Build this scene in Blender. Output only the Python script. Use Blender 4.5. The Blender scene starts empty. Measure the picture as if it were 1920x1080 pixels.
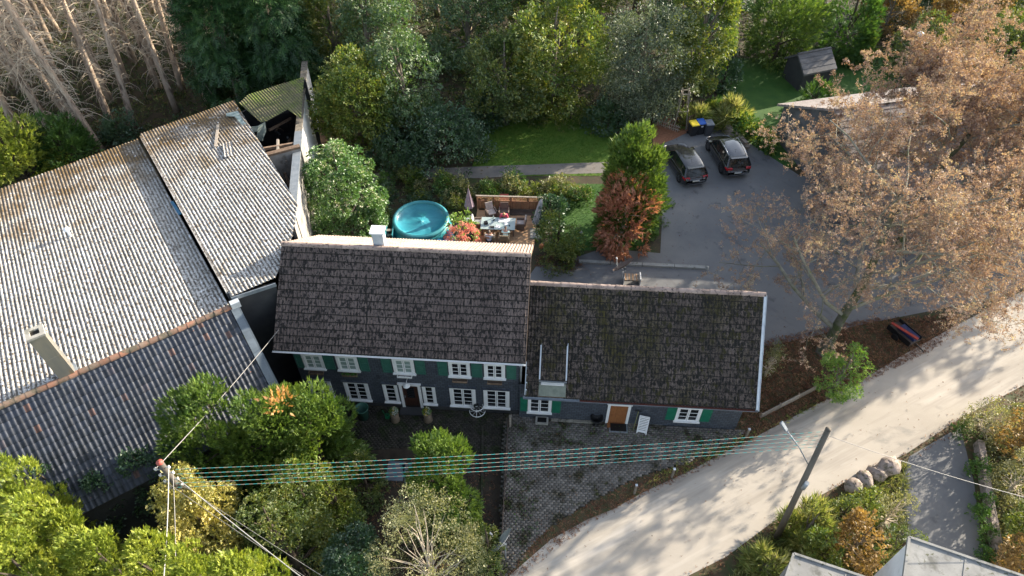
import bpy, math, random
import numpy as np
from mathutils import Vector, Matrix
rad = math.radians
random.seed(7)
scene = bpy.context.scene
COL = scene.collection

# ------------------------------------------------------------------ camera, sky, sun, exposure
CAM_H = 30.0
PITCH = rad(47)
cd = bpy.data.cameras.new('camera'); cam = bpy.data.objects.new('camera', cd); COL.objects.link(cam)
cam.location = (0, 0, CAM_H); cam.rotation_euler = (rad(90) - PITCH, 0, 0)
cd.sensor_width = 36; cd.lens = 24.0; cd.clip_start = .5; cd.clip_end = 3000
scene.camera = cam
SUN_EL = 18.0
SUN_AZ = rad(90 - 31)          # bearing from +Y towards +X
world = bpy.data.worlds.new('World'); scene.world = world; world.use_nodes = True
wn = world.node_tree.nodes; wl = world.node_tree.links; wn.clear()
sky = wn.new('ShaderNodeTexSky'); sky.sky_type = 'NISHITA'; sky.sun_disc = False
sky.sun_elevation = rad(SUN_EL); sky.sun_rotation = SUN_AZ; sky.air_density = 1.0; sky.dust_density = 1.5
bg = wn.new('ShaderNodeBackground'); bg.inputs[1].default_value = .15
wo = wn.new('ShaderNodeOutputWorld'); hs = wn.new('ShaderNodeHueSaturation'); hs.inputs['Saturation'].default_value = .66; wl.new(sky.outputs[0], hs.inputs['Color']); wl.new(hs.outputs[0], bg.inputs[0]); wl.new(bg.outputs[0], wo.inputs[0])
sl = bpy.data.lights.new('sun', 'SUN'); sl.energy = 5.0; sl.angle = rad(.5); sl.color = (1.0, .88, .70)
so = bpy.data.objects.new('sun', sl); COL.objects.link(so)
sdir = Vector((math.sin(SUN_AZ) * math.cos(rad(SUN_EL)), math.cos(SUN_AZ) * math.cos(rad(SUN_EL)), math.sin(rad(SUN_EL))))
so.rotation_euler = sdir.to_track_quat('Z', 'Y').to_euler(); so.location = (60, 30, 60)
scene.view_settings.view_transform = 'Standard'; scene.view_settings.look = 'None'
scene.view_settings.exposure = 1.55; scene.view_settings.gamma = 1.0; scene.view_settings.use_curve_mapping = False
scene.render.engine = 'CYCLES'
scene.cycles.max_bounces = 6; scene.cycles.transparent_max_bounces = 8

# ------------------------------------------------------------------ survey helpers (photo measurements -> metres)
CP, SP = math.cos(PITCH), math.sin(PITCH)
def ray(px, py):
    u = (px - 960) / 1280; v = (540 - py) / 1280
    return Vector((u, CP + v * SP, -SP + v * CP))
def at(px, py, z=0.0):
    d = ray(px, py); t = (z - CAM_H) / d.z
    return Vector((d.x * t, d.y * t, z))
def depth(p):
    return p.y * CP + (CAM_H - p.z) * SP

# ------------------------------------------------------------------ materials
def new_mat(name):
    m = bpy.data.materials.new(name); m.use_nodes = True
    nt = m.node_tree; nt.nodes.clear()
    out = nt.nodes.new('ShaderNodeOutputMaterial')
    return m, nt, out
def rgb(c): return (c[0], c[1], c[2], 1)
def mixc(nt, a, b, fac, mode='MIX'):
    n = nt.nodes.new('ShaderNodeMix'); n.data_type = 'RGBA'; n.blend_type = mode
    for i, v in ((6, a), (7, b)):
        if isinstance(v, tuple): n.inputs[i].default_value = rgb(v)
        else: nt.links.new(v, n.inputs[i])
    if isinstance(fac, (int, float)): n.inputs[0].default_value = fac
    else: nt.links.new(fac, n.inputs[0])
    return n.outputs[2]
def coords(nt, kind='world', scale=(1, 1, 1), rot=(0, 0, 0)):
    if kind == 'world': s = nt.nodes.new('ShaderNodeNewGeometry').outputs['Position']
    else: s = nt.nodes.new('ShaderNodeTexCoord').outputs['Object']
    mp = nt.nodes.new('ShaderNodeMapping'); mp.inputs['Scale'].default_value = scale; mp.inputs['Rotation'].default_value = rot
    nt.links.new(s, mp.inputs[0]); return mp.outputs[0]
def noise(nt, vec, scale, detail=4, rough=.6):
    n = nt.nodes.new('ShaderNodeTexNoise'); n.inputs['Scale'].default_value = scale
    n.inputs['Detail'].default_value = detail; n.inputs['Roughness'].default_value = rough
    nt.links.new(vec, n.inputs['Vector']); return n.outputs[0]
def step(nt, val, lo, hi):
    n = nt.nodes.new('ShaderNodeMapRange'); n.inputs[1].default_value = lo; n.inputs[2].default_value = hi
    nt.links.new(val, n.inputs[0]); return n.outputs[0]
def rnd_out(nt):
    oi = nt.nodes.new('ShaderNodeObjectInfo').outputs['Random']
    isl = nt.nodes.new('ShaderNodeNewGeometry').outputs['Random Per Island']
    a = nt.nodes.new('ShaderNodeMath'); a.operation = 'ADD'; nt.links.new(oi, a.inputs[0]); nt.links.new(isl, a.inputs[1])
    w = nt.nodes.new('ShaderNodeTexWhiteNoise'); w.noise_dimensions = '1D'; nt.links.new(a.outputs[0], w.inputs['W'])
    return w.outputs['Value']
def M(name, c1, c2=None, scale=3, rough=.85, bump=.25, bscale=25, metal=0, spec=.4, spots=(), rnd=0, rndcol=None,
      coord='world', stretch=(1, 1, 1), rot=(0, 0, 0), coat=0, edge=(.35, .65), emit=0):
    m, nt, out = new_mat(name)
    p = nt.nodes.new('ShaderNodeBsdfPrincipled'); nt.links.new(p.outputs[0], out.inputs[0])
    v = coords(nt, coord, stretch, rot)
    col = tuple(c1)
    if c2 is not None:
        col = mixc(nt, tuple(c1), tuple(c2), step(nt, noise(nt, v, scale), *edge))
    if rndcol:                                   # (colour, share): a share of the pieces has another colour
        r = rnd_out(nt)
        col = mixc(nt, col, tuple(rndcol[0]), step(nt, r, 1 - rndcol[1], 1 - rndcol[1] + .02))
    for sc, ss, lo, hi in spots:
        col = mixc(nt, col, tuple(sc), step(nt, noise(nt, v, ss, 5, .65), lo, hi))
    if rnd:
        r = step(nt, rnd_out(nt), 0, 1)
        r.node.inputs[3].default_value = 1 - rnd; r.node.inputs[4].default_value = 1 + rnd
        cc = nt.nodes.new('ShaderNodeVectorMath'); cc.operation = 'SCALE'
        if isinstance(col, tuple): cc.inputs[0].default_value = col
        else: nt.links.new(col, cc.inputs[0])
        nt.links.new(r, cc.inputs['Scale']); col = cc.outputs[0]
    if isinstance(col, tuple): p.inputs['Base Color'].default_value = rgb(col)
    else: nt.links.new(col, p.inputs['Base Color'])
    p.inputs['Roughness'].default_value = rough; p.inputs['Metallic'].default_value = metal
    p.inputs['Specular IOR Level'].default_value = spec; p.inputs['Coat Weight'].default_value = coat
    if bump:
        b = nt.nodes.new('ShaderNodeBump'); b.inputs['Strength'].default_value = bump; b.inputs['Distance'].default_value = .02
        nt.links.new(noise(nt, v, bscale, 5), b.inputs['Height']); nt.links.new(b.outputs[0], p.inputs['Normal'])
    return m
LEAF_GAIN = 1.3
def streaks(m, d, col, sa, sc, lo, hi, seed=0.0):
    """long marks along direction d (tracks, run-off)"""
    nt = m.node_tree; p = [n for n in nt.nodes if n.type == 'BSDF_PRINCIPLED'][0]; src = p.inputs['Base Color'].links[0].from_socket
    g = nt.nodes.new('ShaderNodeNewGeometry').outputs['Position']; cb = nt.nodes.new('ShaderNodeCombineXYZ')
    for i, (ax, s) in enumerate(((d, sa), ((-d[1], d[0], 0), sc))):
        q = nt.nodes.new('ShaderNodeVectorMath'); q.operation = 'DOT_PRODUCT'; nt.links.new(g, q.inputs[0]); q.inputs[1].default_value = (ax[0] * s, ax[1] * s, 0); nt.links.new(q.outputs['Value'], cb.inputs[i])
    cb.inputs[2].default_value = seed
    nt.links.new(mixc(nt, src, col, step(nt, noise(nt, cb.outputs[0], 1, 5, .65), lo, hi)), p.inputs['Base Color'])
LEAF_GAIN_ = 0
def leaf_mat(name, cols, trans=.3, gloss=.06, nscale=.7, grough=.55):
    """cols: list of (pos, colour) over a random value per leaf, shifted by a slow noise so that branches differ"""
    m, nt, out = new_mat(name)
    isl = nt.nodes.new('ShaderNodeNewGeometry').outputs['Random Per Island']
    oi = nt.nodes.new('ShaderNodeObjectInfo').outputs['Random']
    nz = noise(nt, coords(nt), nscale, 3)
    a = nt.nodes.new('ShaderNodeMath'); a.operation = 'MULTIPLY_ADD'; nt.links.new(nz, a.inputs[0]); a.inputs[1].default_value = 1.3; a.inputs[2].default_value = -.4
    b = nt.nodes.new('ShaderNodeMath'); b.operation = 'MULTIPLY_ADD'; nt.links.new(isl, b.inputs[0]); b.inputs[1].default_value = .55; nt.links.new(a.outputs[0], b.inputs[2])
    r = nt.nodes.new('ShaderNodeValToRGB'); el = r.color_ramp.elements
    while len(el) < len(cols): el.new(.5)
    for e, (p_, c_) in zip(el, cols): e.position = p_; e.color = rgb([min(.8, q * LEAF_GAIN) for q in c_])
    nt.links.new(b.outputs[0], r.inputs[0])
    d = nt.nodes.new('ShaderNodeBsdfDiffuse'); t = nt.nodes.new('ShaderNodeBsdfTranslucent'); g = nt.nodes.new('ShaderNodeBsdfGlossy')
    nt.links.new(r.outputs[0], d.inputs[0])
    tc = mixc(nt, r.outputs[0], (1.0, .95, .35), .7, 'MULTIPLY'); sc = nt.nodes.new('ShaderNodeVectorMath'); sc.operation = 'SCALE'
    nt.links.new(tc, sc.inputs[0]); sc.inputs['Scale'].default_value = 1.5; nt.links.new(sc.outputs[0], t.inputs[0])
    g.inputs['Roughness'].default_value = max(.5, grough); g.inputs[0].default_value = (.9, .92, .95, 1)
    m1 = nt.nodes.new('ShaderNodeMixShader'); m1.inputs[0].default_value = trans
    nt.links.new(d.outputs[0], m1.inputs[1]); nt.links.new(t.outputs[0], m1.inputs[2])
    m2 = nt.nodes.new('ShaderNodeMixShader'); m2.inputs[0].default_value = gloss
    nt.links.new(m1.outputs[0], m2.inputs[1]); nt.links.new(g.outputs[0], m2.inputs[2]); nt.links.new(m2.outputs[0], out.inputs[0])
    return m

# ------------------------------------------------------------------ mesh helpers
class MB:
    def __init__(s): s.v = []; s.f = []; s.m = []; s.smooth = []
    def add(s, verts, faces, mi=0, smooth=False):
        o = len(s.v); s.v += [tuple(v) for v in verts]
        s.f += [tuple(i + o for i in f) for f in faces]; s.m += [mi] * len(faces); s.smooth += [smooth] * len(faces)
        return s
    def box(s, x0, x1, y0, y1, z0, z1, mi=0, mat=None):
        vs = [Vector((x, y, z)) for z in (z0, z1) for y in (y0, y1) for x in (x0, x1)]
        if mat is not None: vs = [mat @ v for v in vs]
        return s.add(vs, [(0, 2, 3, 1), (4, 5, 7, 6), (0, 1, 5, 4), (2, 6, 7, 3), (0, 4, 6, 2), (1, 3, 7, 5)], mi)
    def bar(s, a, b, w, h=None, mi=0, up=(0, 0, 1)):
        """a beam of section w x h from a to b"""
        a = Vector(a); b = Vector(b); h = h or w; d = (b - a).normalized(); u = Vector(up)
        if abs(d.dot(u)) > .95: u = Vector((0, 1, 0))
        x = d.cross(u).normalized(); y = x.cross(d)
        q = [(-w / 2, -h / 2), (w / 2, -h / 2), (w / 2, h / 2), (-w / 2, h / 2)]
        vs = [p + x * i + y * j for p in (a, b) for i, j in q]
        return s.add(vs, [(0, 3, 2, 1), (4, 5, 6, 7), (0, 1, 5, 4), (1, 2, 6, 5), (2, 3, 7, 6), (3, 0, 4, 7)], mi)
    def tube(s, pts, rs, n=8, mi=0, cap=True, smooth=True):
        pts = [Vector(p) for p in pts]
        if not hasattr(rs, '__len__'): rs = [rs] * len(pts)
        vs = []; N = len(pts); x = None
        for i, p in enumerate(pts):
            d = (pts[min(i + 1, N - 1)] - pts[max(i - 1, 0)]).normalized()
            if x is None:
                x = d.cross(Vector((0, 0, 1)) if abs(d.z) < .9 else Vector((1, 0, 0))).normalized()
            x = (x - d * x.dot(d)).normalized(); y = d.cross(x)
            vs += [p + (x * math.cos(2 * math.pi * k / n) + y * math.sin(2 * math.pi * k / n)) * rs[i] for k in range(n)]
        fs = [(i * n + k, i * n + (k + 1) % n, (i + 1) * n + (k + 1) % n, (i + 1) * n + k) for i in range(N - 1) for k in range(n)]
        s.add(vs, fs, mi, smooth)
        if cap:
            o = len(s.v) - len(vs)
            s.f += [tuple(o + k for k in range(n))[::-1], tuple(o + (N - 1) * n + k for k in range(n))]; s.m += [mi] * 2; s.smooth += [False] * 2
        return s
    def lathe(s, prof, n=16, c=(0, 0, 0), mi=0, smooth=True, sx=1, sy=1, a0=0, a1=2 * math.pi):
        full = abs(a1 - a0 - 2 * math.pi) < 1e-6; k_ = n if full else n + 1
        vs = [(c[0] + sx * r * math.cos(a0 + (a1 - a0) * k / n), c[1] + sy * r * math.sin(a0 + (a1 - a0) * k / n), c[2] + z) for r, z in prof for k in range(k_)]
        fs = [(i * k_ + k, i * k_ + (k + 1) % k_, (i + 1) * k_ + (k + 1) % k_, (i + 1) * k_ + k) for i in range(len(prof) - 1) for k in range(n)]
        return s.add(vs, fs, mi, smooth)
    def poly(s, pts, z0, z1, mi=0):
        """upright prism over a ground polygon"""
        n = len(pts); ar = sum(pts[i][0] * pts[(i + 1) % n][1] - pts[(i + 1) % n][0] * pts[i][1] for i in range(n))
        if ar < 0: pts = pts[::-1]
        vs = [(p[0], p[1], z0) for p in pts] + [(p[0], p[1], z1) for p in pts]
        return s.add(vs, [tuple(range(n))[::-1], tuple(range(n, 2 * n))] + [(i, (i + 1) % n, n + (i + 1) % n, n + i) for i in range(n)], mi)
    def ball(s, c, r, n=10, mi=0, sz=1):
        prof = [(max(1e-4, r * math.sin(math.pi * k / n)), -r * sz * math.cos(math.pi * k / n)) for k in range(n + 1)]
        return s.lathe(prof, n + 4, c, mi)
    def data(s, name, mats):
        me = bpy.data.meshes.new(name); me.from_pydata(s.v, [], s.f)
        for m in (mats if isinstance(mats, (list, tuple)) else [mats]): me.materials.append(m)
        me.polygons.foreach_set('material_index', s.m); me.polygons.foreach_set('use_smooth', s.smooth); me.update()
        return me
    def build(s, name, mats, parent=None, **kw): return link(name, s.data(name, mats), parent, **kw)
def link(name, me, parent=None, loc=None, rot=None, scale=None, **tags):
    o = bpy.data.objects.new(name, me); COL.objects.link(o)
    if parent is not None: o.parent = parent
    if loc is not None: o.location = loc
    if rot is not None: o.rotation_euler = rot
    if scale is not None: o.scale = scale
    for k, v in tags.items(): o[k] = v
    return o
def thing(name, label, category, loc=(0, 0, 0), rz=0, group=None):
    o = bpy.data.objects.new(name, None); COL.objects.link(o); o.location = loc; o.rotation_euler = (0, 0, rz)
    o.empty_display_size = .2
    o['label'] = label; o['category'] = category
    if group: o['group'] = group
    return o
def tag(o, label, category, group=None):
    o['label'] = label; o['category'] = category
    if group: o['group'] = group
    return o
def copy_tree(o, loc, rz, label=None, parent=None, scale=None):
    c = o.copy(); COL.objects.link(c)
    if parent is None:
        c.location = loc; c.rotation_euler = (0, 0, rz)
        if scale: c.scale = scale
        if label: c['label'] = label
    else: c.parent = parent
    for ch in list(o.children): copy_tree(ch, None, 0, parent=c)
    return c
def np_mesh(name, V, F, mats, smooth=False):
    """V (n,3), F (m,k) arrays -> mesh, quickly"""
    me = bpy.data.meshes.new(name); V = np.asarray(V, np.float32); F = np.asarray(F, np.int32)
    me.vertices.add(len(V)); me.vertices.foreach_set('co', V.ravel())
    k = F.shape[1]; me.loops.add(F.size); me.loops.foreach_set('vertex_index', F.ravel())
    me.polygons.add(len(F)); me.polygons.foreach_set('loop_start', np.arange(0, F.size, k, dtype=np.int32))
    if smooth: me.polygons.foreach_set('use_smooth', np.ones(len(F), bool))
    for m in (mats if isinstance(mats, (list, tuple)) else [mats]): me.materials.append(m)
    me.update(calc_edges=True); return me
def inpoly(x, y, poly):
    c = False; n = len(poly); j = n - 1
    for i in range(n):
        xi, yi = poly[i][0], poly[i][1]; xj, yj = poly[j][0], poly[j][1]
        if (yi > y) != (yj > y) and x < (xj - xi) * (y - yi) / (yj - yi) + xi: c = not c
        j = i
    return c
def inpoly_np(x, y, poly):
    c = np.zeros(x.shape, bool); n = len(poly); j = n - 1
    for i in range(n):
        xi, yi = poly[i][0], poly[i][1]; xj, yj = poly[j][0], poly[j][1]
        if yi != yj: c ^= ((yi > y) != (yj > y)) & (x < (xj - xi) * (y - yi) / (yj - yi) + xi)
        j = i
    return c
def gpoly(name, pxs, z, m, world_pts=None, **tags):
    pts = world_pts or [at(*p) for p in pxs]
    mb = MB(); vs = [(p[0], p[1], z) for p in pts]
    ar = sum(vs[i][0] * vs[(i + 1) % len(vs)][1] - vs[(i + 1) % len(vs)][0] * vs[i][1] for i in range(len(vs)))
    if ar < 0: vs = vs[::-1]
    mb.add(vs, [tuple(range(len(vs)))])
    o = mb.build(name, m, kind='structure'); return o, [(p[0], p[1]) for p in pts]

# ------------------------------------------------------------------ foliage machinery
RNG = np.random.default_rng(11)
def unit(a): return a / np.maximum(1e-9, np.linalg.norm(a, axis=-1, keepdims=True))
def leaflet(base, d, L, w, curl=.15):
    """one leaf blade as a rhomb: 4 vertices along direction d"""
    d = np.array(d, float); d /= np.linalg.norm(d); z = np.array([0, 0, 1.]); sd = np.cross(z, d); sd /= max(1e-6, np.linalg.norm(sd))
    b = np.array(base, float)
    return [b, b + d * L * .5 - sd * w / 2 + z * curl * L * .3, b + d * L - z * curl * L * .4, b + d * L * .5 + sd * w / 2 + z * curl * L * .3]
def spray(kind, rg):
    V = []
    if kind == 'thuja':                 # a flat fan of fine shoots
        for k in range(9):
            x = .1 + .85 * (k // 2) / 4.5; s = -1 if k % 2 else 1
            V += leaflet((x * .75, 0, 0), (1, s * (.75 - .1 * (k // 2)), rg.normal() * .35), .46 - .03 * k, .13)
        V += leaflet((.3, 0, 0), (1, 0, 0), .8, .12)
    elif kind == 'broad':               # twig with leaves at all angles
        for k in range(7):
            V += leaflet((rg.uniform(0, .8), rg.uniform(-.25, .25), rg.uniform(-.25, .25)), (rg.uniform(.1, 1), rg.normal() * .8, rg.normal() * .6), rg.uniform(.34, .5), rg.uniform(.2, .3))
    elif kind == 'laurel':              # rosette of long leaves
        for k in range(6):
            a = k * 2.4 + rg.uniform(0, .5)
            V += leaflet((0, 0, 0), (.7, math.cos(a), math.sin(a)), .75, .26)
    elif kind == 'spruce':              # needle frond hanging down at the tip
        for k in range(8):
            x = k / 8; s = -1 if k % 2 else 1
            V += leaflet((x, 0, -.25 * x * x), (.7, s * .8, -.35), .42 * (1.1 - x * .5), .09)
        V += leaflet((.1, 0, 0), (1, 0, -.2), .95, .1)
    elif kind == 'fine':                # small-leaved twigs
        for k in range(8):
            V += leaflet((rg.uniform(0, 1), rg.uniform(-.3, .3), rg.uniform(-.3, .3)), (rg.uniform(.2, 1), rg.normal() * .8, rg.normal() * .7), rg.uniform(.2, .34), rg.uniform(.1, .16))
    elif kind == 'blade':               # upright grass tuft
        for k in range(6):
            a = rg.uniform(0, 6.28)
            V += leaflet((0, 0, 0), (1, .45 * math.cos(a), .45 * math.sin(a)), rg.uniform(.6, 1), .07)
    return np.array(V)
def sprays_mesh(P, D, S, kind, seed=1, nvar=5, N=None):
    """P points, D main directions, S sizes -> V, F"""
    rg = np.random.default_rng(seed); n = len(P); D = unit(D)
    H = rg.normal(size=(n, 3)) if N is None else N + rg.normal(size=(n, 3)) * .45
    Y = unit(np.cross(H, D)); Z = np.cross(D, Y)
    tmpl = [spray(kind, rg) for _ in range(nvar)]; pick = rg.integers(0, nvar, n); out = []
    for k in range(nvar):
        i = np.where(pick == k)[0]
        if not len(i): continue
        T = tmpl[k]
        W = P[i, None, :] + S[i, None, None] * (T[None, :, 0:1] * D[i, None, :] + T[None, :, 1:2] * Y[i, None, :] + T[None, :, 2:3] * Z[i, None, :])
        out.append(W.reshape(-1, 3))
    V = np.concatenate(out); F = np.arange(len(V)).reshape(-1, 4)
    return V, F
PROF = {
    'round': lambda t: np.sqrt(np.maximum(0, 1 - (2 * t - 1) ** 2)),
    'dome': lambda t: np.sqrt(np.maximum(0, 1 - t ** 2.4)) * (.86 + .14 * np.minimum(1, t * 6)),
    'column': lambda t: np.minimum(1, (t * 5 + .62)) * np.sqrt(np.maximum(0, 1 - t ** 3.0)) * (1 - .12 * t),
    'pillar': lambda t: np.minimum(1, t * 4 + .75) * np.sqrt(np.maximum(0, 1 - t ** 6)) * (1 - .06 * t),
    'cone': lambda t: np.maximum(.03, 1 - t) ** .8,
    'egg': lambda t: np.sqrt(np.maximum(0, 1 - (2 * t - 1) ** 2)) * (1.12 - .35 * t),
}
def crown_pts(prof, R, Hc, n, clumps, rc, seed, inner=.12, low=.0, flat=.8):
    """points on the shells of many clumps that follow a crown profile; base at z=0, height Hc, radius R"""
    rg = np.random.default_rng(seed); f = PROF[prof]
    tt = rg.uniform(low, .97, clumps * 4); w = f(tt) + .15; tt = rg.choice(tt, clumps, p=w / w.sum(), replace=False)
    th = rg.uniform(0, 2 * np.pi, clumps); rr = f(tt) * R * np.sqrt(rg.uniform(.35, 1.18, clumps)) * (1 - rc * .55)
    C = np.stack([rr * np.cos(th), rr * np.sin(th), tt * Hc * (1 - rc * .3)], 1)
    cr = rc * R * rg.uniform(.45, 1.35, clumps)
    wt = cr ** 2; k = rg.choice(clumps, n, p=wt / wt.sum())
    d = unit(rg.normal(size=(n, 3))); rad_ = rg.uniform(.72, 1.0, n)
    ins = rg.uniform(size=n) < inner; rad_[ins] = rg.uniform(0, .7, ins.sum())
    P = C[k] + d * (cr[k] * rad_)[:, None] * np.array([1, 1, flat])
    axis = np.stack([np.zeros(n), np.zeros(n), np.full(n, Hc * .35)], 1); out = unit(P - axis)
    keep = (d * out).sum(1) > -.35                      # leaves face the light, few inside
    P = P[keep]; d = d[keep]; out = out[keep]
    P[:, 2] = np.maximum(P[:, 2], .05)
    return P, d, out, C
def crown(name, prof, R, Hc, n, kind, size, mat, seed, clumps=26, rc=.34, up=.35, outw=.8, inner=.12, low=0., flat=.8, droop=0., hint=True):
    P, d, out, C = crown_pts(prof, R, Hc, n, clumps, rc, seed, inner, low, flat)
    rg = np.random.default_rng(seed + 1)
    D = d * .6 + out * outw + rg.normal(size=P.shape) * .35; D[:, 2] += up - droop
    S = size * rg.uniform(.65, 1.25, len(P))
    V, F = sprays_mesh(P, D, S, kind, seed + 2, N=(out + np.array([0, 0, .6])) if hint else None)
    return np_mesh(name, V, F, mat), C
def limbs(name, h, r, C, mat, seed, z0=None, nlimb=14, lean=(0, 0)):
    """tapered trunk with limbs reaching into the clumps of the crown (C relative to crown base z0)"""
    rg = random.Random(seed); mb = MB(); z0 = z0 if z0 is not None else h * .35
    pts = [Vector((lean[0] * t + rg.uniform(-.04, .04) * h * t * .3, lean[1] * t + rg.uniform(-.04, .04) * h * t * .3, h * t)) for t in (0, .08, .25, .45, .65, .85, 1)]
    mb.tube(pts, [r * 1.35, r, r * .85, r * .7, r * .5, r * .3, r * .08], 8)
    for k, c in enumerate(list(C)[:nlimb] if nlimb else []):
        tgt = Vector(c) + Vector((0, 0, z0)); zt = min(h * .9, max(h * .18, tgt.z * rg.uniform(.45, .8))); t = zt / h
        a = Vector((lean[0] * t, lean[1] * t, zt)); mid = (a + tgt) / 2 + Vector((rg.uniform(-.2, .2), rg.uniform(-.2, .2), .12 * (tgt - a).length))
        rr = r * (.5 - .25 * t)
        mb.tube([a, mid, tgt], [rr, rr * .6, rr * .2], 5, cap=False)
    return mb.data(name, mat)
def rocks(seed, n=1): ...

# ================================================================== MATERIALS OF THE SETTING
m_floor = M('forest_floor', (.035, .028, .016), (.07, .055, .03), .8, bump=.5, bscale=6, spots=[((.03, .05, .012), 1.3, .52, .62), ((.13, .07, .035), 9, .6, .66)])
m_soil = M('garden_soil', (.022, .016, .011), (.045, .033, .022), 2.5, bump=.6, bscale=14, spots=[((.03, .04, .012), 1.6, .56, .66), ((.12, .06, .03), 16, .66, .7)])
m_lawn = M('lawn', (.055, .12, .010), (.09, .15, .016), 1.2, bump=.6, bscale=40, spots=[((.085, .085, .02), 1.1, .58, .75), ((.10, .06, .03), 3.2, .66, .72)])
m_lawn2 = M('deep_lawn', (.028, .085, .012), (.05, .115, .018), .9, bump=.6, bscale=40, spots=[((.07, .07, .02), 1.7, .62, .72)])
m_pool_dummy = None
m_verge = M('leafy_verge', (.045, .055, .018), (.085, .055, .03), 2.2, bump=.6, bscale=16, spots=[((.13, .06, .032), 6, .58, .64), ((.04, .07, .015), 1.2, .58, .68)])
m_asphalt = M('asphalt', (.135, .14, .15), (.185, .185, .185), .35, bump=.25, bscale=60, spots=[((.085, .085, .09), .8, .60, .7), ((.26, .25, .24), 24, .68, .74), ((.12, .07, .045), 7, .71, .73)])
m_road = M('old_road_surface', (.34, .305, .26), (.42, .38, .33), .3, bump=.2, bscale=60, stretch=(.5, 1, 1), spots=[((.25, .235, .21), .7, .58, .7), ((.42, .39, .35), 30, .62, .7)])
m_path = M('path_asphalt', (.13, .125, .12), (.2, .18, .16), .6, bump=.25, bscale=50, spots=[((.09, .06, .03), 3, .6, .68)])
m_paver = M('concrete_paver', (.115, .104, .092), (.17, .156, .14), .8, bump=.4, bscale=30, rnd=.3, spots=[((.035, .032, .016), 1.1, .5, .62), ((.05, .06, .015), 2.2, .62, .7), ((.4, .38, .35), 5, .735, .75)])
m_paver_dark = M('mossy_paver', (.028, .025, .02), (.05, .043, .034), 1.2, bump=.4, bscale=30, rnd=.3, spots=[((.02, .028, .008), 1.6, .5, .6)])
m_joint = M('paver_joints', (.012, .012, .009), (.02, .022, .01), 2)
m_concrete = M('weathered_concrete', (.28, .27, .24), (.4, .38, .34), 1.5, spots=[((.1, .1, .07), 2.5, .55, .68)], bump=.4)
m_roof = M('brown_roof_tile', (.095, .070, .062), (.135, .103, .091), .7, rough=.8, bump=.3, bscale=40, rnd=.14,
           spots=[((.014, .011, .010), 7.5, .515, .545), ((.013, .011, .01), 15, .57, .60), ((.32, .27, .24), 10, .72, .735)], stretch=(1.25, .55, .55))
streaks(m_roof, (.066, -.998, 0), (.014, .012, .011), .35, 4.2, .60, .66)
m_roof_back = M('sunbleached_roof_tile', (.34, .25, .20), (.42, .32, .26), 1.2, rough=.8, bump=.3, bscale=40, rnd=.1)
m_tile_edge = M('moss_and_shade_tile_edge', (.012, .011, .010), (.022, .019, .015), 5, bump=.5)  # moss, with the shade of the overlap gap put into the dark colour
m_roof2 = M('mossy_roof_tile', (.068, .052, .045), (.125, .097, .083), .7, rough=.85, bump=.4, bscale=40, rnd=.14,
            spots=[((.05, .042, .010), .5, .5, .64), ((.013, .012, .010), 7, .50, .54), ((.036, .032, .009), 3.6, .55, .6), ((.012, .011, .01), 15, .55, .58), ((.3, .25, .23), 12, .735, .75)], stretch=(1, .6, .6))
m_ridge = M('ridge_tile', (.34, .26, .22), (.24, .18, .155), 3, spots=[((.05, .042, .038), 7, .55, .64)], rnd=.2)
m_pantile = M('blue_black_pantile', (.028, .034, .050), (.044, .051, .068), .9, rough=.5, bump=.3, bscale=30, spec=.4, rnd=.35, rndcol=((.075, .042, .036), .03),
              spots=[((.35, .13, .07), 6.5, .70, .73), ((.2, .2, .2), 3.0, .735, .77)])
m_ridge_clay = M('clay_ridge_tile', (.24, .11, .07), (.17, .135, .105), 1.1, spots=[((.1, .085, .06), 3, .5, .6)], rnd=.25)
m_corr = M('corrugated_cement', (.37, .355, .33), (.50, .48, .45), 1.1, rough=.75, bump=.35, bscale=50, rnd=.10,
           spots=[((.78, .78, .78), 3.2, .60, .66), ((.09, .07, .05), 10, .60, .63), ((.2, .14, .06), .3, .60, .74)])
m_corr_moss = M('mossy_corrugated_cement', (.10, .12, .03), (.16, .14, .08), .9, rough=.85, bump=.4, bscale=30, spots=[((.14, .19, .03), .6, .5, .62), ((.06, .05, .04), 7, .56, .62)])
m_corr_brown = M('lichened_corrugated_cement', (.22, .17, .11), (.36, .33, .29), .9, rough=.8, bump=.35, bscale=50, rnd=.08,
           spots=[((.13, .085, .03), 1.1, .48, .60), ((.6, .6, .58), 4, .66, .7), ((.05, .04, .03), 9, .55, .60)])
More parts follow.
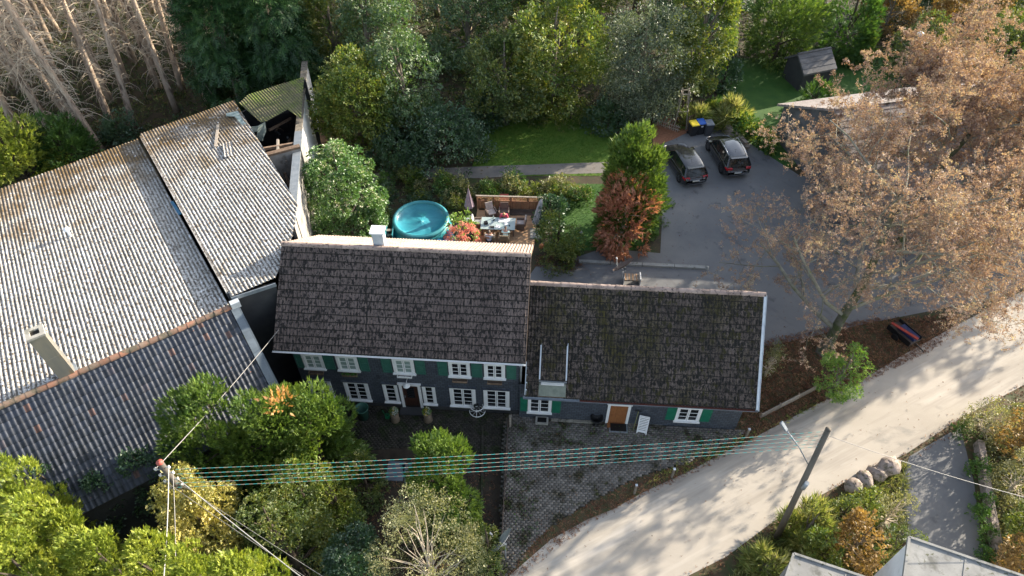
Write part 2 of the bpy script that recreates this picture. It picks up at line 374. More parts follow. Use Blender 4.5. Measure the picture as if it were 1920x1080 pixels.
def valley(m, axis, pitch, org, dirt, strength=.8, spot=8.0, brown=None):
    """lichen and dirt that sit in the troughs of the corrugation"""
    nt = m.node_tree; p = [n for n in nt.nodes if n.type == 'BSDF_PRINCIPLED'][0]; src = p.inputs['Base Color'].links[0].from_socket
    g = nt.nodes.new('ShaderNodeNewGeometry').outputs['Position']; s = nt.nodes.new('ShaderNodeVectorMath'); s.operation = 'SUBTRACT'; nt.links.new(g, s.inputs[0]); s.inputs[1].default_value = org
    d = nt.nodes.new('ShaderNodeVectorMath'); d.operation = 'DOT_PRODUCT'; nt.links.new(s.outputs[0], d.inputs[0]); d.inputs[1].default_value = axis
    k = nt.nodes.new('ShaderNodeMath'); k.operation = 'MULTIPLY'; k.inputs[1].default_value = 2 * math.pi / pitch; nt.links.new(d.outputs['Value'], k.inputs[0])
    c = nt.nodes.new('ShaderNodeMath'); c.operation = 'COSINE'; nt.links.new(k.outputs[0], c.inputs[0])
    if brown:
        q = nt.nodes.new('ShaderNodeVectorMath'); q.operation = 'DOT_PRODUCT'; nt.links.new(s.outputs[0], q.inputs[0]); q.inputs[1].default_value = brown
        qa = nt.nodes.new('ShaderNodeMath'); qa.operation = 'MULTIPLY_ADD'; nt.links.new(q.outputs['Value'], qa.inputs[0]); qa.inputs[1].default_value = .032
        nt.links.new(noise(nt, g, .55, 6, .7), qa.inputs[2]); src = mixc(nt, src, (.16, .105, .045), step(nt, qa.outputs[0], .87, 1.10))
        src = mixc(nt, src, (.07, .05, .03), step(nt, noise(nt, g, 7.5, 5, .7), .54, .58))
        src = mixc(nt, src, (.72, .72, .72), step(nt, noise(nt, g, 3.7, 5, .7), .61, .66))
    v = step(nt, c.outputs[0], .35, -.45); nz = step(nt, noise(nt, g, spot, 4), .40, .50); big = step(nt, noise(nt, g, .8, 2), .25, .6)
    a = nt.nodes.new('ShaderNodeMath'); a.operation = 'MULTIPLY'; nt.links.new(v, a.inputs[0]); nt.links.new(nz, a.inputs[1])
    b = nt.nodes.new('ShaderNodeMath'); b.operation = 'MULTIPLY'; nt.links.new(a.outputs[0], b.inputs[0]); b.inputs[1].default_value = strength
    nt.links.new(mixc(nt, src, dirt, b.outputs[0]), p.inputs['Base Color'])
m_slate_wall = None
def slate_wall_mat():
    m, nt, out = new_mat('slate_cladding'); p = nt.nodes.new('ShaderNodeBsdfPrincipled'); nt.links.new(p.outputs[0], out.inputs[0])
    v0 = nt.nodes.new('ShaderNodeTexCoord').outputs['Object']
    sp = nt.nodes.new('ShaderNodeSeparateXYZ'); nt.links.new(v0, sp.inputs[0])
    ad = nt.nodes.new('ShaderNodeMath'); nt.links.new(sp.outputs[0], ad.inputs[0]); nt.links.new(sp.outputs[1], ad.inputs[1])
    cb = nt.nodes.new('ShaderNodeCombineXYZ'); nt.links.new(ad.outputs[0], cb.inputs[0]); nt.links.new(sp.outputs[2], cb.inputs[1])
    br = nt.nodes.new('ShaderNodeTexBrick'); nt.links.new(cb.outputs[0], br.inputs[0]); br.inputs['Scale'].default_value = 1
    br.inputs['Brick Width'].default_value = .24; br.inputs['Row Height'].default_value = .15; br.inputs['Mortar Size'].default_value = .012
    br.inputs['Color1'].default_value = (.056, .066, .084, 1); br.inputs['Color2'].default_value = (.085, .098, .12, 1); br.inputs['Mortar'].default_value = (.02, .022, .028, 1)
    c = mixc(nt, br.outputs[0], (.12, .13, .135), step(nt, noise(nt, v0, 1.3), .62, .8))
    c = mixc(nt, c, (.02, .02, .024), step(nt, noise(nt, v0, 2.1), .58, .75))
    nt.links.new(c, p.inputs['Base Color']); p.inputs['Roughness'].default_value = .55
    b = nt.nodes.new('ShaderNodeBump'); b.inputs['Strength'].default_value = .8; b.inputs['Distance'].default_value = .02; b.invert = True
    nt.links.new(br.outputs['Fac'], b.inputs['Height']); nt.links.new(b.outputs[0], p.inputs['Normal']); return m
m_slate_wall = slate_wall_mat()
m_white = M('white_paint', (.74, .74, .73), (.8, .8, .8), 3, rough=.5, bump=.1, spots=[((.5, .49, .45), 6, .62, .75)])
m_green = M('green_shutter_paint', (.008, .13, .075), (.016, .16, .095), 3, rough=.5, bump=.1)
m_green_dull = M('dull_green_shutter_paint', (.030, .115, .088), (.045, .14, .105), 3, rough=.6, bump=.1)
m_glass = M('window_glass', (.012, .014, .018), rough=.08, spec=.7, bump=0)
m_curtain = M('curtained_glass', (.2, .27, .25), (.3, .38, .35), 14, rough=.25, bump=0, stretch=(.3, .3, 3))
m_zinc = M('zinc_flashing', (.22, .25, .28), (.30, .33, .36), 3, rough=.45, metal=.4, bump=.1, spots=[((.2, .22, .24), 5, .6, .7)])
m_zinc_pale = M('pale_zinc', (.45, .49, .53), (.56, .6, .63), 3, rough=.45, metal=.2, bump=.1)
m_lead = M('mossy_lead', (.14, .16, .13), (.2, .22, .18), 4, rough=.6)
m_gutter_moss = M('red_moss_in_gutter', (.10, .02, .018), (.06, .035, .02), 9, bump=.6)
m_door_dark = M('dark_door_wood', (.035, .014, .01), (.055, .022, .014), 3, rough=.5, stretch=(6, 6, 1))
m_door_brown = M('brown_door_wood', (.22, .085, .03), (.30, .12, .045), 3, rough=.5, stretch=(6, 6, 1))
m_render_white = M('white_render', (.66, .66, .66), (.74, .74, .73), 1.2, spots=[((.5, .5, .48), 2.2, .6, .75)], bump=.15)
m_render_grey = M('grey_render', (.22, .21, .2), (.32, .31, .29), 1.2, spots=[((.12, .11, .09), 1.8, .55, .7)], bump=.3)
m_dark_wall = M('dark_barn_wall', (.03, .032, .036), (.05, .05, .052), 1, rough=.8, bump=.4, bscale=12)
m_cap = M('wall_capping', (.16, .14, .11), (.24, .21, .17), 4, spots=[((.08, .075, .06), 7, .5, .6)], bump=.5)
m_timber = M('old_timber', (.14, .09, .06), (.24, .17, .12), 6, bump=.4, rnd=.3, stretch=(1, 1, 1))
m_timber_grey = M('grey_timber', (.25, .22, .18), (.36, .31, .26), 8, bump=.4, rnd=.25)
m_black = M('black_paint', (.008, .008, .009), rough=.45, bump=0)
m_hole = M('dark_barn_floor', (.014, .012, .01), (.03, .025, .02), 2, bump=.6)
m_tarp = M('torn_translucent_sheet', (.16, .22, .21), (.4, .46, .43), 4, rough=.35, bump=.5, bscale=7)
m_blue_tarp = M('blue_tarp', (.03, .22, .32), (.02, .12, .28), 9, rough=.4, bump=.3)

# ================================================================== GROUND
def shape(mb_name, m): ...
gmb = MB().add([(-900, -900, 0), (900, -900, 0), (900, 900, 0), (-900, 900, 0)], [(0, 1, 2, 3)]); gmb.build('ground', m_floor, kind='structure')
lawn, LAWN = gpoly('back_lawn', [(880, 330), (905, 250), (915, 205), (1000, 200), (1150, 200), (1160, 300), (1125, 330)], .008, m_lawn)
slawn, SLAWN = gpoly('side_lawn', [(1040, 345), (1240, 345), (1235, 440), (1190, 468), (1090, 470), (1035, 470)], .008, m_lawn2)
nlawn, NLAWN = gpoly('neighbour_lawn', [(1345, 110), (1700, 105), (1690, 180), (1560, 260), (1460, 330), (1400, 268), (1345, 220)], .008, m_lawn2)
gpoly('garden_bed', [(300, 1200), (300, 760), (700, 770), (950, 800), (945, 1200)], .006, m_soil)
gpoly('leaf_litter_bank', [(1385, 800), (1425, 640), (1620, 600), (1760, 610), (1640, 690), (1500, 765), (1400, 830)], .010, m_verge)
yard, YARD = gpoly('asphalt_yard', [(1238, 475), (1130, 466), (1070, 486), (1005, 500), (960, 560), (1000, 640), (1410, 640), (1440, 650), (1620, 608), (1860, 560), (2100, 470), (2000, 380), (1500, 330), (1395, 262), (1335, 232), (1255, 262), (1222, 288), (1244, 360)], .014, m_asphalt)
rd_ = (at(1900, 610) - at(1000, 1080)).normalized(); streaks(m_road, tuple(rd_), (.24, .215, .185), .05, .55, .52, .66); streaks(m_road, tuple(rd_), (.10, .08, .06), 1.3, 1.6, .70, .73, 3.0); streaks(m_road, tuple(rd_), (.48, .44, .39), .06, .7, .58, .7, 7.0)
streaks(m_asphalt, (.8, .6, 0), (.06, .06, .062), .4, 5.0, .70, .715, 2.0); streaks(m_asphalt, (.6, -.8, 0), (.10, .10, .105), .12, .5, .56, .68, 5.0)
path, PATH = gpoly('garden_path', [(690, 352), (725, 338), (905, 334), (1000, 328), (1250, 322), (1250, 300), (1110, 305), (1000, 309), (905, 312), (725, 320), (690, 330)], .018, m_path)
road, ROAD = gpoly('road', [(820, 1240), (955, 1080), (1033, 1012), (1100, 975), (1150, 955), (1205, 924), (1289, 885), (1400, 828), (1480, 786), (1600, 722), (1700, 662), (1790, 612), (1920, 545), (2300, 400), (2300, 560), (1920, 722), (1800, 785), (1700, 850), (1582, 905), (1450, 978), (1360, 1045), (1270, 1090), (1100, 1240)], .022, m_road)
gpoly('road_verge', [(1100, 1240), (1270, 1090), (1360, 1045), (1450, 978), (1582, 905), (1700, 850), (1800, 785), (1920, 722), (2300, 560), (2300, 1300)], .006, m_verge)
gpoly('driveway', [(1705, 856), (1800, 800), (1826, 905), (1850, 1100), (1900, 1300), (1700, 1300), (1672, 1000), (1690, 900)], .016, m_asphalt)
gpoly('road_edge_strip', [(950, 1085), (1010, 1000), (1100, 948), (1180, 905), (1290, 868), (1400, 812), (1420, 822), (1289, 890), (1205, 929), (1100, 980), (1033, 1017), (960, 1085)], .0155, m_verge)
paved, PAVED = gpoly('paved_forecourt', [(945, 775), (1395, 808), (1400, 812), (1290, 868), (1195, 895), (1100, 944), (1015, 1000), (950, 1085), (935, 1085), (940, 900)], .010, m_joint)
court, COURT = gpoly('front_courtyard', [(640, 760), (945, 775), (940, 850), (900, 850), (800, 835), (640, 850)], .010, m_joint)

# pavers: real blocks in stretcher bond, joined (thousands of them)
def pavers(name, poly, m, parent, L=.22, Wd=.125, gap=.012, top=.05, seed=3, ang=rad(-3.5)):
    rg = np.random.default_rng(seed); ca, sa = math.cos(ang), math.sin(ang)
    xs = [p[0] for p in poly]; ys = [p[1] for p in poly]; n = 400
    U0 = min(x * ca + y * sa for x, y in poly); U1 = max(x * ca + y * sa for x, y in poly)
    V0 = min(-x * sa + y * ca for x, y in poly); V1 = max(-x * sa + y * ca for x, y in poly)
    rows = int((V1 - V0) / Wd); cols = int((U1 - U0) / L)
    r, c = np.meshgrid(np.arange(rows), np.arange(cols), indexing='ij'); r = r.ravel(); c = c.ravel()
    u = U0 + (c + .5 * (r % 2)) * L + L / 2; v = V0 + (r + .5) * Wd
    x = u * ca - v * sa; y = u * sa + v * ca; k = inpoly_np(x, y, poly); u = u[k]; v = v[k]; N = len(u)
    hu = L / 2 - gap / 2; hv = Wd / 2 - gap / 2; t = top + rg.normal(0, .003, N)
    b = .014
    corners = []
    for (su, sv, z) in ((-1, -1, 0), (1, -1, 0), (1, 1, 0), (-1, 1, 0)): corners.append((u + su * hu, v + sv * hv, np.full(N, .008)))
    for (su, sv) in ((-1, -1), (1, -1), (1, 1), (-1, 1)): corners.append((u + su * (hu - .004), v + sv * (hv - .004), t + rg.normal(0, .0015, N)))
    V = np.stack([np.stack([a * ca - bb * sa, a * sa + bb * ca, z], 1) for a, bb, z in corners], 1).reshape(-1, 3)
    q = np.array([(4, 5, 6, 7), (0, 1, 5, 4), (1, 2, 6, 5), (2, 3, 7, 6), (3, 0, 4, 7)])
    F = (q[None] + 8 * np.arange(N)[:, None, None]).reshape(-1, 4)
    return link(name, np_mesh(name, V, F, m), parent, kind='stuff')
pavers('paving_blocks', PAVED, m_paver, paved, L=.21, Wd=.12, gap=.010)
pavers('paving_blocks', COURT, m_paver_dark, court, L=.2, Wd=.11, gap=.01, seed=5)

# ================================================================== ROOF TILE MACHINERY
def tile_mesh(name, m, w, l, kind):
    if kind == 'double': prof = [(0, 0), (.05, .040), (.2, .040), (.27, .002), (.49, .002), (.54, .038), (.68, .038), (.76, 0), (1, 0)]
    else: prof = [(0, .002), (.2, -.006), (.42, -.002), (.58, .014), (.74, .027), (.88, .027), (1.0, .014), (1.08, .004)]
    lip = .036 if kind == 'double' else .03
    n = len(prof); s = .045 if kind == 'double' else .012      # lower edge and lip: moss plus painted shade of the gap under the overlap
    vs = [(x * w, 0, z + lip - .012) for x, z in prof] + [(x * w, s, z + lip) for x, z in prof] + [(x * w, l, z + .004) for x, z in prof] + [(x * w, .002, z + .002) for x, z in prof]
    fs = [(i, i + 1, n + i + 1, n + i) for i in range(n - 1)] + [(n + i, n + i + 1, 2 * n + i + 1, 2 * n + i) for i in range(n - 1)] + [(3 * n + i, 3 * n + i + 1, i + 1, i) for i in range(n - 1)]
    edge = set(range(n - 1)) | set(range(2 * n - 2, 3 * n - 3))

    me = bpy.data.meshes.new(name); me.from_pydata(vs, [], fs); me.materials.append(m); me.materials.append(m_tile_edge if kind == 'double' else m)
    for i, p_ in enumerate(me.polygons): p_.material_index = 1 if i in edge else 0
    me.update(); return me
def lay_tiles(parent, me, org, xd, yd, w, l, cols, rows, single=300, skip=None, seed=1, name='roof_tile', jit=.004):
    """xd, yd unit vectors along the eave and up the slope; first `single` tiles (from the eave up) are objects, the rest one mesh"""
    rg = random.Random(seed); zd = xd.cross(yd); n1 = 0; rest = []
    for r in range(rows):
        for c in range(cols):
            if skip and skip(c * w + w / 2, r * l + l / 2): continue
            p = org + xd * (c * w) + yd * (r * l) + zd * rg.uniform(-jit, jit) + xd * rg.uniform(-jit, jit)
            a = rg.uniform(-.012, .012)
            X = xd + yd * a; Y = yd - xd * a
            mt = Matrix(((X.x, Y.x, zd.x, p.x), (X.y, Y.y, zd.y, p.y), (X.z, Y.z, zd.z, p.z), (0, 0, 0, 1)))
            if n1 < single:
                o = link(name, me, parent); o.matrix_basis = mt; n1 += 1
            else: rest.append(mt)
    if rest:
        V = np.array([v.co[:] + (1,) for v in me.vertices]); T = np.array([[list(r) for r in m_] for m_ in rest])
        W = np.einsum('nij,vj->nvi', T, V)[:, :, :3].reshape(-1, 3)
        fs = [tuple(p.vertices) for p in me.polygons]; q = np.array([f for f in fs if len(f) == 4]); nv = len(V)
        F = (q[None] + nv * np.arange(len(rest))[:, None, None]).reshape(-1, 4)
        nm = np_mesh(name + '_field', W, F, list(me.materials)); mi = np.array([p.material_index for p in me.polygons if len(p.vertices) == 4], np.int32)
        nm.polygons.foreach_set('material_index', np.tile(mi, len(rest))); link(name + '_field', nm, parent, kind='stuff')
def half_round(name, m, l, r, n=8):
    mb = MB(); prof = [(math.cos(math.pi * k / n), math.sin(math.pi * k / n)) for k in range(n + 1)]
    vs = [(0, c * r * 1.08, s * r * 1.08) for c, s in prof] + [(l * 1.06, c * r * .96, s * r * .96) for c, s in prof] + [(0, c * (r - .02), s * (r - .02)) for c, s in prof]
    k = n + 1
    fs = [(i, i + 1, k + i + 1, k + i) for i in range(n)] + [(2 * k + i, 2 * k + i + 1, i + 1, i) for i in range(n)]
    return MB().add(vs, fs, 0, False).data(name, m)

# ================================================================== WINDOWS, SHUTTERS
def window(parent, x0, x1, z0, z1, y=0, rows=3, pane=None, sill=True, surround=.09, hood=False, splay=0):
    pane = pane or m_glass
    mb = MB(); s = surround
    mb.box(x0, x0 + s, y - .045, y + .02, z0, z1); mb.box(x1 - s, x1, y - .045, y + .02, z0, z1)
    mb.box(x0 + s, x1 - s, y - .044, y + .02, z1 - s * .9, z1)
    w = mb.build('window', m_white, parent)
    if sill: MB().box(x0 - .05, x1 + .05, y - .13, y + .02, z0 - .06, z0 - .002).build('sill', m_white, w)
    if hood: MB().box(x0 - .07, x1 + .07, y - .10, y + .02, z1 + .002, z1 + .05).build('hood', m_slate_wall, w)
    gx0, gx1, gz0, gz1 = x0 + s, x1 - s, z0, z1 - s * .9; mid = (gx0 + gx1) / 2; f = .05
    mb = MB()
    yy0, yy1 = y - .02, y + .01
    two = (gx1 - gx0) > .55
    cas = [(gx0, mid - .012), (mid + .012, gx1)] if two else [(gx0, gx1)]
    for a, b in cas:
        mb.box(a, a + f, yy0, yy1, gz0, gz1); mb.box(b - f, b, yy0, yy1, gz0, gz1)
        mb.box(a + f, b - f, yy0 + .001, yy1, gz0, gz0 + f * 1.3); mb.box(a + f, b - f, yy0 + .001, yy1, gz1 - f, gz1)
        for k in range(1, rows):
            zz = gz0 + f + (gz1 - gz0 - 2 * f) * k / rows; mb.box(a + f, b - f, yy0 + .003, yy1, zz - .013, zz + .013)
    mb.build('frame', m_white, w)
    for a, b in cas:
        MB().box(a + f, b - f, y - .004, y + .004, gz0 + f, gz1 - f).build('pane', pane, w)
    return w
def shutter(parent, x0, x1, z0, z1, m, y=0):
    mb = MB(); f = .06; a, b = y - .05, y - .01
    mb.box(x0, x0 + f, a, b, z0, z1); mb.box(x1 - f, x1, a, b, z0, z1)
    zm = z0 + (z1 - z0) * .56
    for p, q in ((z0, z0 + f * 1.2), (zm - f / 2, zm + f / 2), (z1 - f, z1)): mb.box(x0 + f, x1 - f, a + .001, b, p, q)
    mb.box(x0 + f, x1 - f, y - .028, y - .012, z0 + f * 1.2, zm - f / 2); mb.box(x0 + f, x1 - f, y - .028, y - .012, zm + f / 2, z1 - f)
    for k in range(5):
        zz = z0 + f * 1.5 + (zm - z0 - 2.2 * f) * k / 5; mb.box(x0 + f + .02, x1 - f - .02, y - .036, y - .027, zz, zz + .03)
    return mb.build('shutter', m, parent)

# ================================================================== FARMHOUSE (local frame: x along the front, y to the back)
TH = rad(-3.8); Ux, Uy = math.cos(TH), math.sin(TH)
def ab(a, b, z=0): return Vector((a * Ux - b * Uy, a * Uy + b * Ux, z))
A1, B1, W1, D1 = -11.77, 19.15, 10.85, 6.7
house = thing('farmhouse', 'tall slate-clad farmhouse with brown tiled roof and two rows of white windows', 'farmhouse', ab(A1, B1), TH)
RZ, RY = 8.1, 3.35; T1 = .795                 # ridge height, ridge depth, tan of the pitch
def roofz(y, rz=RZ, ry=RY, t=T1): return rz - abs(y - ry) * t
w0 = roofz(0) - .12
mb = MB()
mb.add([(0, 0, 0), (W1, 0, 0), (W1, D1, 0), (0, D1, 0), (0, 0, w0), (W1, 0, w0), (W1, D1, w0), (0, D1, w0), (0, RY, RZ - .12), (W1, RY, RZ - .12)],
       [(0, 1, 5, 4), (2, 3, 7, 6), (1, 2, 6, 9, 5), (3, 0, 4, 8, 7)])
wall1 = mb.build('wall', m_slate_wall, house)
MB().box(-.02, W1 + .02, -.03, .0, 0, .28).build('plinth', m_dark_wall, house)
x0r, x1r = -.51, W1 + .29; ye = -.52; zeave = roofz(ye)
mb = MB()
def roof_slab(x0, x1, ya, yb, rz, ry, t, th=.1, drop=.05):
    vs = []
    for y in (ya, ry, yb):
        z = rz - abs(y - ry) * t - drop
        vs += [(x0, y, z), (x1, y, z), (x0, y, z - th), (x1, y, z - th)]
    fs = [(0, 1, 5, 4), (4, 5, 9, 8), (2, 6, 7, 3), (6, 10, 11, 7), (0, 2, 3, 1), (8, 9, 11, 10), (0, 4, 6, 2), (4, 8, 10, 6), (1, 3, 7, 5), (5, 7, 11, 9)]
    return MB().add(vs, fs)
roof1 = roof_slab(x0r + .03, x1r - .03, ye + .02, 2 * RY - ye - .02, RZ, RY, T1).build('roof', m_timber, house)
sl1 = math.hypot(RY - ye, RZ - zeave); yd1 = Vector((0, RY - ye, RZ - zeave)) / sl1
tm1 = tile_mesh('roof_tile', m_roof, .3, .40, 'double')
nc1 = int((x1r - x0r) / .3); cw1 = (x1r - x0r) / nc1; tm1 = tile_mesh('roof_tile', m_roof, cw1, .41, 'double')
nr1 = 14; rl1 = (sl1 - .02) / nr1
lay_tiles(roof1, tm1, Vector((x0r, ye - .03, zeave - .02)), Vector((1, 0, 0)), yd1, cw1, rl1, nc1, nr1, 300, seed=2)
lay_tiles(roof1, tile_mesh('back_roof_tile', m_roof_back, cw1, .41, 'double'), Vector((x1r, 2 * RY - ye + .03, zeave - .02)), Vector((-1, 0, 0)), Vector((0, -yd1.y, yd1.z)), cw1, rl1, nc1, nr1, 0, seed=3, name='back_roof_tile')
rt = half_round('ridge_tile', m_ridge, .36, .13); k = int((x1r - x0r) / .36)
for i in range(k):
    o = link('ridge_tile', rt, roof1, loc=(x0r + i * (x1r - x0r) / k, RY, RZ - .03 + random.uniform(-.008, .008)), rot=(0, 0, random.uniform(-.015, .015)))
# white eave board, gutters, verge
mb = MB(); mb.box(x0r, x1r, ye + .03, ye + .06, zeave - .14, zeave - .08); mb.build('eave_board', m_timber, house)
def gutter_mesh(x0, x1, y, z, r=.07, m=None, name='gutter', parent=None):
    prof = [(math.cos(a), math.sin(a)) for a in np.linspace(math.pi, 2 * math.pi, 7)]
    vs = [(x, y + c * r, z + s * r) for x in (x0, x1) for c, s in prof] + [(x, y + c * (r - .012), z + s * (r - .012)) for x in (x0, x1) for c, s in prof]
    fs = [(i, i + 1, 8 + i, 7 + i) for i in range(6)] + [(14 + i, 21 + i, 22 + i, 15 + i) for i in range(6)] + [(0, 7, 21, 14), (6, 20, 27, 13)]
    return MB().add(vs, fs).build(name, m, parent)
gutter_mesh(x0r - .05, x1r + .02, ye - .07, zeave - .05, .05, m_white, 'gutter', house)
gutter_mesh(x0r + .2, x1r + .05, 2 * RY - ye + .08, zeave - .06, .08, m_zinc, 'gutter', house)
mb = MB(); mb.bar((x1r + .012, ye, zeave - .02), (x1r + .012, RY, RZ - .02), .03, .1); mb.bar((x1r + .012, RY, RZ - .02), (x1r + .012, 2 * RY - ye, zeave - .02), .03, .1); mb.build('verge_board', m_timber, house)
# downpipe at right front corner
mb = MB(); mb.tube([(x1r - .25, ye - .05, zeave - .12), (x1r - .22, -.06, zeave - .55), (x1r - .22, -.06, 2.7)], .045, 8); mb.build('downpipe', m_zinc_pale, house)
# chimney on the back slope
cx = 4.05; cy = RY + .38
chim = MB().box(cx - .26, cx + .26, cy - .2, cy + .22, RZ - .5, RZ + .72).build('chimney', m_zinc_pale, house)
MB().box(cx - .33, cx + .33, cy - .27, cy + .29, RZ + .722, RZ + .80).build('cap', m_white, chim)
MB().box(cx - .36, cx + .36, cy - .33, cy - .205, RZ - .16, RZ - .10).build('flashing', m_zinc, chim)
# windows of the farmhouse; x = a - A1
def X1(a): return a - A1
UP = [(-11.35, -10.34, 1), (-9.7, -8.66, 1), (-6.98, -5.95, 2), (-4.3, -3.27, 0), (-2.6, -1.6, 0)]
for a0, a1, k in UP:
    w = window(house, X1(a0), X1(a1), 3.05, 4.15, 0, 3, m_curtain if k else m_glass, surround=.13, hood=False)
SH = [(-12.0 + .3, -11.39), (-10.32, -9.83), (-8.62, -8.15), (-7.52, -7.05), (-5.9, -5.42), (-4.82, -4.36), (-3.2, -2.7), (-1.53, -1.07)]
for a0, a1 in SH: shutter(house, X1(a0), X1(a1), 3.03, 4.1, m_green_dull)
LO = [(-11.5, -10.35), (-9.7, -8.47), (-7.74, -7.0), (-5.75, -5.1), (-4.38, -3.09), (-2.69, -1.4)]
for a0, a1 in LO: window(house, X1(a0), X1(a1), .5, 2.08, 0, 4, surround=.15 if a1 - a0 > 1 else .12, hood=True)
# flower boxes on brackets under the upper windows
m_boxsoil = M('window_box_soil', (.05, .035, .025), (.10, .07, .05), 20)
for i, (a0, a1, k) in enumerate(UP):
    c = X1((a0 + a1) / 2); z = 2.74 if i != 2 else 2.88
    mb = MB(); mb.box(c - .36, c + .36, -.22, -.19, z, z + .12); mb.box(c - .36, c + .36, -.08, -.05, z, z + .12); mb.box(c - .36, c - .34, -.19, -.08, z, z + .12); mb.box(c + .34, c + .36, -.19, -.08, z, z + .12); mb.box(c - .34, c + .34, -.19, -.08, z, z + .05)
    b = mb.build('flower_box', m_white if i == 2 else m_timber, house)
    MB().box(c - .33, c + .33, -.185, -.085, z + .06, z + .10).build('soil', m_boxsoil, b)
    mb = MB()
    for s in (-.28, 0, .28): mb.bar((c + s, -.21, z - .02), (c + s, 0, z - .02), .012, .012); mb.bar((c + s, -.21, z - .02), (c + s, -.21, z + .2), .012, .012)
    mb.build('bracket', m_black, b)
    if i == 1:
        rg = np.random.default_rng(5); P = np.stack([c + rg.uniform(-.34, .34, 60), -.14 + rg.uniform(-.08, .05, 60), z + .1 + rg.uniform(0, .06, 60)], 1)
        V, F = sprays_mesh(P, rg.normal(size=(60, 3)) * .6 + [0, -.2, .5], np.full(60, .11), 'broad', 4)
        link('box_plant', np_mesh('box_plant', V, F, leaf_mat('box_plant_leaf', [(.2, (.03, .12, .01)), (.8, (.08, .22, .02))])), b)
# front door with surround and lamp
dx0, dx1 = X1(-6.9), X1(-5.82)
mb = MB(); mb.box(dx0, dx0 + .14, -.07, .02, .05, 2.12); mb.box(dx1 - .14, dx1, -.07, .02, .05, 2.12); mb.box(dx0 - .04, dx1 + .04, -.1, .02, 2.121, 2.2)
mb.box(dx0 + .141, dx1 - .141, -.069, .02, 2.02, 2.12)
mb.build('door_frame', m_white, house)
d = MB().box(dx0 + .142, dx1 - .142, -.03, .01, .12, 2.018).build('door', m_door_dark, house)
mb = MB(); cx_ = (dx0 + dx1) / 2
mb.box(cx_ - .2, cx_ + .2, -.036, -.031, .95, 1.85); mb.build('door_glass', m_glass, d)
mb = MB()
for k in range(5):
    mb.bar((cx_ - .2, -.045, 1.0 + k * .17), (cx_ + .2, -.045, 1.15 + k * .15), .012, .012)
    mb.bar((cx_ + .2, -.045, 1.0 + k * .17), (cx_ - .2, -.045, 1.15 + k * .15), .012, .012)
mb.build('lattice', m_black, d); MB().box(dx0 + .2, dx0 + .24, -.09, -.03, 1.0, 1.12).build('handle', m_zinc, d)
MB().box(dx0 - .1, dx1 + .1, -.5, -.031, 0, .11).build('door_step', m_dark_wall, house)
mb = MB(); mb.tube([(cx_ - .05, 0, 2.55), (cx_ - .05, -.2, 2.6), (cx_ - .05, -.3, 2.52)], .018, 6); mb.lathe([(.02, .08), (.06, .06), (.17, -.05), (.18, -.07), (.15, -.06), (.02, .02)], 14, (cx_ - .05, -.3, 2.45)); mb.ball((cx_ - .05, -.3, 2.42), .05, 8)
mb.build('wall_lamp', m_white, house)

# ================================================================== ANNEX
A2, B2, W2, D2 = -.90, 18.93, 10.88, 6.54
annex = thing('annex', 'low annex with mossy tiled roof, bright green shutters and brown door', 'house', ab(A2, B2), TH)
RZ2, RY2, T2 = 6.55, 3.27, 1.07
ye2 = -.42; ze2 = RZ2 - (RY2 - ye2) * T2
w2 = RZ2 - RY2 * T2 - .12
XL = .30                                          # the annex wall starts beside the farmhouse wall
mb = MB()
mb.add([(0, 0, 0), (W2, 0, 0), (W2, D2, 0), (0, D2, 0), (0, 0, w2), (W2, 0, w2), (W2, D2, w2), (0, D2, w2), (0, RY2, RZ2 - .12), (W2, RY2, RZ2 - .12)],
       [(0, 1, 5, 4), (2, 3, 7, 6), (1, 2, 6, 9, 5), (3, 0, 4, 8, 7)])
mb.build('wall', m_slate_wall, annex)
xa, xb = .30, W2 + .38
roof2 = roof_slab(xa, xb - .03, ye2 + .02, 2 * RY2 - ye2 - .02, RZ2, RY2, T2).build('roof', m_timber, annex)
sl2 = math.hypot(RY2 - ye2, RZ2 - ze2); yd2 = Vector((0, RY2 - ye2, RZ2 - ze2)) / sl2
nc2 = int((xb - xa) / .3); cw2 = (xb - xa) / nc2; nr2 = 15; rl2 = (sl2 - .02) / nr2
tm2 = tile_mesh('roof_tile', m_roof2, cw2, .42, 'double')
# dormer footprint (x range and run of the slope it covers)
DX0, DX1 = .95, 2.20; DYF = .02; DZF = 3.64; TD = .62
dy_meet = ((RZ2 - RY2 * T2) - (DZF - DYF * TD)) / (TD - T2)     # where the dormer roof meets the main slope
s_meet = (dy_meet - ye2) / yd2.y
org2 = Vector((xa, ye2 - .03, ze2 - .02))
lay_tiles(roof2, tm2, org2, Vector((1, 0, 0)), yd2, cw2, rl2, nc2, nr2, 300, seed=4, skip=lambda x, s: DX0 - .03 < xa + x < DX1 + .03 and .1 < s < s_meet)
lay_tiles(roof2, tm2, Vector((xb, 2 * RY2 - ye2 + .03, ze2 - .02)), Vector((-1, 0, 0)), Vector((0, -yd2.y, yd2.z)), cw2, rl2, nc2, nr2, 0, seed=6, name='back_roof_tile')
k = int((xb - xa) / .36)
for i in range(k): link('ridge_tile', rt, roof2, loc=(xa + i * (xb - xa) / k, RY2, RZ2 - .03 + random.uniform(-.012, .012)), rot=(0, 0, random.uniform(-.02, .02)))
g2 = gutter_mesh(xa - .1, xb + .03, ye2 - .08, ze2 - .05, .08, m_zinc, 'gutter', annex)
MB().box(xa + 2.6, xb - .1, ye2 - .14, ye2 - .02, ze2 - .09, ze2 - .055).build('gutter_moss', m_gutter_moss, g2)
MB().box(xa, xb, ye2 + .03, ye2 + .06, ze2 - .22, ze2 - .06).build('eave_board', m_zinc_pale, annex)
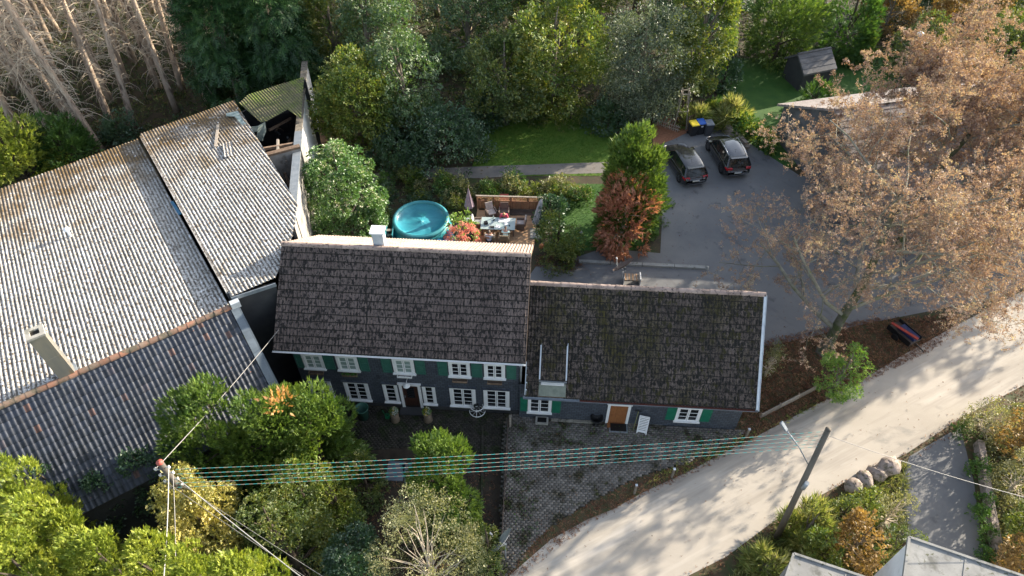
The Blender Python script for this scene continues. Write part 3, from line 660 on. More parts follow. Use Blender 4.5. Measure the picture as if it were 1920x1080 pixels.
# white stepped flashing on the right verge
zd2 = Vector((0, -yd2.z, yd2.y))
vp0 = Vector((xb - .03, ye2 - .03, ze2 - .02))
for k in range(4):
    s0 = sl2 * k / 4 - .02; s1 = sl2 * (k + 1) / 4 + .05
    mb = MB(); a = vp0 + yd2 * s0 + zd2 * (.07 + .0); b = vp0 + yd2 * s1 + zd2 * .045
    mb.bar(a, b, .11, .03, up=zd2); mb.bar(a + Vector((.08, 0, -.09)), b + Vector((.08, 0, -.09)), .018, .17, up=zd2)
    mb.build('verge_flashing', m_zinc_pale, roof2)
mb = MB(); mb.bar((xa + .02, ye2, ze2 + .05), (xa + .02, ye2 + 1.1, ze2 + .05 + 1.1 * T2), .1, .05); mb.build('side_flashing', m_zinc_pale, roof2)
# dormer
def mainz(y): return RZ2 - (RY2 - y) * T2
dm = thing('x', '', ''); bpy.data.objects.remove(dm)
mb = MB(); zt = DZF - .06; zb = mainz(DYF)
ymt = dy_meet - .05
for x in (DX0, DX1 - .02):
    mb.add([(x, DYF, zb), (x, DYF, zt), (x, ymt, mainz(ymt)), (x + .02, DYF, zb), (x + .02, DYF, zt), (x + .02, ymt, mainz(ymt))], [(0, 1, 2), (3, 5, 4), (0, 3, 4, 1), (1, 4, 5, 2)])
mb.box(DX0 + .02, DX1 - .02, DYF + .01, DYF + .03, zb, zt)
dorm = mb.build('dormer', m_slate_wall, annex)
MB().add([(DX0 - .02, ye2 - .04, ze2 + .10), (DX1 + .02, ye2 - .04, ze2 + .10), (DX1 + .02, DYF - .14, zb + .03), (DX0 - .02, DYF - .14, zb + .03), (DX0 - .02, DYF - .02, zb + .06), (DX1 + .02, DYF - .02, zb + .06)], [(0, 1, 2, 3), (3, 2, 5, 4)]).build('lead_apron', m_lead, dorm)
window_d = window(dorm, DX0 + .12, DX1 - .12, zb + .10, zt - .10, DYF, 1, surround=.08)
slr = math.hypot(dy_meet - DYF + .15, (dy_meet - DYF + .15) * TD); ydd = Vector((0, 1, TD)).normalized()
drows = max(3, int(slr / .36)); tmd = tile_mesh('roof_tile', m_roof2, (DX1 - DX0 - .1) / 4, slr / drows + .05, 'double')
MB().add([(DX0, DYF - .15, DZF - .15 * TD - .04), (DX1, DYF - .15, DZF - .15 * TD - .04), (DX1, dy_meet, DZF + (dy_meet - DYF) * TD - .04), (DX0, dy_meet, DZF + (dy_meet - DYF) * TD - .04)], [(0, 1, 2, 3)]).build('dormer_roof', m_timber, dorm)
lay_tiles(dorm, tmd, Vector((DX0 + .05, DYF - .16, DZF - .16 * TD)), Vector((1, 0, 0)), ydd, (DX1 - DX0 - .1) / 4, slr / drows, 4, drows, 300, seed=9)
for x in (DX0 + .0, DX1 - .0):
    a = Vector((x, DYF - .16, DZF - .16 * TD + .06)); MB().bar(a, a + ydd * (slr + .1), .065, .05).build('flashing', m_zinc_pale, dorm)
MB().box(DX0 - .03, DX1 + .03, DYF - .2, DYF - .165, DZF - .2, DZF - .11).build('eave_board', m_zinc, dorm)
def X2(a): return a - A2
for a0, a1, z0, z1, s0, s1 in ((-.47, .71, .64, 1.9, (-.9, -.48), (.73, 1.16)), (6.85, 8.05, .6, 1.74, (6.38, 6.84), (8.07, 8.55))):
    window(annex, X2(a0), X2(a1), z0, z1, 0, 3, surround=.11)
    shutter(annex, X2(s0[0]) + (.06 if a0 < 0 else 0), X2(s0[1]), z0 + .03, z1 - .06, m_green); shutter(annex, X2(s1[0]), X2(s1[1]), z0 + .03, z1 - .06, m_green)
dx0, dx1 = X2(3.47), X2(4.6)
mb = MB(); mb.box(dx0, dx0 + .13, -.08, .02, 0, 1.72); mb.box(dx1 - .13, dx1, -.08, .02, 0, 1.72); mb.box(dx0 - .05, dx1 + .05, -.11, .02, 1.721, 1.8); mb.box(dx0 + .131, dx1 - .131, -.079, .02, 1.64, 1.72); mb.build('door_frame', m_white, annex)
d = MB().box(dx0 + .132, dx1 - .132, -.03, .01, .1, 1.638).build('door', m_door_brown, annex)
for u0, u1, z0, z1 in ((.05, .38, .2, .75), (.46, .79, .2, .75), (.05, .38, .85, 1.45), (.46, .79, .85, 1.45)):
    MB().box(dx0 + .14 + u0, dx0 + .14 + u1, -.045, -.031, z0, z1).build('panel', m_door_brown, d)
MB().box(dx0 + .1, dx1 - .1, -.35, -.031, 0, .09).build('door_step', m_door_brown, annex)
mb = MB(); mb.box(X2(-.05), X2(.6), -.4, -.0, 0, .18); mb.build('cellar_well', m_concrete, annex)
MB().box(X2(.05), X2(.5), -.33, -.06, .181, .2).build('grate', m_black, annex)
m_curb = M('pale_curb_stone', (.2, .18, .15), (.3, .28, .23), 4, spots=[((.08, .08, .06), 5, .5, .6)], rnd=.2)
kmesh = MB().box(0, .36, -.14, 0, 0, .12).data('plinth_stone', m_curb)
for k in range(6): link('plinth_stone', kmesh, annex, loc=(X2(.75) + k * .375, -.02, 0))

# ================================================================== BARN WITH CORRUGATED AND PANTILE ROOFS
R0 = at(430, 578, 7.0)
UB = Vector((-math.cos(rad(34.5)), -math.sin(rad(34.5)), 0))      # along the ridge, to the left
VB = Vector((-math.sin(rad(34.5)), math.cos(rad(34.5)), 0))       # to the back
SLOPE_B = 5.2
def plane_hit(px, py, o, n):
    d = ray(px, py); t = (o - Vector((0, 0, CAM_H))).dot(n) / d.dot(n); return Vector((0, 0, CAM_H)) + d * t
barn = thing('corrugated_barn', 'long barn with weathered corrugated cement roof and metal chimney, left of the farmhouse', 'barn', (R0.x, R0.y, 0), 0)
BR = Vector((R0.x, R0.y, 0))
for m__, st_ in ((m_corr, .95), (m_corr_brown, .9), (m_corr_moss, .7)): valley(m__, UB, .177, R0, (.075, .060, .048), st_ * .92, 8.0, None if m__ is m_corr_moss else VB)
vdir = (VB * math.cos(rad(SLOPE_B)) - Vector((0, 0, math.sin(rad(SLOPE_B))))).normalized()
bn = UB.cross(vdir).normalized(); bn = bn if bn.z > 0 else -bn
def pq(px, py, lift=0):
    h = plane_hit(px, py, R0 + bn * lift, bn); d = h - R0; return (d.dot(UB), d.dot(vdir))
PITCHC = .177; NW = 5; SW = PITCHC * NW; SEG = 6
def sheet(p0, lohi, q0, q1, lift, amp=.024, rg=random):
    """corrugated sheet between p0 and p0+SW (to the left), q in [q0,q1] clipped by lohi(p)"""
    n = NW * SEG + 3; vs = []; ok = False; cols = []
    for i in range(n):
        p = p0 + SW * i / (NW * SEG); lo, hi = lohi(p); a = max(q0, lo); b = min(q1, hi)
        if b - a > .02: ok = True
        else: b = a = min(max(a, min(q0, q1)), max(q0, q1))
        cols.append((p, a, b))
    if not ok: return None
    for p, a, b in cols:
        z = amp * math.cos(2 * math.pi * p / PITCHC)
        for q in (a, b):
            f = (q - q0) / (q1 - q0); l = lift + z + .018 * f
            vs.append(R0 - BR + UB * p + vdir * q + bn * l)
    fs = []
    for i in range(n - 1):
        if cols[i][2] - cols[i][1] > .01 or cols[i + 1][2] - cols[i + 1][1] > .01: fs.append((2 * i, 2 * i + 2, 2 * i + 3, 2 * i + 1))
    return vs, fs
def sheets(parent, mats, pmin, pmax, lohi, lift, LQ=2.3, qmin=-.2, qmax=22, name='roof_sheet', matf=None):
    rg = random.Random(4); cols = int(math.ceil((pmax - pmin) / SW)); rows = int(math.ceil((qmax - qmin) / LQ))
    for c in range(cols):
        for r in range(rows):
            q0 = qmin + r * LQ; q1 = q0 + LQ + .12
            # front edge lies over the back one: the water runs to the back, so each sheet covers the next one's top
            s = sheet(pmin + c * SW, lohi, q0, q1, lift + rg.uniform(-.004, .006) + (.03 if 0 else 0), rg=rg)
            if not s: continue
            mi = matf(pmin + c * SW, q0) if matf else 0
            mb = MB().add(s[0], s[1], 0, True); mb.build(name, mats[mi], parent)
def poly_lohi(poly):
    def f(p):
        qs = []
        for i in range(len(poly)):
            (p0, q0), (p1, q1) = poly[i], poly[(i + 1) % len(poly)]
            if (p0 - p) * (p1 - p) <= 0 and p0 != p1: qs.append(q0 + (q1 - q0) * (p - p0) / (p1 - p0))
        return (min(qs), max(qs)) if len(qs) >= 2 else (1e6, 1e6 + 0)
    return f
back_l = pq(0, 355); back_r = pq(262, 262)
main_poly = [(-.05, -.05), (16.5, -.05), (16.5, back_l[1] + (16.5 - back_l[0]) * (back_l[1] - back_r[1]) / (back_l[0] - back_r[0])), back_l, (-.05, back_r[1] + .2)]
lh = poly_lohi(main_poly)
sheets(barn, [m_corr, m_corr_brown], -.05, 16.5, lh, 0, matf=None)
# structure below: walls
def wq(p, q, lift=0): return R0 - BR + UB * p + vdir * q + bn * lift
mb = MB()
def wallquad(mb, a, b, z0=0, mi=0, t=.15):
    """wall under two roof points a,b (barn-local) down to z0"""
    a = Vector(a); b = Vector(b); d = (b - a); d.z = 0; nrm = Vector((-d.y, d.x, 0)).normalized() * t / 2
    vs = [a - nrm, b - nrm, b + nrm, a + nrm]; vs = [(v.x, v.y, z0) for v in vs] + [tuple(v) for v in vs]
    mb.add(vs, [(0, 1, 5, 4), (1, 2, 6, 5), (2, 3, 7, 6), (3, 0, 4, 7), (4, 5, 6, 7)], mi)
wallquad(mb, wq(.15, .1, -.1), wq(.15, 18.6, -.1)); wallquad(mb, wq(.15, 18.6, -.1), wq(16.3, 17.0, -.1)); wallquad(mb, wq(16.3, .1, -.1), wq(16.3, 17, -.1))
mb.build('wall', m_dark_wall, barn)
# flue: tall square metal-clad chimney at the ridge
cb = at(128, 702, 6.95); cb = cb - BR; ct = 9.6
ang = math.atan2(UB.y, UB.x)
Mx = Matrix.Translation((cb.x, cb.y, 0)) @ Matrix.Rotation(ang, 4, 'Z')
m_clad = M('stained_metal_cladding', (.26, .26, .24), (.34, .32, .27), 1.4, rough=.4, metal=.5, bump=.08, spots=[((.36, .24, .12), 1.6, .56, .68), ((.2, .2, .19), 1.2, .62, .74)], stretch=(2, 2, .4))
ch = MB().box(-.29, .29, -.27, .27, 6.4, 8.35, 0, Mx).build('chimney', m_clad, barn)
MB().box(-.284, .284, -.264, .264, 8.352, ct, 0, Mx).build('upper_shaft', m_clad, ch)
mb = MB()
for q in ((-.33, .33, -.31, -.15), (-.33, .33, .15, .31), (-.33, -.17, -.15, .15), (.17, .33, -.15, .15)): mb.box(q[0], q[1], q[2], q[3], ct + .002, ct + .1, 0, Mx)
mb.build('chimney_top', m_concrete, ch); MB().box(-.168, .168, -.148, .148, ct + .002, ct + .02, 0, Mx).build('flue_opening', m_hole, ch)
MB().box(-.38, .38, -.36, .36, 6.4, 7.06, 0, Mx).build('flashing', m_zinc, ch)
v = at(127, 434, 6.4) - BR
mb = MB(); mb.tube([(v.x, v.y, 5.6), (v.x, v.y, 6.5)], .07, 10); mb.lathe([(.17, 0), (.15, .1), (.02, .16)], 12, (v.x, v.y, 6.5)); mb.build('roof_vent', m_white, barn)
# raised roof, cut by the white gable wall, with a collapsed corner
shed = thing('raised_corrugated_shed', 'sunlit corrugated shed roof with collapsed corner against a white parapet wall, behind the farmhouse', 'shed', (R0.x, R0.y, 0), 0)
LIFT = .42
A_ = [pq(434, 556, LIFT), pq(512, 531, LIFT), pq(548, 445, LIFT), pq(558, 383, LIFT), pq(439, 188, LIFT), pq(261, 252, LIFT)]
A_[5] = (A_[0][0] + .02, A_[5][1]); A_[0] = (A_[5][0] + .02, A_[0][1])
fA = poly_lohi(A_)
sheets(shed, [m_corr, m_corr_brown], min(p for p, q in A_), max(p for p, q in A_), fA, LIFT, qmin=.2, qmax=24,
       matf=None)
B_ = [pq(448, 192, LIFT), pq(465, 176, LIFT), pq(570, 143, LIFT), pq(564, 222, LIFT), pq(539, 204, LIFT), pq(500, 226, LIFT), pq(488, 228, LIFT)]
fB = poly_lohi(B_); sheets(shed, [m_corr_moss, m_corr_brown], min(p for p, q in B_), max(p for p, q in B_), fB, LIFT - .05, qmin=.2, qmax=30, matf=lambda p, q: 0 if p < -5.5 else 1)
# loose broken pieces on the raised roof
for (px, py, L, a, w) in ((418, 270, 1.7, -.22, 1),):
    h = plane_hit(px, py, R0 + bn * (LIFT + .08), bn) - BR
    mb = MB(); n = SEG * 3 + 1; dirv = (vdir * math.cos(a) + UB * math.sin(a)).normalized(); sd = dirv.cross(bn)
    vs = []
    for i in range(n):
        for q in (0, L): vs.append(h + sd * (i / SEG * PITCHC) - dirv * q + bn * (.05 + .026 * math.cos(2 * math.pi * i / SEG)))
    mb.add(vs, [(2 * i, 2 * i + 2, 2 * i + 3, 2 * i + 1) for i in range(n - 1)], 0, True); mb.build('broken_sheet', m_corr, shed)
a = plane_hit(409, 233, R0 + bn * (LIFT + .1), bn) - BR; b = plane_hit(404, 275, R0 + bn * (LIFT + .1), bn) - BR
MB().bar(a, b, .16, .03).build('loose_plank', m_timber_grey, shed)
# front fascia and wall under the raised eave
fa = wq(*A_[0], LIFT); fb = wq(*A_[1], LIFT); fb = fb + (fb - fa).normalized() * .1
MB().bar(fa + Vector((0, 0, -.14)), fb + Vector((0, 0, -.14)), .04, .2).build('fascia', m_zinc, shed)
mb = MB(); off = VB * .25
wallquad(mb, fa + off - Vector((0, 0, .25)), fb + off - Vector((0, 0, .25))); wallquad(mb, wq(A_[0][0], A_[0][1] + .3, LIFT - .12), wq(A_[5][0], A_[5][1] - .1, LIFT - .12), 4)
wallquad(mb, wq(A_[5][0], A_[5][1] - .1, LIFT - .15), wq(A_[4][0], A_[4][1] - .1, LIFT - .15)); wallquad(mb, wq(A_[4][0], A_[4][1] - .1, LIFT - .9), wq(B_[2][0], B_[2][1] - .1, LIFT - .2))
mb.build('wall', m_dark_wall, shed)
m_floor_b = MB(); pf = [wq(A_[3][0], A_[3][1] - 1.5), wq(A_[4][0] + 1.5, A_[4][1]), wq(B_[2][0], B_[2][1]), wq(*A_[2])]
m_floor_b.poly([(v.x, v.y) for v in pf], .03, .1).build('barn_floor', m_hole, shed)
# left cheek wall inside the hole and the pale inner partition
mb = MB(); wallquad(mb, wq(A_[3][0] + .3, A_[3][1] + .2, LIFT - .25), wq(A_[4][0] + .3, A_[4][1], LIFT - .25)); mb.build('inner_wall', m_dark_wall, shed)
ia = plane_hit(486, 296, R0 + bn * (LIFT - .5), bn) - BR; ib = plane_hit(563, 276, R0 + bn * (LIFT - .5), bn) - BR
mb = MB(); wallquad(mb, ia, ib, 1.0, t=.3); mb.build('partition_wall', m_render_grey, shed)
MB().bar(ia + Vector((0, 0, .08)), ib + Vector((0, 0, .08)), .32, .14).build('wall_plate', m_timber, shed)
rg = random.Random(12)
def hole_bar(p1, p2, l1, l2, w, h, m, nm='beam'):
    a = plane_hit(*p1, R0 + bn * l1, bn) - BR; b = plane_hit(*p2, R0 + bn * l2, bn) - BR; MB().bar(a, b, w, h).build(nm, m, shed)
hole_bar((478, 282), (562, 268), -.3, -.4, .14, .18, m_timber); hole_bar((521, 262), (521, 283), -.2, -.4, .14, .1, m_timber_grey)
hole_bar((500, 215), (552, 200), -.5, -.6, .3, .4, m_dark_wall); hole_bar((505, 244), (545, 222), -1, -1.2, .12, .14, m_timber)
hole_bar((530, 300), (545, 345), -.8, -3.2, .16, .18, m_timber); hole_bar((536, 300), (562, 328), -.6, -2.4, .12, .14, m_timber_grey)
hole_bar((525, 302), (552, 372), -1, -2.5, .14, .16, m_timber); hole_bar((526, 350), (545, 330), -3, -3, .2, .1, m_timber)
for k in range(26):
    px = rg.uniform(525, 562); py = rg.uniform(318, 372)
    if (px - 440) * .607 + 0 < 0: continue
    hole_bar((px, py), (px + rg.uniform(-16, 16), py + rg.uniform(-14, 14)), -3.6, -3.2 + rg.uniform(-.6, .8), rg.uniform(.05, .14), rg.uniform(.04, .1), rg.choice([m_timber, m_timber_grey, m_dark_wall]))
for k in range(16):
    px = rg.uniform(500, 560); py = rg.uniform(232, 262)
    hole_bar((px, py), (px + rg.uniform(-14, 14), py + rg.uniform(-9, 9)), -2.6, -2.2 + rg.uniform(-.6, .8), rg.uniform(.05, .14), rg.uniform(.04, .1), rg.choice([m_timber, m_timber_grey, m_dark_wall, m_zinc]))
h = plane_hit(522, 322, R0 + bn * -3.0, bn) - BR; MB().box(-.25, .25, -.2, .2, 0, .3, 0, Matrix.Translation(h) @ Matrix.Rotation(.4, 4, 'Z')).build('white_crate', m_white, shed)
# torn translucent sheet hanging over the edge
pts = [(424, 212, .16), (446, 208, .16), (456, 226, .1), (470, 238, -.1), (484, 236, -.2), (497, 228, -.2), (499, 244, -.9), (492, 264, -1.5), (481, 262, -1.4), (482, 246, -.6), (466, 248, -.5), (455, 236, .0), (440, 218, .14), (424, 217, .16)]
vs = [plane_hit(x, y, R0 + bn * (LIFT + l), bn) - BR for x, y, l in pts]; vb = [v - Vector((0, 0, .03)) for v in vs]; n = len(vs)
fs = [(i, i + 1, n - 2 - i, n - 1 - i) for i in range(n // 2 - 1)]
MB().add(vs + vb, fs + [tuple(n + j for j in f)[::-1] for f in fs] + [(i, n + i, n + (i + 1) % n, (i + 1) % n) for i in range(n)]).build('torn_sheet', m_tarp, shed)
# valley strip between the two corrugated roofs
a = wq(A_[0][0] + .02, .6, LIFT - .02); b = wq(A_[5][0] + .02, A_[5][1] - .3, LIFT - .02); MB().bar(a, b, .12, .1).build('edge_strip', m_corr, shed)
h1 = plane_hit(322, 378, R0 + bn * .06, bn) - BR; h2 = plane_hit(338, 402, R0 + bn * .06, bn) - BR; MB().bar(h1, h2, .16, .03).build('blue_tarp_strip', m_blue_tarp, barn)
# white parapet wall
g0 = at(600, 212, 0) + Vector((-.1, 0, 0)); g1 = Vector((-11.35, 26.6, 0)); gd = (g1 - g0).normalized(); gn = Vector((gd.y, -gd.x, 0)); gn = gn if gn.x > 0 else -gn
par = thing('parapet_wall', 'tall white rendered wall with dark coping between the ruined shed and the green trees', 'wall', (g0.x, g0.y, 0), 0)
zt0, zt1 = 4.35, 6.3; L = (g1 - g0).length
def pw(s, o, z): v = gd * s + gn * o; return (v.x, v.y, z)
m_par = m_render_white
Ls = L * .52
mb = MB(); zm = zt0 + (zt1 - zt0) * .52
mb.add([pw(0, -.18, 0), pw(Ls, -.18, 0), pw(Ls, 0, 0), pw(0, 0, 0), pw(0, -.18, zt0), pw(Ls, -.18, zm), pw(Ls, 0, zm), pw(0, 0, zt0)], [(0, 1, 5, 4), (2, 3, 7, 6), (3, 0, 4, 7), (4, 5, 6, 7), (1, 2, 6, 5)]); mb.build('rendered_panel', m_render_white, par)
mb = MB(); mb.add([pw(Ls + .003, -.2, 0), pw(L, -.2, 0), pw(L, .02, 0), pw(Ls + .003, .02, 0), pw(Ls + .003, -.2, zm), pw(L, -.2, zt1), pw(L, .02, zt1), pw(Ls + .003, .02, zm)], [(0, 1, 5, 4), (2, 3, 7, 6), (3, 0, 4, 7), (4, 5, 6, 7), (1, 2, 6, 5)]); mb.build('lower_panel', m_render_grey, par)
mb = MB(); mb.bar(pw(0, -.13, zt0 + .06), pw(Ls, -.13, zm + .06), .42, .1); mb.build('coping', m_cap, par)
mb = MB(); mb.bar(pw(Ls + .01, -.13, zm + .06), pw(L, -.13, zt1 + .06), .46, .1); mb.build('coping', m_zinc, par)
g = at(640, 260, 0)
paved2 = gpoly('bare_ground_strip', [(600, 212), (640, 216), (708, 262), (706, 300), (600, 300)], .01, M('packed_earth', (.16, .1, .06), (.2, .13, .085), 2))

# pantile roof in front of the ridge
pant = thing('pantile_barn_wing', 'dark blue-black pantiled roof wing with slate verge, in front of the corrugated barn', 'barn', (R0.x, R0.y, 0), 0)
PT = rad(36); dn = (-VB * math.cos(PT) - Vector((0, 0, math.sin(PT)))).normalized(); LS = 5.25; WP = 10.25
RL = R0 - BR
e0 = RL + dn * LS
xdp = -UB; ydp = -dn                        # along the eave to the right, up the slope
orgp = RL + UB * WP + dn * LS
npc = 48; cwp = WP / npc; nrp = 17; rlp = LS / nrp
npn = xdp.cross(ydp)
vs = [RL + UB * WP, RL, RL + dn * LS, RL + UB * WP + dn * LS]; vs = [v - npn * .03 for v in vs]; vs2 = [v - npn * .14 for v in vs]
proof = MB().add(vs + vs2, [(0, 3, 2, 1), (4, 5, 6, 7), (0, 1, 5, 4), (1, 2, 6, 5), (2, 3, 7, 6), (3, 0, 4, 7)]).build('roof', m_timber, pant)
tmp_ = tile_mesh('roof_tile', m_pantile, cwp, rlp + .055, 'pan')
lay_tiles(proof, tmp_, orgp, xdp, ydp, cwp, rlp, npc, nrp, 300, seed=12, jit=.006)
rtc = half_round('ridge_tile', m_ridge_clay, .4, .14)
for i in range(26):
    p = RL + UB * (WP - i * .4) + Vector((0, 0, .02)); o = link('ridge_tile', rtc, proof, loc=p, rot=(0, random.uniform(-.02, .02), math.atan2(-UB.y, -UB.x) + random.uniform(-.02, .02)))
# slate verge strips with lapped slates
m_vslate = M('verge_slate', (.10, .125, .15), (.13, .16, .19), 2, rough=.5, rnd=.12)
for side, px0 in ((0, 0), (1, WP)):
    sd = -UB if side == 0 else UB
    smesh = MB().box(0, .34, 0, .25, 0, .012).data('verge_slate', m_vslate)
    for k in range(25):
        o = RL + sd * .03 + (UB * WP if side else Vector()) + dn * (LS - k * .21 - .0)
        X = sd; Y = -dn + npn * -.05; Y.normalize(); Z = X.cross(Y); 
        if Z.z < 0: Z = -Z
        o = o + npn * .07
        ob = link('verge_slate', smesh, proof); ob.matrix_basis = Matrix(((X.x, Y.x, Z.x, o.x), (X.y, Y.y, Z.y, o.y), (X.z, Y.z, Z.z, o.z), (0, 0, 0, 1)))
    mb = MB(); q = sd * .4 + (UB * WP if side else Vector()); mb.bar(RL + q - Vector((0, 0, .08)), RL + q + dn * LS - Vector((0, 0, .08)), .03, .2); mb.build('verge_board', m_vslate, proof)
mb = MB(); r1 = RL - UB * .2; wallquad(mb, r1 - VB * .0, r1 + dn * (LS - .3)); r2 = RL + UB * (WP + .2); wallquad(mb, r2, r2 + dn * (LS - .3))
e1 = RL - UB * .2 + dn * (LS - .3) - Vector((0, 0, .15)); e2 = RL + UB * (WP + .2) + dn * (LS - .3) - Vector((0, 0, .15)); wallquad(mb, e1, e2); mb.build('wall', m_dark_wall, pant)
MB().box(-.15, .25, -.15, .12, -.05, .28, 0, Matrix.Translation(RL - UB * .25) @ Matrix.Rotation(rad(34), 4, 'Z')).build('ridge_end_cap', m_zinc_pale, proof)
# dark lean-to left of the pantile wing
lt = thing('slate_lean_to', 'low dark slate lean-to roof in the lower left corner below the pantiled wing', 'shed', (0, 0, 0), 0)
q = [at(-60, 900, 3.2), at(8, 905, 3.2), at(62, 1010, 2.4), at(30, 1060, 2.0), at(-90, 1100, 2.0)]
c0 = sum(q, Vector()) / 5; lt.location = (c0.x, c0.y, 0); ql = [v - Vector((c0.x, c0.y, 0)) for v in q]
mb = MB(); mb.add([tuple(v) for v in ql] + [(v.x, v.y, 0) for v in ql], [(4, 3, 2, 1, 0)] + [(i, (i + 1) % 5, 5 + (i + 1) % 5, 5 + i) for i in range(5)]); mb.build('wall', m_dark_wall, lt)
gmat = Matrix.Rotation(rad(28), 4, 'Z')
for k in range(9):
    a = ql[0].lerp(ql[4], (k + .1) / 9); b = ql[1].lerp(ql[2], (k + .1) / 9); MB().bar(a + Vector((0, 0, .05)), b + Vector((0, 0, .05)), .36, .03).build('roof_board', m_slate_wall, lt)

# ================================================================== TERRACE, POOL
m_deck = M('terrace_board', (.38, .23, .13), (.46, .29, .17), 2.5, bump=.2, rnd=.16)
m_deck_dark = M('weathered_board', (.06, .045, .038), (.10, .075, .06), 2.5, bump=.2, rnd=.3)
m_lattice = M('fence_wood', (.30, .16, .09), (.38, .22, .13), 4, bump=.2, rnd=.15)
TZ = .12
def boards(name, pxs, m, w=.14, z=TZ, ang=0., th=.04, base=None):
    pts = [at(*p, z) for p in pxs]; poly = [(p.x, p.y) for p in pts]; ys = [p[1] for p in poly]
    par = thing(name[0], name[1], name[2], (sum(p[0] for p in poly) / len(poly), sum(p[1] for p in poly) / len(poly), 0))
    ox, oy = par.location.x, par.location.y; y = min(ys)
    while y < max(ys) - w * .5:
        yc = y + w / 2; xs = []
        for i in range(len(poly)):
            (x0, y0), (x1, y1) = poly[i], poly[(i + 1) % len(poly)]
            if (y0 - yc) * (y1 - yc) <= 0 and y0 != y1: xs.append(x0 + (x1 - x0) * (yc - y0) / (y1 - y0))
        if len(xs) >= 2: MB().box(min(xs) - ox, max(xs) - ox, y - oy + .004, y + w - oy - .004, z - th, z + random.uniform(-.003, .003)).build('board', m, par)
        y += w
    MB().poly([(p[0] - ox, p[1] - oy) for p in poly], .0, z - th - .005).build('base', m_hole, par)
    return par
boards(('terrace_deck', 'warm brown board terrace under the dining table and wicker chairs', 'deck'), [(884, 470), (895, 392), (962, 404), (1008, 406), (1000, 470)], m_deck)
boards(('lounger_deck', 'dark weathered board deck along the lattice fence, behind the terrace', 'deck'), [(962, 403), (908, 391), (1004, 391), (1012, 405)], m_deck_dark, z=.11)
# lattice fence
fa_, fb_ = at(896, 391.5), at(1022, 395)
fen = thing('lattice_fence', 'wooden garden fence with lattice top behind the terrace loungers', 'fence', fa_, math.atan2((fb_ - fa_).y, (fb_ - fa_).x))
FL = (fb_ - fa_).length; nb = 5
for i in range(nb): MB().box(i * FL / (nb - 1) - .045, i * FL / (nb - 1) + .045, -.045, .045, 0, 1.12).build('post', m_lattice, fen)
MB().box(-.1, FL + .1, -.06, .06, 1.122, 1.16).build('top_rail', m_timber_grey, fen)
bm_ = MB().box(0, .115, -.012, .012, .05, .72).data('board', m_lattice)
for i in range(int(FL / .125)): link('board', bm_, fen, loc=(.0 + i * .125, -.0, 0))
MB().box(0, FL, -.03, .03, .725, .77).build('mid_rail', m_lattice, fen)
mb = MB()
for i in range(int(FL / .11)):
    x = i * .11; mb.bar((x, .012, .77), (x + .33, .012, 1.11), .02, .008); mb.bar((x + .33, -.006, .77), (x, -.006, 1.11), .02, .008)
mb.build('lattice', m_lattice, fen, kind='stuff')

m_pool_out = M('pool_vinyl_outer', (.02, .20, .24), (.03, .25, .28), 2, rough=.4, bump=.1)
m_pool_rim = M('pool_rim_vinyl', (.04, .22, .26), (.07, .28, .32), 2, rough=.35, bump=.05)
m_cover = M('pool_cover', (.03, .21, .28), (.05, .29, .36), .9, rough=.3, bump=.5, bscale=5, stretch=(1, 3, 1), spots=[((.02, .17, .24), 1.1, .58, .75)])
m_bluevinyl = M('blue_vinyl', (.02, .14, .34), (.03, .2, .42), 2, rough=.35, bump=.1)
pc = at(789, 411, .75); PR = 1.72
pool = thing('round_pool', 'round turquoise inflatable pool with sagging cover beside the pink hydrangea', 'pool', (pc.x, pc.y, 0), 0)
mb = MB(); mb.lathe([(PR + .22, 0), (PR + .26, .15), (PR + .18, .45), (PR + .05, .66), (PR - .1, .70)], 48); mb.build('pool_wall', m_pool_out, pool)
mb = MB(); ring = []
mb.lathe([(PR - .02 + .15 * math.cos(a), .72 + .15 * math.sin(a)) for a in np.linspace(0, 2 * math.pi, 13)], 56); mb.build('inflated_ring', m_pool_rim, pool)
mb = MB(); n = 48; prof = [(.01, .60), (.3, .56), (.55, .50), (.9, .48), (1.2, .52), (1.45, .62), (1.62, .80), (PR - .05, .878)]; vs = []; rg = random.Random(2)
for j, (r, z) in enumerate(prof):
    for k in range(n):
        a = 2 * math.pi * k / n; vs.append((r * math.cos(a), r * math.sin(a), z + (.012 * math.sin(9 * a + j) + rg.uniform(-.008, .008)) * (1 if 1 < j < 6 else .2)))
mb.add(vs, [(j * n + k, (j + 1) * n + k, (j + 1) * n + (k + 1) % n, j * n + (k + 1) % n)[::-1] for j in range(len(prof) - 1) for k in range(n)] + [tuple(range(n))], 0, True)
mb.build('cover', m_cover, pool)
mb = MB()
for k in range(11):
    a = 1.0 + k * .11; mb.bar((.15, .5, .53), (1.0 * math.cos(a) * 1.4 - .05 * k, 1.66 * math.sin(a), .84), .008, .008)
for k in range(9):
    a = 1.45 + k * .13; mb.bar(((PR - .1) * math.cos(a), (PR - .1) * math.sin(a), .885), ((PR + .2) * math.cos(a + .05), (PR + .2) * math.sin(a + .05), .72), .025, .01)
mb.build('tie_cord', m_pool_out, pool)
q = at(832, 448, .1); bl = thing('blue_inflatable', 'blue inflatable ring lying between the pool and the pink hydrangea', 'inflatable', (q.x, q.y, 0)); mb = MB()
mb.lathe([(.5 + .2 * math.cos(a), .2 + .2 * math.sin(a)) for a in np.linspace(0, 2 * math.pi, 11)], 28); mb.build('ring', m_bluevinyl, bl)
mb = MB(); mb.lathe([(.01, .12), (.36, .12)], 20, smooth=False); mb.build('ring_floor', m_bluevinyl, bl)
q = at(733, 448, 0); st = thing('pool_ladder', 'pale plastic pool step at the left side of the turquoise pool', 'ladder', (q.x, q.y, 0))
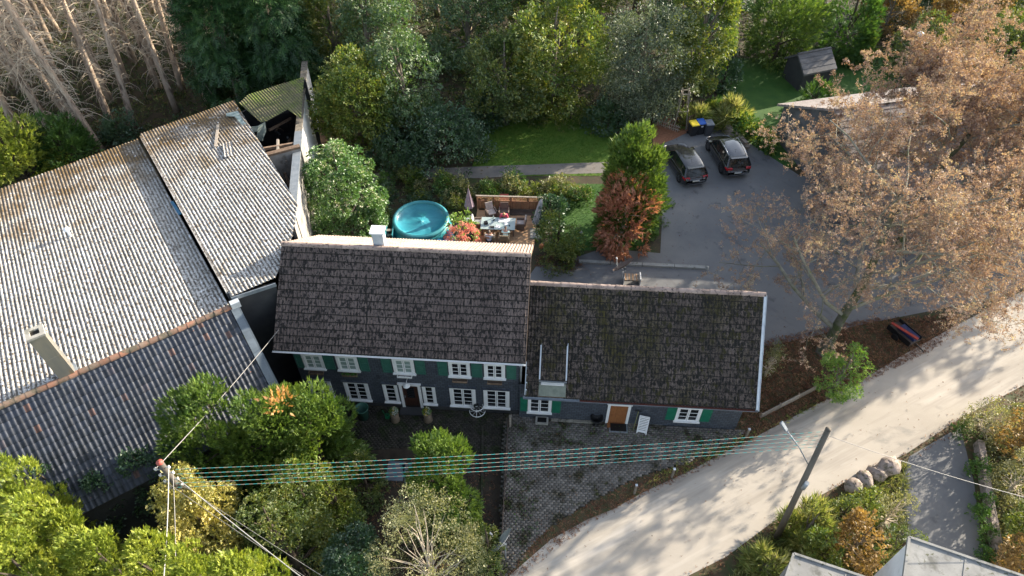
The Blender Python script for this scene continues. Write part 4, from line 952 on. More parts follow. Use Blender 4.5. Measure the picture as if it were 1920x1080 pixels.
mb = MB(); mb.box(-.25, -.2, -.5, .5, 0, .8); mb.box(.2, .25, -.5, .5, 0, .8); mb.build('side_frame', m_pool_rim, st)
for k in range(3): MB().box(-.198, .198, -.45 + k * .2, -.25 + k * .2, .2 + .25 * k, .24 + .25 * k).build('step', m_curb, st)

# ================================================================== FURNITURE ON THE TERRACE
m_wicker = M('wicker', (.30, .23, .15), (.38, .30, .2), 30, rough=.7, bump=.8, bscale=90)
m_wicker_dark = M('dark_wicker', (.13, .095, .08), (.18, .135, .11), 30, rough=.7, bump=.8, bscale=90)
m_cush = M('beige_cushion', (.40, .33, .30), (.47, .4, .36), 5, rough=.9)
m_cushw = M('white_cushion', (.6, .58, .55), (.7, .68, .64), 5, rough=.9)
m_red = M('red_lounger_fabric', (.30, .07, .06), (.36, .1, .08), 5, rough=.9)
m_tableglass = M('frosted_table_top', (.30, .38, .38), (.36, .43, .42), 3, rough=.18, bump=0)
m_cloth_shirt = M('white_shirt', (.62, .64, .74), (.7, .72, .8), 8); m_tshirt = M('pale_mint_shirt', (.5, .7, .68), (.56, .76, .74), 8)
m_pink = M('pink_top', (.50, .06, .12), (.58, .09, .16), 8); m_dark_cloth = M('dark_trousers', (.02, .022, .03), (.03, .03, .04), 8)
m_skin = M('skin', (.50, .27, .19), (.56, .32, .23), 9, rough=.55, bump=.05)
m_hair_b = M('blond_hair', (.28, .17, .08), (.36, .24, .12), 30, rough=.6); m_hair_g = M('grey_brown_hair', (.14, .10, .075), (.2, .15, .12), 30, rough=.6)
m_paper = M('paper', (.78, .78, .8), rough=.8, bump=0); m_plastic_k = M('black_plastic', (.012, .012, .014), rough=.4, bump=0)
tq = [at(903.6, 406.4, .75), at(967, 408.7, .75), at(965, 431, .75), at(900.7, 429.3, .75)]
tc = sum(tq, Vector()) / 4; ta = math.atan2((tq[1] - tq[0]).y, (tq[1] - tq[0]).x); TLn = (tq[1] - tq[0]).length / 2 * 1.0; TWd = 0.52
TLn = min(TLn, 1.15); TWd = (tq[1] - tq[2]).length / 2
table = thing('dining_table', 'long wicker dining table with frosted glass top strewn with papers', 'table', (tc.x, tc.y, TZ), ta)
MB().box(-TLn, TLn, -TWd, TWd, .60, .625).build('tabletop', m_tableglass, table)
MB().box(-TLn + .03, TLn - .03, -TWd + .03, TWd - .03, .5, .598).build('apron', m_wicker_dark, table)
for sx in (-1, 1):
    for sy in (-1, 1): MB().box(sx * (TLn - .1) - .04, sx * (TLn - .1) + .04, sy * (TWd - .1) - .04, sy * (TWd - .1) + .04, 0, .498).build('leg', m_wicker_dark, table)
TT = TZ + .625
def ontable(px, py): return at(px, py, TT)
def item(name, label, cat, px, py, mb, m, rz=0, z=None): 
    p = at(px, py, TT if z is None else z); o = mb.build(name, m); o.location = (p.x, p.y, p.z + .001); o.rotation_euler = (0, 0, rz); tag(o, label, cat); return o
item('open_folder', 'wide white open folder in front of the person in pink', 'folder', 945, 413.5, MB().box(-.36, .36, -.16, .16, 0, .02).box(-.01, .01, -.16, .16, .02, .03), m_paper, .05)
item('paper_sheet', 'white paper sheet between the folder and the bald person in mint shirt', 'paper', 949, 419.5, MB().box(-.12, .12, -.14, .14, 0, .006).box(-.08, .1, -.1, .1, .006, .012), m_paper, .2)
item('notepad', 'white notepad at the middle of the near table edge', 'notepad', 933.5, 424.5, MB().box(-.14, .14, -.14, .14, 0, .014).box(-.13, .13, .11, .13, .014, .022), m_paper, -.15)
item('camera_bag', 'small black bag on the left half of the table', 'bag', 911, 419.5, MB().box(-.12, .12, -.1, .1, 0, .16).box(-.09, .09, -.11, -.101, .02, .1).tube([(-.1, 0, .16), (0, 0, .26), (.1, 0, .16)], .012, 6), m_plastic_k, .3)
item('drinking_glass', 'clear pale bottle at the far table edge beside the person in pink', 'bottle', 925, 409, MB().lathe([(.035, 0), (.04, .02), (.04, .16), (.015, .22), (.015, .27), (.001, .27)], 10), m_tableglass)
item('phone', 'small black phone near the right end of the table', 'phone', 955, 423, MB().box(-.04, .04, -.08, .08, 0, .012).box(-.034, .034, -.07, .07, .012, .0135), m_plastic_k, .3)
item('notebook', 'grey closed notebook at the near left table edge', 'notebook', 922.5, 426, MB().box(-.14, .14, -.1, .1, 0, .03).box(-.135, .13, -.095, .095, .03, .034), m_dark_wall, -.05)
item('coffee_cup', 'small white cup beside the black bag', 'cup', 917.5, 422.5, MB().lathe([(.025, 0), (.04, .07), (.035, .07), (.02, .01), (.001, .01)], 10).tube([(.038, 0, .06), (.06, 0, .04), (.036, 0, .02)], .006, 5), m_white)
item('spectacles_case', 'dark case at the far table edge left of the folder', 'case', 926, 413, MB().box(-.07, .07, -.03, .03, 0, .04).box(-.065, .065, -.025, .025, .04, .045), m_plastic_k, .9)

def armchair(name, label, px, py, rz, wick=m_wicker, cush=None, tilt=0, h=.62, z=.45):
    """px,py: seat centre at seat height; rz=0: faces +Y"""
    p = at(px, py, z); t = thing(name, label, 'chair', (p.x, p.y, TZ), rz, 'wicker chairs around the terrace table')
    s = .27
    MB().box(-s, s, -s, s, .3, .38).build('seat', wick, t)
    bm = Matrix.Translation((0, -s, .36)) @ Matrix.Rotation(rad(10 + tilt), 4, 'X')
    MB().box(-s, s, -.05, 0, 0, .56, 0, bm).build('backrest', wick, t)
    for sx in (-1, 1):
        MB().box(sx * s - .035 + sx * .037, sx * s + .035 + sx * .037, -s, s - .02, .08, .58).build('armrest', wick, t)
        for sy in (-1, 1): MB().box(sx * (s - .05) - .025, sx * (s - .05) + .025, sy * (s - .05) - .025, sy * (s - .05) + .025, 0, .299).build('leg', wick, t)
    if cush:
        MB().box(-s + .02, s - .02, -s + .03, s - .01, .382, .45).build('seat_cushion', cush, t)
        mb = MB()
        for i in range(3):
            for j in range(3): mb.box(-.24 + i * .163, -.083 + i * .163, .004, .07, .08 + j * .165, .238 + j * .165, 0, bm)
        mb.build('back_cushion', cush, t)
    return t
armchair('wicker_chair', 'wicker armchair seen from behind, holding the person in white shirt', 918.5, 446, ta + .02)
armchair('wicker_chair', 'wicker armchair seen from behind, holding the person in mint shirt', 945.5, 447, ta - .02)
armchair('wicker_chair', 'empty dark wicker armchair with pale cushion at the left table end', 895, 419, ta - rad(90), m_wicker_dark, m_cushw)
armchair('wicker_chair', 'empty dark wicker armchair at the right table end', 976, 420, ta + rad(90), m_wicker_dark, m_cush)
armchair('wicker_chair', 'empty armchair with beige padded cushion turned away behind the table', 921, 399, ta + rad(205), m_wicker_dark, m_cush, tilt=14)
armchair('wicker_chair', 'armchair behind the folder holding the person in pink', 945, 399, ta + rad(180), m_wicker_dark)
p = at(945, 388, .4); t = thing('sun_lounger', 'red sun lounger with raised back at the lattice fence', 'lounger', (p.x, p.y, TZ - .01), 0)
MB().box(-.3, .3, -.7, .1, .26, .30).build('seat', m_red, t); bm = Matrix.Translation((0, .1, .28)) @ Matrix.Rotation(rad(-38), 4, 'X'); MB().box(-.3, .3, 0, .04, 0, .8, 0, bm).build('backrest', m_red, t)
mb = MB(); mb.box(-.34, -.305, -.75, .2, .2, .3); mb.box(.305, .34, -.75, .2, .2, .3); mb.build('frame', m_wicker_dark, t)
for sx in (-1, 1):
    for sy in (-.65, .1): MB().box(sx * .32 - .02, sx * .32 + .02, sy, sy + .04, 0, .199).build('leg', m_wicker_dark, t)
p = at(879, 410, .4); t = thing('side_table', 'small dark stand with pale trays left of the dining table', 'table', (p.x, p.y, 0), .5)
MB().box(-.32, .32, -.22, .22, .4, .43).build('top', m_dark_wall, t); MB().box(-.26, .02, -.18, .18, .431, .46).build('tray', m_zinc_pale, t); MB().box(.05, .28, -.18, .18, .431, .46).build('tray', m_white, t)
for sx in (-1, 1):
    for sy in (-1, 1): MB().box(sx * .28 - .02, sx * .28 + .02, sy * .18 - .02, sy * .18 + .02, 0, .399).build('leg', m_dark_wall, t)

# ------------------------------------------------------------------ people (seated)
def skin_mesh(name, verts, edges, radii, m, parent, sub=2, root=0):
    me = bpy.data.meshes.new(name); me.from_pydata([tuple(v) for v in verts], edges, []); me.materials.append(m)
    o = link(name, me, parent); md = o.modifiers.new('skin', 'SKIN'); md.use_smooth_shade = True
    for i, r in enumerate(radii): me.skin_vertices[0].data[i].radius = (r, r) if not hasattr(r, '__len__') else r
    me.skin_vertices[0].data[root].use_root = True
    sm = o.modifiers.new('subsurf', 'SUBSURF'); sm.levels = sub; sm.render_levels = sub; return o
def person(label, px, py, zs, rz, shirt, hair, bald=False, lean=.3, hands=((-.2, .5, .72), (.2, .5, .72)), headdown=.5):
    """seated person, local +Y is forward; px,py is where the head is seen"""
    sh = Vector((0, .02 + lean * .5, .47 + .44 * math.cos(lean))) - Vector((0, .02, 0)); 
    head_l = Vector((0, sh.y + .05 + .1 * headdown, sh.z + .22 - .04 * headdown))
    p = at(px, py, head_l.z + zs); off = Matrix.Rotation(rz, 3, 'Z') @ Vector((head_l.x, head_l.y, 0))
    t = thing('person', label, 'person', (p.x - off.x, p.y - off.y, zs), rz)
    hip = Vector((0, 0, .47)); V = [hip, (0, .04 + lean * .12, .62), (0, sh.y * .65, .78), sh, sh + Vector((0, .03, .07)), head_l + Vector((0, -.0, -.07))]
    E_ = [(0, 1), (1, 2), (2, 3), (3, 4), (4, 5)]; Rr = [(.16, .12), (.145, .11), (.165, .115), (.13, .1), .058, .055]
    for s, hd in ((-1, hands[0]), (1, hands[1])):
        b = len(V); hd = Vector(hd); so_ = sh + Vector((s * .18, 0, -.02)); el = Vector((s * .27, (so_.y + hd.y) / 2 - .02, (so_.z + hd.z) / 2 - .12)); 
        V += [so_, el, hd.lerp(el, .12)]; E_ += [(3, b), (b, b + 1), (b + 1, b + 2)]; Rr += [.07, .046, .032]
        b = len(V); V += [Vector((s * .1, .02, .46)), Vector((s * .13, .42, .47)), Vector((s * .12, .40, .10)), Vector((s * .13, .55, .05))]; E_ += [(0, b), (b, b + 1), (b + 1, b + 2), (b + 2, b + 3)]; Rr += [.1, .07, .05, (.05, .035)]
    skin_mesh('body', V, E_, Rr, m_skin, t)
    # clothes: slightly larger shells over torso, sleeves and legs
    sv = [V[0], V[1], V[2], V[3]]; se = [(0, 1), (1, 2), (2, 3)]; sr = [(.175, .135), (.16, .125), (.185, .13), (.15, .12)]
    for b in (6, 13):
        k = len(sv); sv += [V[b], Vector(V[b]).lerp(V[b + 1], .75)]; se += [(3, k), (k, k + 1)]; sr += [.09, .066]
    skin_mesh('shirt', sv, se, sr, shirt, t)
    tv = [V[0]]; te = []; tr = [(.17, .13)]
    for b in (9, 16):
        k = len(tv); tv += [V[b], V[b + 1], V[b + 2]]; te += [(0, k), (k, k + 1), (k + 1, k + 2)]; tr += [.12, .086, .066]
    skin_mesh('trousers', tv, te, tr, m_dark_cloth, t)
    for b in (12, 19):
        f0 = Vector(V[b]) + Vector((0, -.1, -.03)); skin_mesh('shoe', [f0, f0 + Vector((0, .22, -.01))], [(0, 1)], [(.05, .04), (.045, .03)], m_plastic_k, t, 1)
    # head with face
    hm = Matrix.Translation(head_l) @ Matrix.Rotation(-headdown * .8, 4, 'X')
    mb = MB(); n = 12
    for j in range(n + 1):
        pass
    vs = []; 
    for j in range(n + 1):
        ph = math.pi * j / n; z = math.cos(ph) * .125; r = math.sin(ph)
        for k in range(16):
            a = 2 * math.pi * k / 16; wx = .078 * (1 - .22 * max(0, -math.cos(ph))); wy = .096
            vs.append(hm @ Vector((r * wx * math.cos(a), r * wy * math.sin(a) + .01 * max(0, -math.cos(ph)), z)))
    mb.add(vs, [(j * 16 + k, (j + 1) * 16 + k, (j + 1) * 16 + (k + 1) % 16, j * 16 + (k + 1) % 16) for j in range(n) for k in range(16)], 0, True)
    mb.add([hm @ Vector(v) for v in ((-.012, .09, .015), (.012, .09, .015), (.016, .098, -.03), (-.016, .098, -.03), (0, .122, -.022))], [(0, 1, 4), (1, 2, 4), (2, 3, 4), (3, 0, 4)])
    for s in (-1, 1): mb.add([hm @ (Vector((s * .079, -.01, 0)) + Vector(q)) for q in ((0, -.015, -.03), (0, .015, -.03), (0, .018, .03), (0, -.02, .03), (s * .016, -.012, 0))], [(0, 1, 4), (1, 2, 4), (2, 3, 4), (3, 0, 4)])
    head = mb.build('head', m_skin, t)
    mb = MB(); mb.add([hm @ Vector(v) for v in ((-.028, .094, -.062), (.028, .094, -.062), (.022, .095, -.07), (-.022, .095, -.07))], [(0, 1, 2, 3)]); mb.build('mouth', m_pink, head)
    mb = MB()
    for s in (-1, 1): mb.ball(hm @ Vector((s * .032, .083, .02)), .012, 6)
    mb.build('eye', m_dark_cloth, head)
    mb = MB(); vs = []; kk = 7
    for j in range(kk + 1):
        ph = math.pi * .55 * j / kk
        for k in range(16):
            a = 2 * math.pi * k / 16; cut = 1 - .45 * max(0, math.sin(a)) if j > 3 else 1
            if bald: cut *= 1
            p3 = ph * cut; vs.append(hm @ Vector((math.sin(p3) * .086 * math.cos(a), math.sin(p3) * .104 * math.sin(a) - .006, math.cos(p3) * .134)))
    f0 = 3 if bald else 0
    mb.add(vs, [(j * 16 + k, (j + 1) * 16 + k, (j + 1) * 16 + (k + 1) % 16, j * 16 + (k + 1) % 16) for j in range(f0, kk) for k in range(16)], 0, True); mb.build('hair', hair, t)
    for s, hd in ((-1, hands[0]), (1, hands[1])):
        hd = Vector(hd); mb = MB(); mb.tube([hd + Vector((0, -.05, 0)), hd, hd + Vector((0, .05, -.005))], [.026, .036, .03], 8)
        for k, (dx, l) in enumerate(((-.028, .06), (-.01, .075), (.01, .07), (.027, .055))): mb.tube([hd + Vector((dx, .04, 0)), hd + Vector((dx * 1.2, .04 + l * .55, .004)), hd + Vector((dx * 1.25, .04 + l, -.02))], [.009, .0085, .006], 6)
        mb.tube([hd + Vector((-s * .025, -.01, 0)), hd + Vector((-s * .05, .02, -.002)), hd + Vector((-s * .05, .05, -.012))], [.011, .0095, .007], 6)
        mb.build('hand', m_skin, t)
    return t
person('person in a white shirt seated at the near table side, seen from behind', 917, 435, TZ - .04, ta, m_cloth_shirt, m_hair_g, lean=.12, hands=((-.16, .38, .66), (.12, .40, .74)), headdown=.3)
person('balding person in a pale mint shirt leaning over papers at the near side', 948, 427, TZ - .04, ta, m_tshirt, m_hair_g, bald=True, lean=.42, hands=((-.2, .56, .66), (.2, .56, .66)), headdown=.8)
person('blond person in a pink top bent over the open folder at the far side', 944.8, 401.5, TZ - .04, ta + math.pi, m_pink, m_hair_b, lean=.45, hands=((-.2, .52, .66), (.18, .54, .66)), headdown=1.0)

# ------------------------------------------------------------------ parasols
m_lav = M('lavender_parasol_cloth', (.32, .25, .30), (.40, .32, .37), 5, rough=.9); m_gpar = M('grey_parasol_cloth', (.36, .36, .38), (.46, .46, .48), 5, rough=.9)
def folded(parent, top, r, L, m):
    n = 24; vs = []; prof = [(0, .02), (.08, .035), (.35, .3), (.7, .72), (.95, 1), (1.0, .96)]
    for t, w in prof:
        for k in range(n):
            a = 2 * math.pi * k / n; rr = r * w * (1 + .24 * (1 if k % 3 == 0 else -.4) * (t > .1)); vs.append(Vector(top) + Vector((rr * math.cos(a), rr * math.sin(a), -L * t)))
    MB().add(vs, [(j * n + k, (j + 1) * n + k, (j + 1) * n + (k + 1) % n, j * n + (k + 1) % n)[::1] for j in range(len(prof) - 1) for k in range(n)]).build('canopy', m, parent)
p = at(881, 404); t = thing('parasol', 'closed lavender parasol standing left of the terrace table', 'parasol', p)
mb = MB(); mb.tube([(0, 0, 0), (0, 0, 2.55)], .022, 8); mb.build('pole', m_timber, t); mb = MB(); mb.lathe([(.26, 0), (.26, .06), (.05, .09), (.04, .3)], 16); mb.build('base', m_dark_wall, t); folded(t, (0, 0, 2.5), .27, 1.75, m_lav)
mb = MB(); mb.ball((0, 0, 2.58), .035, 6); mb.build('finial', m_black, t)
p = at(1013, 423); t = thing('cantilever_parasol', 'closed grey cantilever parasol slanting down at the right end of the terrace', 'parasol', p)
mb = MB(); mb.tube([(0, 0, 0), (0, 0, 2.3)], .035, 8); mb.build('mast', m_black, t); mb = MB(); mb.box(-.4, .4, -.05, .05, 0, .05); mb.box(-.05, .05, -.4, .4, 0, .05); mb.build('base', m_black, t)
tv_ = Vector((.02, 0, 2.25)); bv_ = at(1004, 418, .6) - p
ax = (bv_ - tv_).normalized(); e = thing('t', '', ''); bpy.data.objects.remove(e)
n = 20; vs = []; sx_ = ax.cross(Vector((0, 1, 0))).normalized(); sy_ = ax.cross(sx_); LL = (bv_ - tv_).length
for tt_, w in [(0, .03), (.12, .10), (.4, .14), (.75, .17), (1, .2), (1.02, .15)]:
    for k in range(n):
        a = 2 * math.pi * k / n; rr = w * (1 + .25 * (1 if k % 2 else -.4)); vs.append(tv_ + ax * LL * tt_ + (sx_ * math.cos(a) + sy_ * math.sin(a)) * rr)
MB().add(vs, [(j * n + k, (j + 1) * n + k, (j + 1) * n + (k + 1) % n, j * n + (k + 1) % n) for j in range(5) for k in range(n)]).build('canopy', m_gpar, t)
p = at(1432 / 1920 * 0 + 1000, 437, .1)
p = at(1002, 441); t = thing('stepping_slab', 'pale stone slab at the right edge of the terrace under the shrub', 'slab', p); MB().box(-.3, .5, -.5, .5, .0, TZ + .05).build('slab', m_curb, t); MB().box(-.26, .46, -.46, .46, TZ + .051, TZ + .06).build('surface', m_concrete, t)
def small(name, label, cat, px, py, mbs, loc_z=0, rz=0):
    p = at(px, py, loc_z); t = thing(name, label, cat, (p.x, p.y, loc_z), rz)
    for nm, mb, m in mbs: mb.build(nm, m, t)
    return t
m_ball_w = M('white_ball_plastic', (.75, .75, .75), rough=.4, bump=0, spots=[((.02, .02, .02), 5, .6, .61)], coord='object'); m_orange = M('orange_clay', (.50, .2, .08), (.42, .16, .07), 5)
o = MB().ball((0, 0, .11), .11, 12).build('football', m_ball_w); o.location = at(1089, 438); tag(o, 'white and black football on the side lawn', 'ball')
o = MB().ball((0, 0, .14), .16, 12).build('clay_globe', m_orange); o.location = at(1015, 471) + Vector((0, 0, .3)); tag(o, 'round orange clay globe at the corner below the shrub', 'globe')

# ================================================================== FRONT COURTYARD OBJECTS
m_binmat = M('green_barrel_plastic', (.03, .10, .075), (.04, .13, .095), 3, rough=.5, bump=.05)
small('garden_barrel', 'open dark green plastic barrel at the farmhouse wall beside the round thuja', 'barrel', 683, 783, [('tub', MB().lathe([(.01, .02), (.24, 0), (.32, .86), (.345, .87), (.345, .9), (.3, .9), (.23, .06), (.01, .05)], 24), m_binmat)])
m_stump = M('stone_stump', (.16, .12, .085), (.22, .17, .12), 5, bump=.6); m_yel = M('yellow_petals', (.7, .45, .03), rough=.7, bump=0); m_wht = M('white_petals', (.75, .75, .72), rough=.7, bump=0); m_pflower = leaf_mat('pot_plant_leaf', [(.2, (.04, .1, .02)), (.8, (.1, .2, .03))])
for px, lab, wshare in ((742, 'stone pedestal with white and yellow flowers, left of the dark front door', .65), (803, 'stone pedestal with yellow flowers, right of the dark front door', .35)):
    t = small('flower_pedestal', lab, 'planter', px, 788, [('pedestal', MB().lathe([(.2, 0), (.24, .05), (.19, .3), (.21, .55), (.2, .6), (.14, .6)], 14), m_stump), ('bowl', MB().lathe([(.1, .6), (.2, .68), (.24, .78), (.2, .78), (.01, .72)], 14), m_stump)])
    rg = np.random.default_rng(px)
    for nm, mm, n, s in (('foliage', m_pflower, 90, .12), ('white_flowers', m_wht, int(130 * wshare), .07), ('yellow_flowers', m_yel, int(130 * (1 - wshare)), .07)):
        P = unit(rg.normal(size=(n, 3))) * (.24 if nm != 'foliage' else .2); P[:, 2] = np.abs(P[:, 2]) * .8 + .8
        if nm == 'white_flowers': P[:, 0] = np.abs(P[:, 0]) * .9 - .03
        if nm == 'yellow_flowers': P[:, 0] = -np.abs(P[:, 0]) * .9 + .05
        V, F = sprays_mesh(P, rg.normal(size=(n, 3)) + [0, 0, .8], np.full(n, s), 'laurel', 3); link(nm, np_mesh(nm, V, F, mm), t, kind='stuff')
small('watering_can', 'small green watering can between the barrel and the flower pedestal', 'watering can', 727, 783, [('can', MB().lathe([(.13, 0), (.13, .24), (.1, .28), (.09, .28), (.11, .03), (.01, .03)], 14), M('green_plastic', (.01, .15, .06), rough=.4)), ('spout', MB().tube([(-.1, 0, .06), (-.28, .05, .3), (-.33, .07, .32)], [.03, .018, .03], 8), bpy.data.materials['green_plastic']), ('handle', MB().tube([(.12, 0, .06), (.22, 0, .2), (.06, 0, .36), (-.06, 0, .3)], .012, 6), bpy.data.materials['green_plastic'])], rz=-.5)
# terracotta figure and stone
small('terracotta_planter', 'broken terracotta planter lying on the courtyard below the round thuja', 'planter', 664, 836, [('pot', MB().lathe([(.08, 0), (.15, .24), (.17, .25), (.17, .3), (.13, .3), (.08, .04), (.01, .04)], 14), m_orange), ('side_pot', MB().lathe([(.05, .0), (.1, .15), (.12, .2), (.08, .2), (.01, .03)], 10, (-.16, -.14, 0)), m_orange)])
small('garden_stone', 'pale rough stone beside the broken terracotta planter', 'stone', 654, 834, [('stone', MB().lathe([(.01, 0), (.16, .02), (.2, .12), (.12, .26), (.01, .3)], 7, smooth=False), m_curb)])
# half-round wall fountain shelf
p = ab(-3.05, B1 - .02)
t = thing('wall_basin', 'white half-round metal flower shelf on the farmhouse wall under the right windows', 'basin', (p.x, p.y, 0), TH)
for z, r in ((.1, .42), (.55, .36)):
    mb = MB(); mb.lathe([(r - .03, z), (r, z), (r, z + .04), (r - .03, z + .04)], 18, a0=math.pi, a1=2 * math.pi); 
    for k in range(5): a = math.pi + math.pi * (k + .5) / 5; mb.bar((0, 0, z + .02), (r * math.cos(a), r * math.sin(a), z + .02), .012, .012)
    mb.build('shelf', m_white, t)
mb = MB(); mb.tube([(-.33, -.02, 0), (-.3, -.02, .75)], .012, 6); mb.tube([(.33, -.02, 0), (.3, -.02, .75)], .012, 6); mb.tube([(0, -.4, 0), (0, -.34, .55)], .012, 6); mb.build('frame', m_white, t)
mb = MB(); mb.lathe([(.1, .6), (.16, .75), (.1, .8)], 10, (0, -.15, 0)); mb.build('pot', m_dark_wall, t)
# black urn
small('black_urn', 'black cast urn on a foot, left of the brown annex door', 'urn', 1117, 797, [('foot', MB().lathe([(.16, 0), (.16, .05), (.06, .12), (.05, .25), (.09, .3)], 14), m_black), ('bowl', MB().lathe([(.09, .3), (.2, .4), (.27, .6), (.33, .64), (.33, .7), (.27, .7), (.15, .5), (.01, .48)], 18), m_black), ('knob', MB().ball((0, 0, .72), .05, 6), m_black)])
small('door_mat', 'dark door mat with grey rim on the paving in front of the brown door', 'mat', 1159, 803, [('rim', MB().box(-.46, .46, -.28, .28, .05, .085), m_zinc), ('mat', MB().box(-.4, .4, -.22, .22, .0851, .1), m_black)], rz=TH)
# rake
p = ab(4.95, B2 - .12); t = thing('garden_rake', 'green-handled rake leaning on the wall between the brown door and the white chair', 'rake', (p.x, p.y, .0), TH)
mb = MB(); mb.tube([(-.1, -.35, .02), (.05, .08, 1.25)], .016, 6); mb.build('handle', M('rake_handle', (.25, .25, .1), rough=.6), t)
mb = MB(); mb.bar((-.12, .075, 1.25), (.22, .075, 1.25), .03, .02)
for k in range(8): mb.bar((-.11 + k * .045, .075, 1.25), (-.12 + k * .048, .05, 1.4), .008, .008)
mb.build('rake_head', m_black, t)
# white folding chair leaning on the wall
p = at(1202, 815); t = thing('folding_chair', 'white folded garden chair leaning on the annex wall right of the brown door', 'chair', (p.x, p.y, .0), TH - .18)
bm = Matrix.Translation((0, 0, .03)) @ Matrix.Rotation(rad(-22), 4, 'X'); mb = MB()
for x in (-.25, .21): mb.box(x, x + .04, 0, .035, 0, 1.05, 0, bm)
mb.build('frame', m_white, t); mb = MB()
for x in (-.2, .16): mb.box(x, x + .035, .05, .08, -.1, .55, 0, bm)
mb.build('hind_frame', m_white, t)
for k in range(9): MB().box(-.208, .208, .004, .022, .18 + k * .098, .24 + k * .098, 0, bm).build('slat', m_white, t)
for z in (.12, 1.05): MB().box(-.25, .25, -.003, .04, z, z + .045, 0, bm).build('rail', m_white, t)
# divider fence between garden and forecourt
f0, f1 = at(953, 800), at(938, 1085); dv = f1 - f0
t = thing('garden_divider', 'dark low plank barrier with ivy between the sunken garden and the paved forecourt', 'fence', f0, math.atan2(dv.y, dv.x))
LD = dv.length; npst = 6
for i in range(npst): MB().box(i * LD / (npst - 1) - .05, i * LD / (npst - 1) + .05, -.05, .05, 0, .62).build('post', m_deck_dark, t)
for k in range(4): MB().box(0, LD, -.028 + .0, .0, .04 + k * .14, .165 + k * .14).build('plank', m_deck_dark, t)
small('gate_post', 'short grey post at the corner of the farmhouse and the garden divider', 'post', 957, 800, [('post', MB().box(-.05, .05, -.05, .05, 0, .95), m_timber_grey), ('cap', MB().box(-.07, .07, -.07, .07, .951, .98), m_timber_grey)])
g0_, g1_ = at(905, 800), at(903, 1085); dv = g1_ - g0_
t = thing('garden_kerb', 'sunken stone kerb line through the dark garden, left of the plank barrier', 'kerb', g0_, math.atan2(dv.y, dv.x)); nk = int(dv.length / .8)
km = MB().box(0, .78, -.05, .05, 0, .12).data('kerb_stone', m_paver_dark)
for k in range(nk): link('kerb_stone', km, t, loc=(k * .8, 0, 0))
for px, py, w, lab in ((742, 884, .42, 'left of two blue-grey slabs in the dark garden bed'), (773, 886, .42, 'right of two blue-grey slabs in the dark garden bed')):
    small('stone_slab', lab, 'slab', px, py, [('slab', MB().box(-w, w, -.5, .5, 0, .05), M('bluestone', (.10, .12, .15), (.13, .15, .18), 3, rough=.5) if 'bluestone' not in bpy.data.materials else bpy.data.materials['bluestone']), ('edge', MB().box(-w - .03, w + .03, -.53, .53, 0, .03), m_dark_wall)], rz=-.05 if px < 750 else .25)
# satellite dish on a post in the forecourt corner
p = at(1056, 933 + 20); m_dish = M('dish_grey', (.42, .45, .48), (.48, .5, .53), 3, rough=.4, bump=0)
def dish(name, label, p, zc, aim, r, m, mast=.035):
    t = thing(name, label, 'satellite dish', p); aim = Vector(aim).normalized(); c = Vector((0, 0, zc))
    mb = MB(); mb.tube([(0, 0, 0), (0, 0, zc)], mast, 10); mb.build('mast', m_zinc, t)
    x = aim.cross(Vector((0, 0, 1))).normalized(); y = x.cross(aim); cc = c + aim * .12; n = 28; mb = MB(); vs = []
    for rr in (0.02, .35, .7, 1.0): 
        for k in range(n): a = 2 * math.pi * k / n; vs.append(cc + (x * math.cos(a) + y * math.sin(a) * 1.05) * r * rr + aim * (.22 * r * rr * rr))
    mb.add(vs, [(j * n + k, (j + 1) * n + k, (j + 1) * n + (k + 1) % n, j * n + (k + 1) % n) for j in range(3) for k in range(n)], 0, True)
    vs2 = [v - aim * .02 for v in vs]; mb.add(vs2, [(j * n + k, j * n + (k + 1) % n, (j + 1) * n + (k + 1) % n, (j + 1) * n + k) for j in range(3) for k in range(n)], 0, True); mb.build('reflector', m, t)
    e = cc - y * r * .9; f = cc + aim * r * .95 - y * r * .25; mb = MB(); mb.tube([c - y * r * .3, e + aim * .1, f], .018, 6); mb.build('feed_arm', m_zinc, t)
    mb = MB(); mb.tube([f + aim * .05, f - aim * .08], [.05, .035], 10); mb.build('receiver', m_white, t); mb = MB(); mb.box(-.05, .05, -.05, .05, zc - .12, zc + .08); mb.build('bracket', m_zinc, t); return t
dish('satellite_dish', 'light grey satellite dish on a post at the corner of the paved forecourt', at(948, 1052), 1.75, (-.75, .5, .42), .66, m_dish)
m_rust = M('brown_dish', (.13, .10, .09), (.18, .14, .12), 3, rough=.5)
dish('satellite_dish', 'brown satellite dish standing behind the annex ridge near the kerb', at(1166, 536), 1.5, (-.5, .5, .62), .66, m_rust)
# slatted bench behind the annex
p = at(1183, 529); t = thing('garden_bench', 'pale slatted garden bench behind the annex beside the brown dish', 'bench', p, TH)
for k in range(8): MB().box(-.42 + k * .11, -.34 + k * .11, -.28, .28, .43, .455).build('slat', m_timber_grey if k % 2 else m_deck, t)
for s in (-1, 1): MB().box(s * .5 - .03, s * .5 + .03, -.3, .3, 0, .6).build('side_frame', m_white, t)
MB().box(-.469, .469, -.28, -.24, .36, .425).build('rail', m_timber_grey, t)
# kerb in the yard
k0, k1 = at(1085, 492), at(1325, 504); dv = k1 - k0
t = thing('yard_kerb', 'long pale concrete kerb in the yard behind the annex', 'kerb', k0, math.atan2(dv.y, dv.x)); m_kerb = M('pale_kerb_concrete', (.26, .26, .25), (.36, .36, .34), 2, rnd=.1, spots=[((.12, .12, .09), 4, .6, .68)], bump=.4)
km = MB().poly([(0, -.12), (1.93, -.12), (1.93, .12), (0, .12)], 0, .16).data('kerb_stone', m_kerb); n = int(dv.length / 1.95)
for k in range(n): link('kerb_stone', km, t, loc=(k * dv.length / n, 0, 0))
o = MB().lathe([(.12, 0), (.12, .16), (.01, .16)], 14, (dv.length, 0, 0)).build('kerb_end', m_kerb, t)
